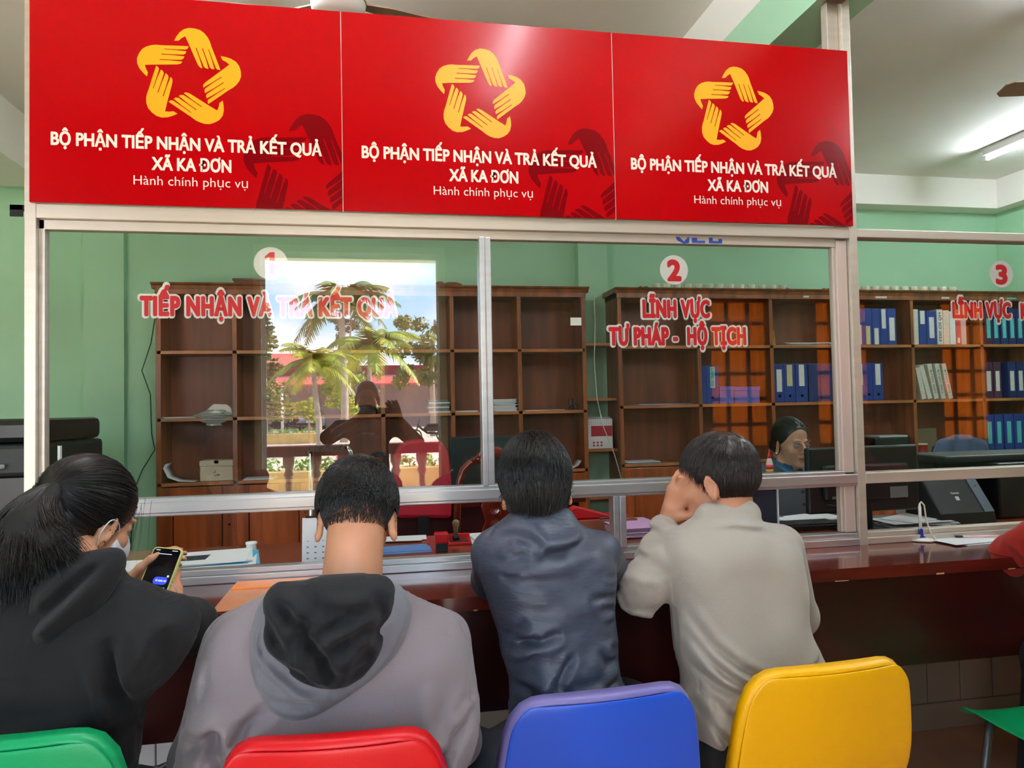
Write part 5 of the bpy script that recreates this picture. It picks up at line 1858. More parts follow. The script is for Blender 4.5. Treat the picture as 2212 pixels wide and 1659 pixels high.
def relief(poly, yc, tb, tf, W, folds=(), res=.004, blur=6, lean=(0, 0, 0), nz=None, seed=0):
    """solid whose outline in the XZ plane is the polygon; back half thickness tb, front tf; yc(z) = lean[0]+lean[1]*(z-lean[2])
    folds: (points xz, width, amplitude)"""
    P = chaikin(poly, 2)
    lo, hi = P.min(0)-.06, P.max(0)+.06
    nx, nz_ = ((hi-lo)/res).astype(int)+1
    X, Z = np.meshgrid(lo[0]+np.arange(nx)*res, lo[1]+np.arange(nz_)*res, indexing='ij')
    d = segdist(X, Z, P, True)
    ins = np.zeros(X.shape, bool)
    n = len(P)
    for i in range(n):
        a, b = P[i], P[(i+1) % n]
        c = ((a[1] > Z) != (b[1] > Z)) & (X < (b[0]-a[0])*(Z-a[1])/(b[1]-a[1]+1e-12)+a[0])
        ins ^= c
    s = np.where(ins, d, -d)
    u = np.clip(s/W, 0, 1)
    T = np.sqrt(1-(1-u)**2)
    T = np.where(s > 0, blur2(T, blur), 0)
    edge = np.clip(s/.02, 0, 1)
    F_ = np.zeros(X.shape)
    for pts, w_, amp in folds:
        pts = np.asarray(pts, float)
        dd = segdist(X, Z, pts)
        # fade towards both ends of the stroke
        Lp = np.linalg.norm(pts[-1]-pts[0])+1e-9
        e0, e1 = np.hypot(X-pts[0][0], Z-pts[0][1]), np.hypot(X-pts[-1][0], Z-pts[-1][1])
        fade = np.clip(np.minimum(e0, e1)/(Lp*.3)+.15, 0, 1)
        F_ += 1.6*amp*(np.exp(-(dd/w_)**2)-.45*np.exp(-((dd-2.0*w_)/(1.2*w_))**2))*fade
    F_ = blur2(F_, 1)*edge

    def samp(A, x, z):
        fx = np.clip((x-lo[0])/res, 0, nx-1.001)
        fz = np.clip((z-lo[1])/res, 0, nz_-1.001)
        i, j = fx.astype(int), fz.astype(int)
        a, b = fx-i, fz-j
        return A[i, j]*(1-a)*(1-b)+A[i+1, j]*a*(1-b)+A[i, j+1]*(1-a)*b+A[i+1, j+1]*a*b

    def f(Q):
        x, y, z = Q[:, 0], Q[:, 1], Q[:, 2]
        # outside the map: distance to the map's rectangle
        ox = np.maximum(np.maximum(lo[0]-x, x-hi[0]), 0)
        oz = np.maximum(np.maximum(lo[1]-z, z-hi[1]), 0)
        ss = samp(s, x, z)
        t = samp(T, x, z)
        yy = y-(yc+lean[0]+lean[1]*(z-lean[2]))
        fo = samp(F_, x, z)
        if nz is not None:
            fo = fo+nz[1]*noise3(Q, nz[0], seed)*np.clip(ss/.03, 0, 1)
        bk = -yy-(tb*t+fo)
        fr = yy-tf*t
        din = np.maximum(bk, fr)*.75
        dout = np.hypot(np.maximum(-ss, 0)+ox+oz, np.maximum(np.abs(yy)-.004, 0))
        return np.where(ss > 0, np.maximum(din, -ss*1.0), dout)
    f.lo, f.hi = lo, hi
    return f


def headframe(yaw, pitch, roll=0.0):
    """columns = the head's right, forward, up; yaw turns the face from +Y towards -X, pitch lifts the face"""
    R = Matrix.Rotation(yaw, 3, 'Z') @ Matrix.Rotation(pitch, 3, 'X') @ Matrix.Rotation(roll, 3, 'Y')
    return np.array(R)


def local(f, c, R, s=1.0):
    c = np.asarray(c, float)
    return lambda P: f(((P-c)@R)/s)*s


def head_sdf(female=False):
    w_ = .94 if female else 1.0
    parts = [ell((0, -.015, .035), (.076*w_, .096, .088)),
             (ell((0, .028, -.045), (.056*w_, .062, .072)), .03),
             (ell((0, .074, -.097), (.022*w_, .018, .016)), .02),
             (cap((0, .092, .012), (0, .112, -.022), .007, .0115), .012),
             (ell((.011, .101, -.028), (.008, .009, .007)), .006), (ell((-.011, .101, -.028), (.008, .009, .007)), .006),
             (ell((.042*w_, .062, -.025), (.018, .022, .02)), .02), (ell((-.042*w_, .062, -.025), (.018, .022, .02)), .02),
             (ell((.03, .082, .024), (.02, .010, .006)), .012), (ell((-.03, .082, .024), (.02, .010, .006)), .012)]
    f = union(parts)
    for sx in (-1, 1):
        f = minus(f, ell((sx*.031, .097, .006), (.017, .012, .0105)), .01)
    f = union([f, (ell((.031, .0795, .006), (.0125, .0115, .0115)), .002), (ell((-.031, .0795, .006), (.0125, .0115, .0115)), .002),
               (ell((0, .0925, -.0535), (.022, .010, .0055)), .004), (ell((0, .0915, -.0635), (.019, .010, .006)), .004)])
    f = minus(f, cap((-.02, .1045, -.0585), (.02, .1045, -.0585), .0022), .002)
    for sx in (-1, 1):
        Re = np.array(Matrix.Rotation(sx*-.45, 3, 'Z') @ Matrix.Rotation(-.18, 3, 'X'))
        ec = np.array([sx*.079*w_, -.008, -.012])
        ear = ell(ec, (.0075, .019, .033), Re)
        ear = union([ear, (ell(ec+[sx*.002, -.002, -.026], (.006, .010, .012)), .008)])
        ear = minus(ear, ell(ec+[sx*.008, .004, .003], (.006, .011, .020), Re), .004)
        f = union([f, (ear, .006)])
    return f


def hand_sdf(wr, d, n_, curl=.5, side=1, s=1.0, spread=.12, thumb=.6):
    """wr wrist, d direction to the knuckles, n_ palm normal (palm side); side=+1: thumb towards cross(d, n_)"""
    d = np.asarray(d, float)/np.linalg.norm(d)
    n_ = np.asarray(n_, float)
    n_ = n_-d*(n_@d)
    n_ /= np.linalg.norm(n_)
    u = np.cross(d, n_)*side
    wr = np.asarray(wr, float)
    fs = [cap(wr, wr+d*.03*s, .024*s, .026*s)]
    for k in (-1, -.35, .35, 1):
        fs.append((cap(wr+d*.02*s+u*k*.014*s, wr+d*.085*s+u*k*.029*s, .015*s, .0125*s), .012))
    tips = []
    Ls = [.074, .082, .076, .060]
    for i, k in enumerate((1, .36, -.34, -1)):
        p = wr+d*.088*s+u*k*.028*s
        dd = d*math.cos(spread*k)+u*math.sin(spread*k)
        a = .0
        seg = Ls[i]*s
        for j, fr in enumerate((.46, .30, .24)):
            a += curl*(.7 if j == 0 else 1.0)
            q = p+(dd*math.cos(a)+n_*math.sin(a))*seg*fr
            fs.append((cap(p, q, (.0092-.0009*j)*s, (.0086-.0010*j)*s), .004))
            p = q
        tips.append(p)
    p = wr+d*.02*s+u*.024*s
    q = p+(d*.55+u*.75+n_*.35)*.042*s
    r_ = q+(d*(.9)+u*(.5-thumb)+n_*thumb)*.032*s
    t = r_+(d*(1.0)+u*(.1-thumb)+n_*thumb)*.024*s
    fs += [(cap(p, q, .0145*s, .0115*s), .01), (cap(q, r_, .0108*s, .0095*s), .005), (cap(r_, t, .0095*s, .0075*s), .004)]
    return union(fs, .008)


HAIR = mat('black hair', (20, 16, 15), .38, spec=.6, var=(60, .35, (1, 1, 1)))
HAIRB = mat('dark brown black hair', (34, 24, 20), .4, spec=.6, var=(60, .35, (1, 1, 1)))
SKIN = mat('tan skin', (206, 146, 112), .5, var=(14, .07, (1, 1, 1)))
SKIN2 = mat('brown skin', (186, 128, 98), .5, var=(14, .08, (1, 1, 1)))


def ribbons(name, paths, wd, m, parent):
    """paths (n, k, 3): thin tapered three sided strands as one mesh"""
    n, k, _ = paths.shape
    tg = np.gradient(paths, axis=1)
    tg /= np.linalg.norm(tg, axis=-1, keepdims=True)+1e-9
    rnd = RNG.normal(size=(n, 1, 3))
    a = np.cross(tg, rnd)
    a /= np.linalg.norm(a, axis=-1, keepdims=True)+1e-9
    b = np.cross(tg, a)
    tp = (1-.75*np.linspace(0, 1, k)**2)[None, :, None]*(np.asarray(wd).reshape(-1, 1, 1) if hasattr(wd, '__len__') else wd)
    V = np.stack([paths+a*tp, paths-a*tp*.5+b*tp*.8, paths-a*tp*.5-b*tp*.8], 2).reshape(-1, 3)
    base = (np.arange(n)[:, None]*k+np.arange(k-1)[None])*3
    F = []
    for j in range(3):
        j2 = (j+1) % 3
        F.append(np.stack([base+j, base+j2, base+3+j2, base+3+j], -1).reshape(-1, 4))
    F = np.concatenate(F)
    me = bpy.data.meshes.new(name)
    me.vertices.add(len(V))
    me.vertices.foreach_set('co', V.ravel())
    me.loops.add(F.size)
    me.loops.foreach_set('vertex_index', F.ravel())
    me.polygons.add(len(F))
    me.polygons.foreach_set('loop_start', np.arange(0, F.size, 4))
    me.polygons.foreach_set('loop_total', np.full(len(F), 4))
    me.update(calc_edges=True)
    me.polygons.foreach_set('use_smooth', [True]*len(me.polygons))
    me.materials.append(m)
    o = bpy.data.objects.new(name, me)
    COL.objects.link(o)
    o.parent = parent
    o.matrix_parent_inverse = WM[parent.name].inverted()
    WM[o.name] = Matrix.Identity(4)
    return o


def grow(hc, R, n, keep, flow, length, seed, lift=.012, steps=8, grav=.0, jit=.25, cr=(.078, .098, .090), cc=(0, -.015, .035), clump=0, curl=0):
    """strands that follow the skull; keep(p), flow(p) work on points in head coordinates"""
    rg = np.random.default_rng(seed)
    cr, cc = np.array(cr), np.array(cc)
    U = rg.normal(size=(n*6, 3))
    U /= np.linalg.norm(U, axis=1, keepdims=True)
    p = cc+U*cr
    p = p[keep(p)][:n]
    n = len(p)
    L = length(p)*rg.uniform(.75, 1.2, n)
    P = [p.copy()]
    d0 = flow(p)
    d = d0+rg.normal(size=(n, 3))*jit
    gl = np.array([0, 0, -1.0])@R
    ph = rg.uniform(0, 6.28, n)
    for s in range(steps):
        u = (s+1)/steps
        fl = flow(p)
        d = d*.75+fl*.25+gl*grav*u
        if curl:
            d = d+curl*np.stack([np.sin(ph+u*5), np.cos(ph+u*4), np.sin(ph*2+u*5)], 1)
        nn = (p-cc)/(cr*cr)
        nn /= np.linalg.norm(nn, axis=1, keepdims=True)
        d = d-nn*(d*nn).sum(1, keepdims=True)*(.8 if lift < .03 else .3)
        d /= np.linalg.norm(d, axis=1, keepdims=True)+1e-9
        p = p+d*(L/steps)[:, None]
        lev = np.sqrt((((p-cc)/cr)**2).sum(1))
        want = 1+(.05+lift/.09*u*(1-.45*u))
        p = np.where((lev < want)[:, None], cc+(p-cc)*(want/lev)[:, None], p)
        P.append(p.copy())
    P = np.stack(P, 1)
    return np.asarray(hc)+P@R.T
# ------------------------------------------------------------------ people
def xz(pts, Y):
    return [(p_[0], p_[2]) for p_ in (at(x, y, Y) for x, y in pts)]


def fl(Y, *strokes):
    return [(xz(pts, Y), w_, a) for pts, w_, a in strokes]


def legs_sdf(hipL, hipR, kneeL, kneeR, ankL, ankR, g=0.0):
    fs = [ell((np.array(hipL)+np.array(hipR))/2+[0, 0, .03], (.17+g, .13+g, .12+g))]
    for h_, k, a in ((hipL, kneeL, ankL), (hipR, kneeR, ankR)):
        fs += [(cap(h_, k, .085+g, .060+g), .05), (cap(k, a, .056+g, .036+g*1.6), .03)]
    return union(fs, .05)


def shoes(t, ankL, ankR, m):
    for a in (ankL, ankR):
        a = np.array(a)
        sculpt('shoe', union([cap(a+[0, -.04, -.045], a+[0, .14, -.05], .042, .036), (cap(a+[0, 0, -.04], a+[0, 0, .02], .045, .042), .03)], .02) if False else
               inter(union([cap(a+[0, -.04, -.04], a+[0, .14, -.05], .045, .038), (cap(a+[0, 0, -.04], a+[0, 0, .02], .045, .042), .03)], .02), lambda P: -(P[:, 2]-.003), .004),
               a-[.08, .12, .1], a+[.08, .24, .09], .009, m, t)


def seated(name_label, hx, hy, seat, joints, parts_body, head, hR, skin, female=False, hands=(), scale=1.0, lo=None, hi=None, h=.005):
    """one continuous body: head, neck, trunk, arms with hands, legs"""
    pass


def make_body(t, hc, hR, nb, sh, el, wr, hips, knees, anks, skin, female=False, hands=(), hs=1.0, h=.0055, trunk=.0, neck_r=.055):
    fs = [local(head_sdf(female), hc, hR, hs)]
    nk = np.asarray(hc)+hR@np.array([0, -.03, -.055])*hs
    nb = np.asarray(nb, float)
    fs.append((cap(nk, nb, neck_r*hs, neck_r*hs*1.08), .02))
    mid = (np.array(hips[0])+np.array(hips[1]))/2
    fs.append((cap(nb-[0, 0, .09], mid+[0, 0, .08], .085, .09), .06))
    for a, b, c in zip(sh, el, wr):
        fs.append((cap(nb-[0, 0, .07], np.asarray(a, float), .05, .045), .05))
        fs.append((cap(a, b, .040, .034), .02))
        fs.append((cap(b, c, .033, .023), .015))
    for hd in hands:
        fs.append((hand_sdf(*hd[0], **hd[1]), .012))
    fs.append((legs_sdf(hips[0], hips[1], knees[0], knees[1], anks[0], anks[1], -.03), .04))
    f = union(fs, .03)
    pts = np.array([hc, nb]+[list(q) for grp in (sh, el, wr, hips, knees, anks) for q in grp]+[list(np.asarray(hd[0][0])) for hd in hands], float)
    return sculpt('body', f, pts.min(0)-.20, pts.max(0)+.20, h, skin, t, 1)


CUSH = .55      # thigh line height above the floor
FAB_GREY = mat('taupe grey jacket cloth', (130, 120, 127), .8, sheen=.2, bump=(220, .12, (1, 1, 1)))
FAB_HOOD = mat('cool grey hood cloth', (108, 108, 118), .8, sheen=.2, bump=(220, .12, (1, 1, 1)))
FAB_LINE = mat('near black jersey lining', (14, 15, 22), .9, sheen=.05, bump=(260, .15, (1, 1, 1)))
FAB_NYL = mat('midnight blue nylon', (58, 64, 82), .46, spec=.5, bump=(60, .18, (1, .5, 3)))
FAB_BEI = mat('beige grey cotton', (164, 157, 147), .82, sheen=.15, bump=(200, .12, (1, 1, 1)))
FAB_BLK = mat('black hoodie cloth', (9, 10, 14), .9, sheen=.05, bump=(240, .15, (1, 1, 1)))
FAB_TRS = mat('dark navy trousers', (44, 48, 60), .8, bump=(200, .12, (1, 1, 1)))
FAB_BTR = mat('black trousers', (18, 18, 20), .85)
FAB_RED = mat('brick red sleeve cloth', (170, 34, 22), .85, sheen=.05, bump=(200, .12, (1, 1, 1)))
SHOEM = mat('dark leather', (30, 24, 22), .5)

# plaid trousers
PLAID = bpy.data.materials.new('black and white plaid cloth')
PLAID.use_nodes = True
_n = PLAID.node_tree
_b2 = _n.nodes['Principled BSDF']
_b2.inputs['Roughness'].default_value = .85
_tc = _n.nodes.new('ShaderNodeTexCoord')
_mx = None
_acc = None
for axis, rot in ((0, 0), (2, 0)):
    _w = _n.nodes.new('ShaderNodeTexWave')
    _w.wave_type = 'BANDS'
    _w.bands_direction = 'X' if axis == 0 else 'Z'
    _w.inputs['Scale'].default_value = 9.0
    _w.inputs['Distortion'].default_value = .6
    _n.links.new(_tc.outputs['Object'], _w.inputs['Vector'])
    _r = _n.nodes.new('ShaderNodeValToRGB')
    _r.color_ramp.elements[0].position = .86
    _r.color_ramp.elements[1].position = .93
    _r.color_ramp.elements[0].color = (.008, .008, .01, 1)
    _r.color_ramp.elements[1].color = (.22, .22, .24, 1)
    _n.links.new(_w.outputs[0], _r.inputs[0])
    if _acc is None:
        _acc = _r.outputs[0]
    else:
        _m = _n.nodes.new('ShaderNodeMixRGB')
        _m.blend_type = 'LIGHTEN'
        _m.inputs[0].default_value = 1
        _n.links.new(_acc, _m.inputs[1])
        _n.links.new(_r.outputs[0], _m.inputs[2])
        _acc = _m.outputs[0]
_n.links.new(_acc, _b2.inputs['Base Color'])

# ---------------- man in the grey jacket (second from left)
Y2 = -.84
t = thing('person', 'person with short black hair in a grey jacket with black hood lining', 'person', (at(700, 1400, Y2)[0], -.8, 0))
hc = at(772, 1124, -.775)
hR = headframe(-.05, -.42, .03)
nb = at(758, 1290, -.85)
sh = [at(505, 1385, -.82), at(960, 1375, -.82)]
el_ = [at(432, 1640, -.80), at(985, 1600, -.74)]
wr = [at(520, 1560, -.50), at(820, 1480, -.42)]
hips = [(nb[0]-.10, -.80, .53), (nb[0]+.10, -.80, .53)]
knees = [(nb[0]-.20, -.45, .50), (nb[0]+.20, -.45, .50)]
anks = [(nb[0]-.20, -.36, .10), (nb[0]+.20, -.38, .10)]
make_body(t, hc, hR, nb, sh, el_, wr, hips, knees, anks, SKIN, neck_r=.059,
          hands=[((wr[0], (.3, .9, .1), (0, 0, -1)), dict(curl=.45, side=-1)), ((wr[1], (-.3, .9, .1), (0, 0, -1)), dict(curl=.45, side=1))])
OUT2 = [(612, 1262), (565, 1288), (520, 1308), (482, 1330), (455, 1362), (438, 1400), (425, 1450), (412, 1500), (402, 1550), (394, 1600), (388, 1659), (388, 1700),
        (430, 1722), (500, 1722), (540, 1745), (700, 1752), (880, 1745), (915, 1700), (935, 1652), (965, 1648), (1000, 1632), (1018, 1600), (1030, 1550), (1031, 1500),
        (1025, 1450), (1016, 1400), (1000, 1355), (978, 1325), (940, 1306), (895, 1288), (850, 1262), (800, 1250), (740, 1248), (680, 1250)]
F2 = fl(Y2, ([(478, 1338), (470, 1400), (462, 1460), (460, 1540)], .005, -.004), ([(1000, 1350), (1008, 1420), (1006, 1500)], .005, -.004),
        ([(452, 1545), (500, 1520), (480, 1600), (455, 1650)], .012, -.016), ([(500, 1525), (512, 1580), (540, 1620)], .014, -.022), ([(400, 1600), (440, 1560), (490, 1535)], .012, -.012),
        ([(430, 1660), (470, 1620), (505, 1560)], .011, .010), ([(520, 1560), (560, 1500), (600, 1470)], .011, -.009), ([(560, 1590), (620, 1600), (700, 1612)], .012, -.008),
        ([(935, 1570), (960, 1540), (1005, 1500)], .012, -.014), ([(920, 1560), (935, 1600), (945, 1640)], .014, -.022), ([(850, 1610), (900, 1595), (950, 1560)], .011, -.010),
        ([(980, 1480), (1010, 1450), (1025, 1420)], .009, -.007), ([(415, 1500), (450, 1480), (470, 1440)], .009, -.006), ([(620, 1600), (720, 1615), (830, 1612)], .012, .006),
        ([(440, 1420), (455, 1445), (450, 1480)], .010, .007), ([(880, 1580), (905, 1520), (915, 1450)], .014, .006), ([(560, 1560), (580, 1620), (640, 1650)], .012, -.008))
rl = relief(xz(OUT2, Y2), Y2, .135, .10, .13, F2, blur=14, lean=(0, .14, 1.0), nz=(.09, .005), seed=3)
jk = union([rl, (cap(sh[0], el_[0], .055, .056), .03), (cap(el_[0], wr[0]-[0, .04, 0], .055, .042), .03), (cap(sh[1], el_[1], .055, .052), .03), (cap(el_[1], wr[1]-[0, .03, 0], .052, .040), .03)], .03)
jacket = sculpt('jacket', jk, (rl.lo[0]-.03, -1.04, .48), (rl.hi[0]+.03, -.34, 1.18), .0052, FAB_GREY, t, 1)
HOODP = [(640, 1258), (590, 1268), (560, 1300), (546, 1340), (540, 1390), (542, 1435), (554, 1475), (575, 1510), (604, 1536), (650, 1545), (700, 1527), (762, 1490), (822, 1448), (862, 1400), (886, 1345), (892, 1305), (876, 1278), (862, 1262), (820, 1256)]
FH = fl(-.96, ([(560, 1395), (585, 1425), (620, 1450)], .006, .006), ([(600, 1440), (650, 1475), (700, 1490)], .007, .007), ([(700, 1480), (710, 1520), (700, 1545)], .004, -.003),
        ([(585, 1490), (640, 1500), (690, 1498)], .008, -.006), ([(870, 1290), (880, 1330), (850, 1400), (790, 1460), (740, 1495)], .010, .005), ([(560, 1330), (552, 1380), (560, 1420)], .006, .006),
        ([(575, 1345), (570, 1385), (580, 1410)], .004, -.005))
hd = relief(xz(HOODP, -.95), -.955, .050, .07, .06, FH, blur=6, lean=(0, .14, 1.0), nz=(.03, .0035), seed=5)
hood = sculpt('hood', hd, (hd.lo[0], -1.08, hd.lo[1]), (hd.hi[0], -.84, hd.hi[1]), .0042, FAB_HOOD, jacket, 1)
LINP = [(620, 1262), (596, 1262), (574, 1280), (563, 1305), (572, 1335), (566, 1372), (576, 1402), (604, 1424), (642, 1460), (690, 1477), (738, 1477), (772, 1462), (802, 1438), (830, 1392), (846, 1340), (856, 1295), (853, 1266), (836, 1250), (800, 1245), (740, 1247), (690, 1250), (650, 1262), (640, 1262)]
FLN = fl(-1.0, ([(575, 1300), (620, 1320), (660, 1345), (680, 1380)], .010, -.013), ([(580, 1340), (600, 1380), (620, 1400)], .009, -.012), ([(650, 1370), (690, 1395), (720, 1440)], .010, -.016), ([(610, 1400), (660, 1420), (690, 1450)], .009, .011),
         ([(690, 1370), (760, 1350), (800, 1330)], .009, .010), ([(670, 1385), (700, 1360), (740, 1340)], .008, -.011), ([(760, 1300), (752, 1380), (740, 1460)], .004, -.006), ([(780, 1390), (800, 1420), (760, 1450)], .010, -.012),
         ([(620, 1275), (650, 1300), (645, 1340)], .010, .010), ([(700, 1290), (740, 1295), (790, 1290)], .009, .008), ([(730, 1420), (760, 1400), (790, 1370)], .009, .010), ([(820, 1290), (830, 1340), (810, 1400)], .010, -.008), ([(590, 1420), (650, 1450), (700, 1468)], .007, -.010))
ln = relief(xz(LINP, -.98), -.975, .062, .06, .055, FLN, blur=6, lean=(0, .22, 1.0), nz=(.035, .006), seed=8)
lin_ = sculpt('hood_lining', ln, (ln.lo[0], -1.12, ln.lo[1]), (ln.hi[0], -.86, ln.hi[1]), .0042, FAB_LINE, jacket, 1)
tag(lin_, 'black crumpled hood lining')
col = at(706, 1471, -1.03)
hipf = legs_sdf(hips[0], hips[1], knees[0], knees[1], anks[0], anks[1], .012)
sculpt('trousers', hipf, (nb[0]-.38, -1.0, .04), (nb[0]+.38, -.25, .72), .010, FAB_TRS, t, 1)
shoes(t, anks[0], anks[1], SHOEM)


def flowf(w, away=1.0, down=.6):
    w = np.array(w, float)

    def g(p):
        v = (p-w)*away
        v = v+np.array([0, 0, -down])*np.linalg.norm(p-w, axis=1, keepdims=True)
        return v/(np.linalg.norm(v, axis=1, keepdims=True)+1e-9)
    return g


def hair_man2(t, hc, hR):
    def line(p):       # hair line: higher at the sides in front, low fade at the nape
        return (p[:, 2] > .0+.25*np.maximum(p[:, 1], 0)-.0) & ~((p[:, 1] > .045) & (p[:, 2] < .085))
    shell = ell((0, -.018, .045), (.083, .100, .094))
    cut = lambda P: -(P[:, 2]-.012-.3*np.maximum(P[:, 1], 0)+.10*np.maximum(-P[:, 1]-.04, 0))
    sh_ = inter(shell, cut, .03)
    sh_2 = lambda P: sh_(P)+.004*noise3(P, .012, 4)+.003*noise3(P, (.006, .02, .006), 9)
    h0 = sculpt('hair', local(sh_2, hc, hR), np.array(hc)-.15, np.array(hc)+.16, .0042, HAIR, t)
    w = (.012, -.03, .12)
    P = grow(hc, hR, 5200, lambda p: (p[:, 2] > .03) & ~((p[:, 1] > .06) & (p[:, 2] < .085)), flowf(w, 1, .1), lambda p: .030+.38*np.maximum(p[:, 2]-.05, 0)+0*p[:, 0], 5, lift=.019, jit=.7, curl=.26)
    ribbons('hair_strands', P, .0011, HAIR, t)
    P = grow(hc, hR, 5200, lambda p: (p[:, 2] < .04) & (p[:, 2] > -.035-.35*np.maximum(np.abs(p[:, 0])-.05, 0)) & (p[:, 1] < .03) & (np.random.default_rng(2).uniform(0, 1, len(p)) < np.clip((p[:, 2]+.05)/.07, .04, 1)), flowf(w, 1, .9), lambda p: .006+.010*np.clip((p[:, 2]+.03)/.06, 0, 1), 6, lift=.0, steps=3, jit=.25, cr=(.0765, .0965, .0885))
    ribbons('faded_hair', P, .00055, HAIR, t)
    # the looping curl on the crown
    c = np.array(hc)+hR@np.array([.045, -.02, .135])
    Q = []
    rg = np.random.default_rng(4)
    for k in range(60):
        r = .014+rg.normal()*.0012
        a0 = rg.uniform(-.4, .2)
        o = rg.normal(size=3)*.0022
        Q.append([c+o+np.array([-math.cos(a0+u)*r-.004, .0, math.sin(a0+u)*r*.9]) for u in np.linspace(-.9, 4.0, 9)])
    ribbons('hair_curl', np.array(Q), .0009, HAIR, t)


hair_man2(t, hc, hR)

# ---------------- man in the dark nylon jacket (third)
Y3 = -.70
t = thing('person', 'person with shaggy black hair in a midnight blue jacket, on the blue chair', 'person', (at(1180, 1300, Y3)[0], -.68, 0))
hc = at(1157, 1056, -.63)
hR = headframe(-.16, -.30, -.05)
nb = at(1180, 1140, -.66)
sh = [at(1065, 1195, -.68), at(1295, 1195, -.68)]
el_ = [atz(1060, 1262, .93), atz(1322, 1262, .93)]
el_[0][1], el_[1][1] = -.44, -.46
el_[0] = at(1062, 1250, -.44)
el_[1] = at(1318, 1255, -.46)
wr = [at(1120, 1215, -.20), at(1230, 1215, -.20)]
hips = [(nb[0]-.09, -.72, .53), (nb[0]+.13, -.72, .53)]
knees = [(nb[0]-.24, -.44, .50), (nb[0]+.20, -.42, .50)]
anks = [(nb[0]-.26, -.36, .10), (nb[0]+.20, -.28, .10)]
make_body(t, hc, hR, nb, sh, el_, wr, hips, knees, anks, SKIN, neck_r=.052,
          hands=[((wr[0], (.6, .8, 0), (0, 0, -1)), dict(curl=.25, side=-1)), ((wr[1], (-.6, .8, 0), (0, 0, -1)), dict(curl=.25, side=1))])
OUT3 = [(1148, 1098), (1118, 1106), (1095, 1122), (1070, 1142), (1046, 1168), (1033, 1192), (1030, 1216), (1037, 1250), (1050, 1290), (1062, 1330), (1074, 1365), (1075, 1395), (1088, 1432),
        (1095, 1462), (1090, 1500), (1090, 1560), (1110, 1640), (1340, 1640), (1352, 1560), (1362, 1500), (1338, 1472), (1322, 1440), (1318, 1405), (1323, 1365), (1317, 1325),
        (1322, 1280), (1328, 1245), (1326, 1205), (1314, 1172), (1285, 1148), (1248, 1128), (1224, 1106), (1205, 1098)]
F3 = fl(Y3, ([(1075, 1360), (1095, 1340), (1110, 1315)], .008, -.009), ([(1078, 1380), (1105, 1362), (1128, 1345)], .008, -.010), ([(1090, 1352), (1130, 1352), (1170, 1335)], .008, -.010),
        ([(1080, 1400), (1100, 1385), (1120, 1360)], .009, .008), ([(1200, 1375), (1185, 1400), (1168, 1430)], .007, -.008), ([(1262, 1375), (1275, 1392), (1305, 1390)], .009, -.008),
        ([(1290, 1365), (1318, 1380)], .007, -.010), ([(1250, 1265), (1290, 1265), (1318, 1280)], .007, -.007), ([(1268, 1290), (1300, 1295), (1318, 1305)], .007, -.007), ([(1275, 1320), (1320, 1322)], .006, -.006),
        ([(1290, 1230), (1320, 1235)], .006, -.006), ([(1285, 1245), (1322, 1252)], .006, -.006), ([(1245, 1460), (1275, 1440), (1310, 1435)], .010, -.013), ([(1295, 1470), (1310, 1450), (1325, 1440)], .009, -.010),
        ([(1095, 1450), (1125, 1450), (1135, 1490)], .010, -.011), ([(1200, 1480), (1250, 1468), (1330, 1475)], .010, -.010), ([(1150, 1190), (1200, 1178), (1260, 1150)], .012, -.007), ([(1060, 1165), (1100, 1150), (1140, 1165)], .010, -.008),
        ([(1080, 1180), (1110, 1165), (1145, 1172)], .010, .008), ([(1130, 1120), (1160, 1160), (1230, 1155), (1250, 1130)], .010, .007), ([(1150, 1400), (1140, 1450), (1135, 1500)], .012, .006),
        ([(1070, 1225), (1085, 1232), (1098, 1222)], .005, -.006), ([(1180, 1440), (1175, 1480), (1180, 1530)], .010, -.008))
rl = relief(xz(OUT3, Y3), Y3, .125, .10, .12, F3, blur=12, lean=(0, .20, 1.0), nz=((.05, .05, .022), .0045), seed=13)
jk = union([rl, (cap(sh[0], el_[0], .052, .050), .03), (cap(el_[0], wr[0]-[.02, .02, 0], .050, .038), .03), (cap(sh[1], el_[1]+[.012, 0, 0], .055, .054), .02), (cap(el_[1]+[.012, 0, 0], wr[1]-[-.02, .02, 0], .052, .038), .03),
            (cap(at(1172, 1135, -.69)-[.03, 0, .0], at(1172, 1135, -.69)+[.04, 0, 0], .045, .045), .02)], .03)
j3 = sculpt('jacket', jk, (rl.lo[0]-.04, -.90, .48), (rl.hi[0]+.07, -.14, 1.22), .0050, FAB_NYL, t, 1)
sculpt('trousers', legs_sdf(hips[0]-np.array([.03, 0, 0]), hips[1], knees[0], knees[1], anks[0], anks[1], .014), (nb[0]-.42, -.92, .04), (nb[0]+.42, -.14, .74), .009, FAB_TRS, t, 1)
shoes(t, anks[0], anks[1], SHOEM)


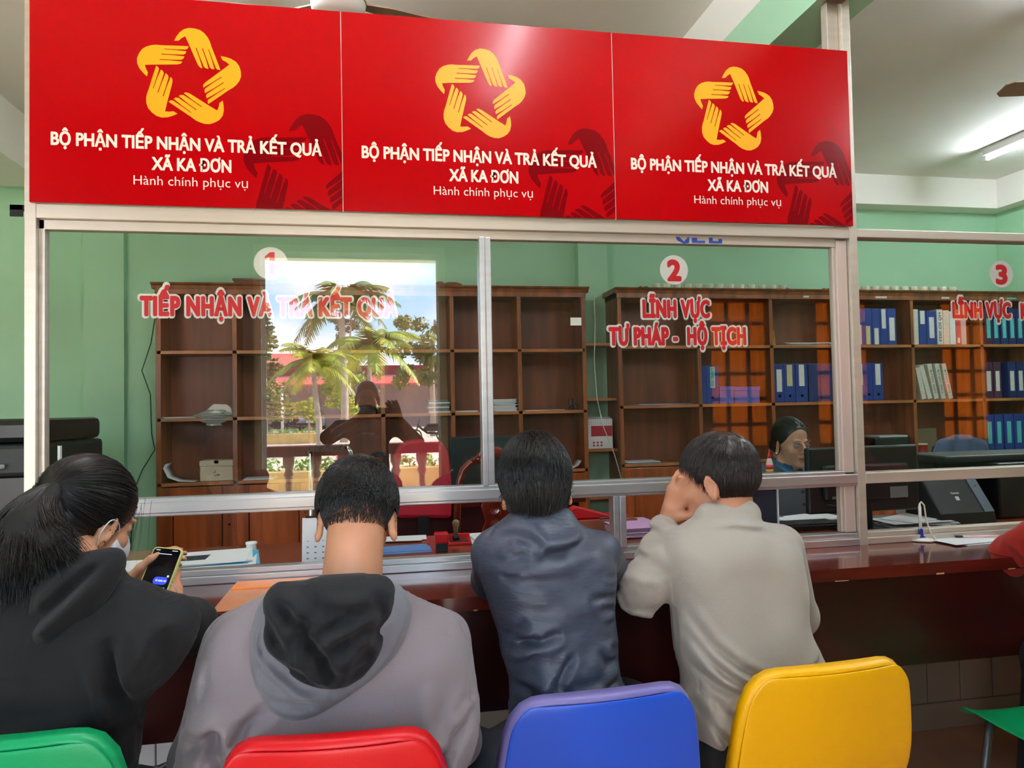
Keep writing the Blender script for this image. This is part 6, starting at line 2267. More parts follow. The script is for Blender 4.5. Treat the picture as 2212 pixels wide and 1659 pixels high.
def hair_man3(t, hc, hR):
    sh_ = inter(ell((0, -.022, .035), (.084, .102, .096)), lambda P: -(P[:, 2]+.095-1.5*np.maximum(P[:, 1]+.03, 0)), .02)
    sh_2 = lambda P: sh_(P)+.006*noise3(P, .02, 4)+.003*noise3(P, .008, 2)
    sculpt('hair', local(sh_2, hc, hR), np.array(hc)-.18, np.array(hc)+.17, .0045, HAIR, t)
    P = grow(hc, hR, 7500, lambda p: (p[:, 2] > -.055) & ~((np.abs(p[:, 0]) > .055) & (p[:, 2] < .02) & (p[:, 1] > -.045)) & ~((p[:, 1] > .05) & (p[:, 2] < .06)), flowf((.0, .0, .13), 1, .5), lambda p: .05+.03*np.clip((.06-p[:, 2])/.1, 0, 1), 15, lift=.026, jit=.7, curl=.16, grav=.25)
    ribbons('hair_strands', P, .0012, HAIR, t)
    P = grow(hc, hR, 2600, lambda p: (p[:, 2] < .03) & (p[:, 2] > -.06) & (p[:, 1] < -.03), lambda p: np.tile([0., -.15, -1.], (len(p), 1)), lambda p: .075+0*p[:, 0], 16, lift=.035, steps=9, jit=.32, grav=.5, curl=.08)
    ribbons('nape_hair', P, .0012, HAIR, t)


hair_man3(t, hc, hR)

# ---------------- older man in the beige jacket (fourth)
Y4 = -.63
t = thing('person', 'person in a beige grey jacket resting his cheek on his hand, on the yellow chair', 'person', (at(1590, 1300, Y4)[0], -.6, 0))
hc = at(1547, 1040, -.575)
hR = headframe(.86, -.16, .06)
nb = at(1565, 1150, -.63)
sh = [at(1462, 1190, -.60), at(1690, 1180, -.62)]
el_ = [atz(1388, 1275, .925), at(1722, 1330, -.50)]
el_[0][1] = min(el_[0][1], -.35)
wr = [at(1444, 1122, -.52), at(1680, 1300, -.25)]
hips = [(nb[0]-.03, -.66, .53), (nb[0]+.19, -.66, .53)]
knees = [(nb[0]-.21, -.40, .54), (nb[0]+.24, -.38, .50)]
anks = [(nb[0]-.14, -.24, .10), (nb[0]+.24, -.22, .10)]
hand4 = ((wr[0], at(1466, 1062, -.545)-wr[0], (.75, .35, .1)), dict(curl=.28, side=-1, s=.95, thumb=.3))
make_body(t, hc, hR, nb, sh, el_, wr, hips, knees, anks, SKIN2, neck_r=.056, h=.005,
          hands=[hand4, ((wr[1], (-.2, .9, 0), (0, 0, -1)), dict(curl=.3, side=1))])
OUT4 = [(1540, 1108), (1512, 1114), (1488, 1130), (1452, 1150), (1434, 1172), (1430, 1200), (1434, 1240), (1444, 1285), (1447, 1320), (1447, 1360), (1452, 1410), (1463, 1452), (1458, 1485), (1464, 1530), (1472, 1562),
        (1496, 1598), (1545, 1628), (1600, 1642), (1720, 1642), (1762, 1560), (1764, 1470), (1756, 1425), (1746, 1392), (1728, 1352), (1723, 1318), (1729, 1270), (1723, 1220), (1716, 1180), (1702, 1152),
        (1676, 1134), (1642, 1124), (1628, 1108), (1600, 1095), (1565, 1098)]
F4 = fl(Y4, ([(1448, 1290), (1490, 1360), (1540, 1400), (1600, 1430)], .009, -.010), ([(1450, 1330), (1490, 1400), (1560, 1450)], .009, -.009), ([(1450, 1400), (1500, 1440), (1580, 1460)], .009, -.009),
        ([(1600, 1440), (1660, 1420), (1720, 1390)], .009, -.009), ([(1660, 1440), (1700, 1425), (1745, 1430)], .008, -.008), ([(1700, 1470), (1725, 1440), (1728, 1400)], .008, -.009), ([(1462, 1480), (1490, 1520), (1530, 1570)], .008, -.011),
        ([(1475, 1500), (1520, 1540), (1560, 1600)], .009, .007), ([(1490, 1470), (1530, 1510), (1580, 1540)], .008, -.007), ([(1440, 1180), (1436, 1240), (1446, 1300)], .004, -.006), ([(1560, 1480), (1640, 1462), (1720, 1460)], .004, -.004),
        ([(1455, 1360), (1500, 1425), (1570, 1465)], .010, .006), ([(1620, 1450), (1690, 1430), (1740, 1410)], .010, .006), ([(1510, 1130), (1560, 1122), (1630, 1130)], .008, .006), ([(1500, 1138), (1560, 1132), (1640, 1138)], .005, -.006),
        ([(1470, 1560), (1540, 1610), (1610, 1620)], .004, -.004), ([(1485, 1450), (1480, 1500), (1500, 1560)], .010, .008))
rl = relief(xz(OUT4, Y4), Y4, .125, .10, .12, F4, blur=12, lean=(0, .12, 1.0), nz=(.06, .004), seed=23)
slv = union([cap(sh[0], el_[0], .056, .058), (cap(el_[0], wr[0]-(wr[0]-el_[0])*.10, .056, .038), .03)], .03)
slv2 = lambda P: slv(P)+.006*np.sin(noise3(P, .05, 31)*3+(P[:, 2]*70+P[:, 0]*40))*1.0+.003*noise3(P, .02, 5)
jk = union([rl, (slv2, .02), (cap(sh[1], el_[1], .055, .055), .03), (cap(el_[1], wr[1]-[0, .03, 0], .052, .038), .03),
            (cap(at(1535, 1118, -.63), at(1610, 1112, -.64), .040, .040), .02)], .03)
j4 = sculpt('jacket', jk, (rl.lo[0]-.13, -.84, .50), (rl.hi[0]+.06, -.16, 1.24), .0050, FAB_BEI, t, 1)
sculpt('trousers', union([legs_sdf(hips[0], hips[1], knees[0], knees[1], anks[0], anks[1], .014), (ell(((hips[0][0]+hips[1][0])/2-.02, -.68, .53), (.20, .15, .09)), .03)], .02), (nb[0]-.34, -.90, .04), (nb[0]+.46, -.08, .74), .009, FAB_BTR, t, 1)
shoes(t, anks[0], anks[1], SHOEM)


def hair_man4(t, hc, hR):
    def line(P):
        # receding temples, hair low at the nape, cleared round the ear
        z0 = -.098+1.25*np.maximum(P[:, 1]+.045, 0)
        return -(P[:, 2]-z0)
    sh_ = inter(ell((0, -.020, .040), (.081, .101, .092)), line, .012)
    sh_ = minus(sh_, lambda P: np.maximum(.072-P[:, 1], -(.0+0*P[:, 1])-P[:, 2]+.0-1), .01) if False else sh_
    sh_2 = lambda P: sh_(P)+.0035*noise3(P, .014, 4)
    sculpt('hair', local(sh_2, hc, hR), np.array(hc)-.16, np.array(hc)+.17, .0042, HAIRB, t)
    P = grow(hc, hR, 6000, lambda p: p[:, 2] > -.05+1.25*np.maximum(p[:, 1]+.04, 0), flowf((.0, -.062, .115), 1, .35), lambda p: .034+.012*np.clip(p[:, 2]/.1, 0, 1), 25, lift=.009, jit=.45, grav=.2, curl=.08)
    ribbons('hair_strands', P, .0010, HAIRB, t)
    P = grow(hc, hR, 2400, lambda p: (p[:, 2] < .03) & (p[:, 2] > -.07) & (p[:, 1] < -.03), lambda p: np.tile([0., .05, -1.], (len(p), 1)), lambda p: .078+0*p[:, 0], 26, lift=.022, steps=8, jit=.22, grav=.4)
    ribbons('nape_hair', P, .0010, HAIRB, t)


hair_man4(t, hc, hR)
# ---------------- woman in the black hoodie with a ponytail (first from left)
Y1 = -.86
t = thing('person', 'person with a black ponytail and white mask in a black hoodie', 'person', (at(130, 1400, Y1)[0], -.82, 0))
hc = at(188, 1122, -.70)
hR = headframe(-.50, -.42, .10)
nb = at(165, 1262, -.82)
sh = [at(-70, 1345, -.82), at(315, 1335, -.80)]
el_ = [at(-60, 1560, -.70), at(408, 1352, -.60)]
wr = [at(270, 1262, -.52), at(376, 1312, -.46)]
hips = [(nb[0]-.16, -.80, .53), (nb[0]+.05, -.80, .53)]
knees = [(nb[0]-.12, -.45, .50), (nb[0]+.20, -.50, .51)]
anks = [(nb[0]-.12, -.36, .10), (nb[0]+.20, -.42, .10)]
ph0, ph1 = at(318, 1262, -.585), at(370, 1185, -.53)
phn = None
wr[0] = at(268, 1278, -.53)
hand1 = ((at(274, 1272, -.53), at(316, 1236, -.50)-at(274, 1272, -.53), (.8, -.1, -.1)), dict(curl=.42, side=-1, s=.92, thumb=.2))
wr[0] = at(272, 1268, -.53)
make_body(t, hc, hR, nb, sh, el_, wr, hips, knees, anks, SKIN, female=True, neck_r=.048, h=.005,
          hands=[hand1, ((wr[1], (-.3, .6, .3), (0, 0, 1)), dict(curl=.5, side=-1, s=.9))])
OUT1 = [(120, 1222), (60, 1235), (0, 1250), (-60, 1262), (-120, 1290), (-150, 1350), (-165, 1450), (-165, 1600), (-150, 1720), (100, 1740), (290, 1720), (312, 1660), (318, 1580), (322, 1510), (345, 1480), (372, 1460), (396, 1430),
        (415, 1400), (430, 1365), (434, 1330), (420, 1300), (396, 1288), (360, 1286), (335, 1272), (300, 1258), (262, 1250), (256, 1225), (240, 1210), (200, 1210), (160, 1214)]
F1 = fl(Y1, ([(318, 1505), (300, 1450), (288, 1390), (290, 1350)], .010, -.014), ([(275, 1360), (300, 1430), (318, 1480)], .012, -.010), ([(350, 1420), (372, 1380), (378, 1340)], .010, -.014), ([(370, 1420), (392, 1380), (394, 1340)], .009, -.012),
        ([(390, 1420), (410, 1380), (410, 1330)], .008, -.008), ([(140, 1560), (200, 1545), (290, 1500)], .014, -.009), ([(170, 1600), (240, 1560), (300, 1520)], .012, -.008), ([(0, 1410), (60, 1420), (100, 1425)], .008, -.006),
        ([(230, 1590), (262, 1550), (300, 1515)], .010, -.008), ([(-40, 1500), (60, 1530), (150, 1525)], .016, .006))
rl = relief(xz(OUT1, Y1), Y1, .13, .10, .12, F1, blur=12, lean=(0, .18, 1.0), nz=(.08, .005), seed=33)
jk = union([rl, (cap(sh[1], el_[1], .062, .062), .03), (cap(el_[1], wr[1]+(el_[1]-wr[1])*.15, .058, .040), .02), (cap(sh[0], el_[0], .06, .058), .03), (cap(el_[0], wr[0]-(wr[0]-el_[0])*.12, .055, .036), .03)], .03)
j1 = sculpt('hoodie', jk, (rl.lo[0]-.02, -1.04, .48), (rl.hi[0]+.03, -.40, 1.16), .0052, FAB_BLK, t, 1)
HP = [(62, 1258), (105, 1222), (150, 1204), (190, 1196), (228, 1190), (248, 1200), (257, 1222), (252, 1252), (232, 1290), (206, 1328), (176, 1368), (150, 1402), (128, 1420), (104, 1412), (84, 1388), (68, 1352), (60, 1310)]
FHd = fl(-.96, ([(70, 1350), (120, 1310), (190, 1240), (230, 1205)], .010, -.012), ([(85, 1370), (140, 1330), (200, 1270)], .012, .010), ([(60, 1260), (62, 1330), (90, 1390)], .006, .006), ([(240, 1260), (190, 1340), (140, 1410)], .006, .006))
hd = relief(xz(HP, -.95), -.955, .055, .09, .06, FHd, blur=6, lean=(0, .30, 1.0), nz=(.04, .004), seed=35)
sculpt('hood', hd, (hd.lo[0], -1.10, hd.lo[1]), (hd.hi[0], -.80, hd.hi[1]), .0045, FAB_BLK, j1, 1)
sculpt('plaid_trousers', legs_sdf(hips[0], np.array(hips[1])+[.03, 0, .02], knees[0], np.array(knees[1]), anks[0], anks[1], .022), (nb[0]-.36, -1.02, .04), (nb[0]+.40, -.25, .76), .009, PLAID, t, 1)
shoes(t, anks[0], anks[1], SHOEM)
# hair: skull cap, then the tied tail
sh_ = inter(union([ell((0, -.022, .042), (.080, .104, .093)), (ell((0, -.06, -.03), (.058, .05, .05)), .03)]), lambda P: -(P[:, 2]+.055-1.35*np.maximum(P[:, 1]-.012, 0)-.9*np.maximum(np.abs(P[:, 0])-.055, 0)), .012)
sculpt('hair', local(sh_, hc, hR), np.array(hc)-.17, np.array(hc)+.17, .0045, HAIR, t)
tie = at(128, 1056, -.775)
tl = (tie-hc)@hR


def to_tie(p):
    v = tl-p
    return v/(np.linalg.norm(v, axis=1, keepdims=True)+1e-9)


P = grow(hc, hR, 5200, lambda p: p[:, 2] > -.045+1.35*np.maximum(p[:, 1]-.012, 0)+.9*np.maximum(np.abs(p[:, 0])-.055, 0), to_tie, lambda p: np.minimum(.16, np.linalg.norm(tl-p, axis=1)), 41, lift=.004, steps=9, jit=.10)
ribbons('hair_strands', P, .0011, HAIR, t)
# loose fringe hanging in front of the mask
rg = np.random.default_rng(12)
Q = []
for k in range(28):
    a = hc+hR@np.array([rg.uniform(-.03, .07), 0.076+rg.uniform(-.02, .01), .06+rg.uniform(-.02, .02)])
    b = a+hR@np.array([rg.uniform(-.01, .02), .012, -.02])
    c = b+np.array([rg.uniform(-.032, -.006), rg.uniform(-.01, .02), -rg.uniform(.05, .13)])
    Q.append([a*(1-u)**2+b*2*u*(1-u)+c*u*u for u in np.linspace(0, 1, 8)])
ribbons('fringe', np.array(Q), .0005, HAIR, t)
tail_end = [at(x, y, -.93) for x, y in ((-60, 1290), (-20, 1275), (20, 1262), (60, 1240), (100, 1222), (140, 1205), (165, 1190))]
Q = []
Qf = []
for k in range(5200):
    u = rg.beta(1.6, 1.3)
    e = tail_end[0]*(1-u)+tail_end[-1]*u if False else np.array([np.interp(u*6, range(7), [q[c_] for q in tail_end]) for c_ in range(3)])
    n_ = rg.normal(size=3)
    n_ /= np.linalg.norm(n_)
    a = tie+n_*.017
    m1 = tie+np.array([-.020-.045*(1-u), -.035+n_[1]*.022, -.012+.015*(1-u)])+n_*np.array([.020, .02, .01])
    m2 = (e+tie)/2+np.array([-.028*(1-u), -.045+n_[1]*.035, .030*(1-u)])+rg.normal(size=3)*.006
    e = e+rg.normal(size=3)*np.array([.012, .012, .02])+np.array([0, n_[1]*.02-.01, 0])
    Q.append([a*(1-s_)**3+m1*3*s_*(1-s_)**2+m2*3*s_*s_*(1-s_)+e*s_**3 for s_ in np.linspace(0, 1, 11)])
ribbons('ponytail', np.array(Q), .0013, HAIR, t)
tb = union([(cap(tie+[0, -.01, 0], (tie+tail_end[3])/2+[-.02, -.03, .01], .018, .030)), (cap((tie+tail_end[3])/2+[-.02, -.03, .01], tail_end[2]+[0, .0, .03], .030, .030), .03), (cap((tie+tail_end[3])/2+[-.01, -.03, .0], tail_end[5]+[-.02, .0, .03], .026, .026), .03)], .03)
sculpt('ponytail_core', tb, np.minimum(tie, tail_end[0])-[.0, .12, .06], np.maximum(tie, tail_end[6])+[.08, .14, .06], .006, mat('matt black hair', (14, 11, 10), .8), t)
m = MB().tube([tuple(tie+hR@np.array([.020*math.cos(a), 0, .020*math.sin(a)])) for a in np.linspace(0, 2*PI, 17)], .004, 6)
m.build('hair_tie', BLACK, t, smooth=True)
MASKM = mat('white mask cloth', (228, 228, 232), .8)
msk = inter(union([ell((0, .030, -.045), (.062, .075, .060)), (ell((0, .085, -.045), (.035, .045, .045)), .03)]), union([lambda P: .035-P[:, 1]+.2*(P[:, 2]+.05)]), .004)
msk = inter(msk, lambda P: np.abs(P[:, 2]+.05)-.047, .004)
sculpt('face_mask', local(msk, hc, hR), np.array(hc)-.15, np.array(hc)+.16, .0042, MASKM, t)
for sx in (-1, 1):
    m = MB()
    m.tube([tuple(hc+hR@np.array(q)) for q in ((sx*.058, .040, -.015), (sx*.075, .018, .006), (sx*.086, -.018, .012), (sx*.088, -.032, -.020), (sx*.080, -.026, -.050), (sx*.060, .030, -.080))], .0017, 6)
    m.build('mask_ear_loop', WHITE, t, smooth=True, sub=2)
MB().tube([tuple(hc+hR@(np.array([.083, -.012, -.047])+np.array([0, .008*math.cos(a), .009*math.sin(a)]))) for a in np.linspace(0, 2*PI*.85, 12)], .0012, 5).build('earring', mat('gold ring', (220, 180, 110), .25, metal=1), t, smooth=True)

# phone
a = at(320, 1262, -.575)     # lower left
b = at(357, 1287, -.60)
c = at(394, 1187, -.545)     # upper right
d = at(348, 1183, -.53)
ux = (c-d)
Lx = np.linalg.norm(ux)
uy = d-a
uy = uy-ux*(uy@ux)/(ux@ux)
Ly = .150
ux, uy = ux/np.linalg.norm(ux)*.072, uy/np.linalg.norm(uy)*Ly
un = np.cross(ux, uy)
un = un/np.linalg.norm(un)
if un[1] > 0:
    un = -un
org = c-ux-uy+ux*.0
t = thing('smartphone', 'black smartphone in a pale yellow case showing a dark chat screen', 'phone', org)


def rrect(w_, h_, r, n_=5):
    out = []
    for cx_, cy_, a0 in ((w_-r, h_-r, 0), (r, h_-r, 90), (r, r, 180), (w_-r, r, 270)):
        for k in range(n_+1):
            a_ = math.radians(a0+90*k/n_)
            out.append((cx_+r*math.cos(a_), cy_+r*math.sin(a_)))
    return out


ex, ey = ux/np.linalg.norm(ux), uy/np.linalg.norm(uy)
W_, H_ = .074, .152
MB().prism(rrect(W_, H_, .010), org, ex, ey, -un*.010).build('case', mat('pale yellow phone case', (214, 206, 130), .35), t, bevel=.002)
MB().prism(rrect(W_-.007, H_-.007, .008), org+ex*.0035+ey*.0035+un*.0001, ex, ey, un*.0008).build('screen', mat('dark glass screen', (8, 8, 12), .12, emit=((20, 20, 26), .15)), t)
SB = mat('blue chat bubble', (40, 60, 190), .4, emit=((50, 72, 210), .9))
SWT = mat('grey screen text', (190, 190, 200), .4, emit=((190, 190, 200), .6))
o2 = org+un*.0012
MB().prism([(p_[0]+.030, p_[1]+.062) for p_ in rrect(.034, .018, .008)], o2, ex, ey, un*.0002).build('chat_bubble', SB, t)
m = MB()
for k, (x_, y_, w2, h2) in enumerate(((.036, .069, .004, .005), (.042, .069, .012, .004), (.056, .069, .006, .004), (.010, .143, .010, .0018), (.05, .143, .014, .0018), (.012, .134, .040, .0018), (.018, .054, .020, .0012),
                                     (.030, .048, .014, .0012), (.060, .052, .004, .004), (.060, .044, .004, .004), (.060, .036, .004, .004), (.060, .028, .004, .004), (.060, .020, .005, .005), (.012, .038, .030, .0014), (.012, .033, .034, .0022), (.012, .029, .026, .0018), (.060, .080, .005, .005))):
    m.prism([(x_, y_), (x_+w2, y_), (x_+w2, y_+h2), (x_, y_+h2)], o2+un*.0002, ex, ey, un*.0002)
m.build('screen_text', SWT, t)
# thin charging ring hanging from the phone
q0 = org+ex*.074+ey*.04
tag(MB().tube([q0+np.array([.004, 0, 0])+np.array([.020*math.sin(a_), 0, .026*math.cos(a_)]) for a_ in np.linspace(.2, 2.9, 12)], .0014, 6).build('phone_strap', mat('silvery strap', (210, 205, 196), .3, metal=.4), t, smooth=True))

# ---------------- staff woman behind the glass
t = thing('person', 'person with tied dark hair, blue collar and grey vest, behind the glass', 'person', (at(1700, 1100, .82)[0], .85, 0))
hc = at(1710, 958, .74)
Rz = Matrix.Rotation(PI+.06, 3, 'Z')
hR = np.array(Rz @ Matrix.Rotation(-.13, 3, 'X') @ Matrix.Rotation(.05, 3, 'Y'))
nb = at(1695, 1000, .80)
sh = [nb+np.array([.16, .02, -.055]), nb+np.array([-.17, -.02, -.055])]
el_ = [nb+np.array([.24, -.06, -.25]), nb+np.array([-.26, -.05, -.22])]
wr = [nb+np.array([.16, -.24, -.265]), nb+np.array([-.12, -.27, -.265])]
hips = [(nb[0]+.1, .90, .50), (nb[0]-.1, .90, .50)]
knees = [(nb[0]+.12, .58, .50), (nb[0]-.12, .58, .50)]
anks = [(nb[0]+.12, .62, .1), (nb[0]-.12, .62, .1)]
make_body(t, hc, hR, nb, sh, el_, wr, hips, knees, anks, mat('light brown skin', (196, 146, 116), .5), female=True, neck_r=.048, h=.0042, hs=.94,
          hands=[((wr[0], (-.3, -.9, .0), (0, 0, -1)), dict(curl=.3, side=1, s=.9)), ((wr[1], (.2, -.9, 0), (0, 0, -1)), dict(curl=.3, side=-1, s=.9))])
VEST = mat('grey knitted vest', (92, 94, 100), .85)
SHB = mat('blue collar shirt', (40, 110, 168), .7)
tor = union([cap(nb-[0, 0, .10], (nb[0], .90, .55), .115, .125), (cap(nb-[0, -.02, .07], sh[0], .07, .06), .05), (cap(nb-[0, -.02, .07], sh[1], .07, .06), .05),
             (cap(sh[0], el_[0], .056, .05), .03), (cap(sh[1], el_[1], .056, .05), .03), (cap(el_[0], wr[0]*.8+el_[0]*.2, .048, .036), .03), (cap(el_[1], wr[1]*.8+el_[1]*.2, .048, .036), .03)], .04)
vs = sculpt('vest', minus(tor, cap(nb+[.005, -.10, .03], nb+[.005, -.17, -.09], .060, .015), .01), (nb[0]-.36, .42, .44), (nb[0]+.36, 1.10, nb[2]+.06), .006, VEST, t, 1)
sculpt('shirt', inter(union([cap(nb-[0, 0, .10], nb-[0, -.02, .25], .109, .10), (cap(nb+[0, .015, .0], nb-[0, 0, .08], .056, .09), .02)], .02), lambda P: P[:, 2]-nb[2]-.014+.30*np.maximum(nb[1]-P[:, 1], 0), .004), (nb[0]-.2, .6, nb[2]-.3), (nb[0]+.2, 1.0, nb[2]+.08), .005, SHB, t, 1)
m = MB()
for sx in (-1, 1):
    m.add([(nb[0]+sx*.055, nb[1]+.01, nb[2]+.030), (nb[0]+sx*.016, nb[1]-.085, nb[2]+.002), (nb[0]+sx*.030, nb[1]-.135, nb[2]-.055), (nb[0]+sx*.088, nb[1]-.08, nb[2]-.008)], [(0, 1, 2, 3)])
m.build('shirt_collar', SHB, t, solid=.004, smooth=True)
m = MB()
for k in range(4):
    m.lathe([(.008, 0), (.008, .004)], (nb[0]+.012+.002*k, nb[1]-.128-.004*k, nb[2]-.125-k*.058), 12, axis='Y')
m.build('buttons', mat('dark button', (40, 40, 44), .4), t)
sculpt('skirt', legs_sdf(hips[0], hips[1], knees[0], knees[1], anks[0], anks[1], .015), (nb[0]-.34, .45, .04), (nb[0]+.34, 1.15, .72), .012, FAB_BTR, t, 1)
shoes(t, (anks[0][0], .62, .1), (anks[1][0], .62, .1), SHOEM)
hRs = hR*.94
sh_ = inter(union([ell((0, -.024, .043), (.0765, .102, .092)), (ell((0, -.055, -.035), (.060, .05, .055)), .03), (ell((0, -.125, -.03), (.04, .045, .045)), .02)]), lambda P: -(P[:, 2]+.070-1.75*np.maximum(P[:, 1]+.020, 0)+.2*np.abs(P[:, 0])), .010)
sculpt('hair', local(sh_, hc, hR, .94), np.array(hc)-.2, np.array(hc)+.2, .0042, HAIR, t)
P = grow(hc, hR*.94, 3000, lambda p: p[:, 2] > -.05+1.75*np.maximum(p[:, 1]+.02, 0), lambda p: (lambda v: v/(np.linalg.norm(v, axis=1, keepdims=True)+1e-9))(np.array([0, -.13, -.03])-p), lambda p: .09+0*p[:, 0], 61, lift=.002, steps=7, jit=.06, cr=(.0755, .0985, .0905))
ribbons('hair_strands', P, .0009, HAIR, t)
EYW = mat('eye white', (150, 140, 132), .6)
IRS = mat('dark iris', (26, 16, 12), .2)
LIP = mat('brownish lips', (168, 92, 84), .5)
for sx in (-1, 1):
    ec = hc+hRs@np.array([sx*.031, .0815, .006])
    sculpt('eye', union([ell(ec, (.0122, .0122, .0122))]), ec-.02, ec+.02, .002, EYW, t)
    ic = hc+hRs@np.array([sx*.031+.002, .0905, .005])
    sculpt('iris', local(ell((0, 0, 0), (.0060, .0022, .0056)), ic, hR), ic-.01, ic+.01, .0012, IRS, t)
    m = MB()
    for (z_, th_, mm_) in ((.0145, .0035, 0),):
        m.tube([tuple(hc+hRs@np.array([sx*x_, y_, z2])) for x_, y_, z2 in ((.016, .0965, .008), (.024, .0965, .0145), (.033, .0940, .0155), (.042, .087, .010), (.046, .081, .006))], [.0006, .0010, .0011, .0010, .0005], 6)
    m.build('upper_eyelid', mat('dark lash skin', (70, 44, 34), .6), t, smooth=True)
    MB().tube([tuple(hc+hRs@np.array([sx*x_, y_, z2])) for x_, y_, z2 in ((.014, .1005, .026), (.025, .0985, .031), (.036, .0925, .031), (.048, .080, .025))], [.0016, .0028, .0024, .0010], 6, flat=.6).build('eyebrow', mat('eyebrow hair', (36, 26, 22), .8), t, smooth=True)
MB().tube([tuple(hc+hRs@np.array([x_, y_, z2])) for x_, y_, z2 in ((-.024, .0935, -.059), (-.012, .1025, -.0555), (0, .1045, -.0562), (.012, .1025, -.0555), (.024, .0935, -.059))], [.001, .0038, .004, .0038, .001], 8).build('upper_lip', LIP, t, smooth=True)
MB().tube([tuple(hc+hRs@np.array([x_, y_, z2])) for x_, y_, z2 in ((-.022, .0930, -.061), (-.011, .1015, -.0645), (0, .1030, -.0655), (.011, .1015, -.0645), (.022, .0930, -.061))], [.001, .0042, .0048, .0042, .001], 8).build('lower_lip', LIP, t, smooth=True)
ec = hc+hRs@np.array([.079, -.010, -.045])
sculpt('earring', ell(ec, (.006, .006, .006)), ec-.012, ec+.012, .0016, mat('pearl', (236, 228, 210), .2), t)

# ---------------- visitor in the red sleeve at the right edge
YR = -.55
t = thing('person', 'person in a brick red top leaning on the counter at the right edge', 'person', (at(2330, 1300, YR)[0], -.5, 0))
elb = atz(2172, 1215, .93)
elb[1] = -.24
elb = at(2178, 1202, -.26)
nb = np.array([2.17, -.58, 1.10])
hc = np.array([2.10, -.52, 1.27])
sh = [np.array([2.03, -.54, 1.03]), np.array([2.36, -.58, 1.03])]
el_ = [elb, np.array([2.42, -.45, .93])]
wr = [elb+np.array([.18, .06, .01]), elb+np.array([.26, .0, .0])]
hips = [(nb[0]-.04, -.60, .56), (nb[0]+.14, -.60, .56)]
knees = [(nb[0]-.02, -.36, .54), (nb[0]+.18, -.36, .54)]
anks = [(nb[0]-.02, -.30, .10), (nb[0]+.18, -.30, .10)]
make_body(t, hc, headframe(.3, -.2), nb, sh, el_, wr, hips, knees, anks, SKIN2, h=.007,
          hands=[((wr[0], (1, .2, 0), (0, 0, -1)), dict(curl=.3, side=1))])
jr = union([cap(nb-[0, 0, .10], (nb[0]+.03, -.58, .60), .13, .14), (cap(nb-[0, 0, .07], sh[0], .07, .06), .05), (cap(nb-[0, 0, .07], sh[1], .07, .06), .05), (cap(sh[0], el_[0], .060, .060), .03),
            (cap(el_[0], wr[0]*.85+el_[0]*.15, .058, .042), .03), (cap(sh[1], el_[1], .06, .05), .03), (cap(el_[1], wr[1], .05, .04), .03)], .04)
jr2 = lambda P: jr(P)+.004*np.sin(noise3(P, .07, 3)*4+P[:, 2]*60)
sculpt('top', jr2, (nb[0]-.45, -.80, .48), (nb[0]+.36, -.12, nb[2]+.08), .007, FAB_RED, t, 1)
sculpt('trousers', legs_sdf(hips[0], hips[1], knees[0], knees[1], anks[0], anks[1], .018), (nb[0]-.42, -.90, .04), (nb[0]+.42, -.10, .74), .011, FAB_BTR, t, 1)
shoes(t, anks[0], anks[1], SHOEM)
hRr = headframe(.3, -.2)
sculpt('hair', local(inter(ell((0, -.020, .036), (.083, .104, .094)), lambda P: -(P[:, 2]+.05-1.0*np.maximum(P[:, 1], 0)), .012), hc, hRr), np.array(hc)-.16, np.array(hc)+.16, .007, HAIR, t)

# ---------------- photographer, seen only by reflection, standing behind the camera
t = thing('person', 'person taking the picture, seen as a reflection in the glass', 'person', (-.02, -2.72, 0))
hc = np.array([-.075, -2.69, 1.475])
hR = headframe(0.0, -.02)
nb = np.array([-.06, -2.72, 1.335])
sh = [np.array([-.235, -2.72, 1.29]), np.array([.125, -2.70, 1.29])]
el_ = [np.array([-.335, -2.62, 1.22]), np.array([.255, -2.62, 1.17])]
wr = [np.array([-.12, -2.50, 1.355]), np.array([.135, -2.49, 1.34])]
hips = [(-.15, -2.72, .86), (.05, -2.72, .86)]
knees = [(-.16, -2.70, .48), (.07, -2.70, .48)]
anks = [(-.17, -2.73, .10), (.08, -2.73, .10)]
make_body(t, hc, hR, nb, sh, el_, wr, hips, knees, anks, SKIN2, h=.007,
          hands=[((wr[0], (.55, .35, .5), (.3, 1, 0)), dict(curl=.4, side=-1)), ((wr[1], (-.35, .25, .8), (-.2, 1, 0)), dict(curl=.4, side=1))])
PS = mat('brown t-shirt', (120, 84, 70), .85)
tor = union([cap(nb-[0, 0, .12], (-.05, -2.72, .92), .125, .125), (cap(nb-[.03, 0, .10], sh[0], .08, .065), .05), (cap(nb-[-.03, 0, .10], sh[1], .08, .065), .05), (cap(sh[0], el_[0], .062, .055), .03), (cap(sh[1], el_[1], .062, .055), .03)], .04)
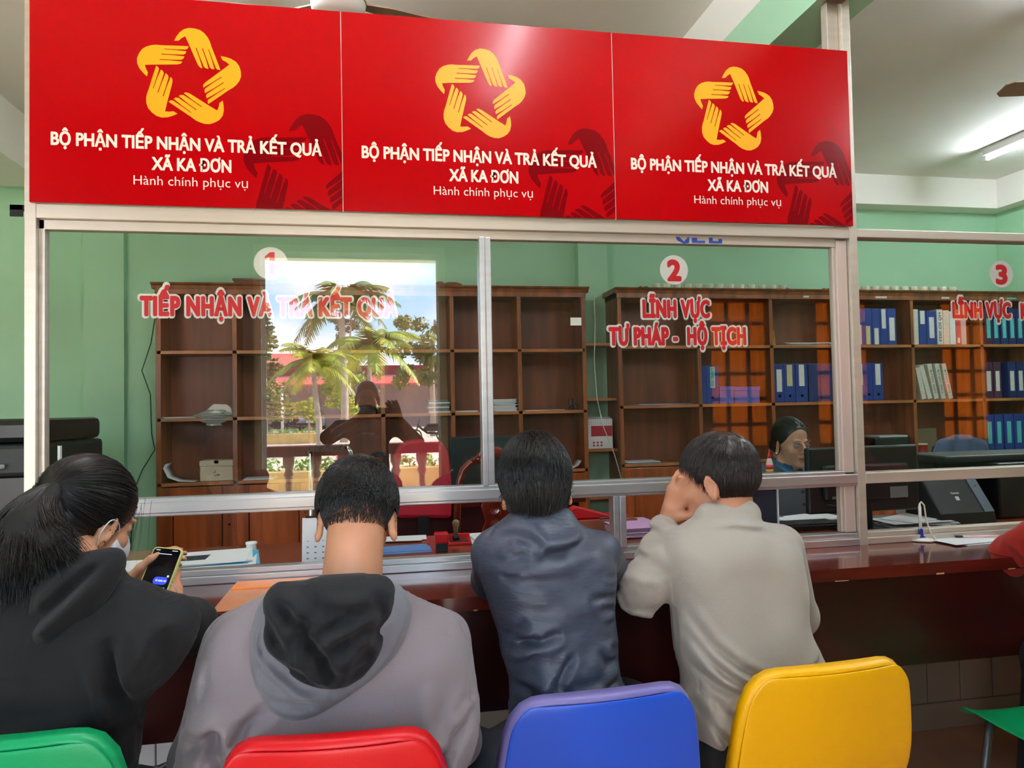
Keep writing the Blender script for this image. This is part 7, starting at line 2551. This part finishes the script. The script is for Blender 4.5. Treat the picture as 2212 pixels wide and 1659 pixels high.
sculpt('t_shirt', inter(tor, lambda P: P[:, 2]-1.335, .01), (-.45, -2.89, .75), (.36, -2.50, 1.37), .008, PS, t, 1)
lf = union([cap(hips[0], knees[0], .095, .075), (cap(hips[1], knees[1], .095, .075), .04), (cap(knees[0], anks[0], .072, .062), .03), (cap(knees[1], anks[1], .072, .062), .03), (cap(hips[0], hips[1], .10), .05)], .03)
sculpt('trousers', lf, (-.36, -2.88, .05), (.26, -2.55, 1.0), .010, FAB_TRS, t, 1)
shoes(t, anks[0], anks[1], SHOEM)
sculpt('hair', local(inter(ell((0, -.018, .040), (.081, .101, .090)), lambda P: -(P[:, 2]+.01-1.0*np.maximum(P[:, 1], 0)), .012), hc, hR), hc-.15, hc+.16, .007, HAIR, t)
t = thing('smartphone', 'smartphone held up by the person taking the picture, seen only in reflection', 'phone', (.045, -2.43, 1.36))
MB().box((-.018, -2.432, 1.335), (.142, -2.422, 1.413)).build('body', BLACK, t, bevel=.004)
MB().lathe([(.007, 0), (.007, .003)], (.0, -2.422, 1.398), 14, axis='Y').build('camera_lens', DKG, t)

# ------------------------------------------------------------------ waiting chairs
g1 = plast('green chair plastic', (0, 158, 96))
r1 = plast('red chair plastic', (220, 12, 24))
b1 = plast('blue chair plastic', (36, 88, 214), .3)
b2 = plast('lavender chair rim', (120, 112, 176), .4)
y1_ = plast('yellow chair plastic', (250, 186, 0))
shell_chair(-.625, -1.10, -.08, g1, g1, 'green plastic chair at the left edge with the ponytailed person', H=at(160, 1594, -1.10)[2])
shell_chair(at(712, 1600, -1.12)[0], -1.12, -.115, r1, r1, 'red plastic chair with the person in the grey jacket', H=at(712, 1604, -1.12)[2], wt=.36)
shell_chair(.452, -.945, 0, b1, b2, 'blue plastic chair with a lavender rim, between the red and the yellow chair', H=.80)
shell_chair(.998, -.905, 0, y1_, y1_, 'yellow plastic chair with its right corner over the dark counter front', H=.795)
shell_chair(1.955, -.90, 0, g1, g1, 'green plastic chair whose seat pokes in at the right edge', H=.79)
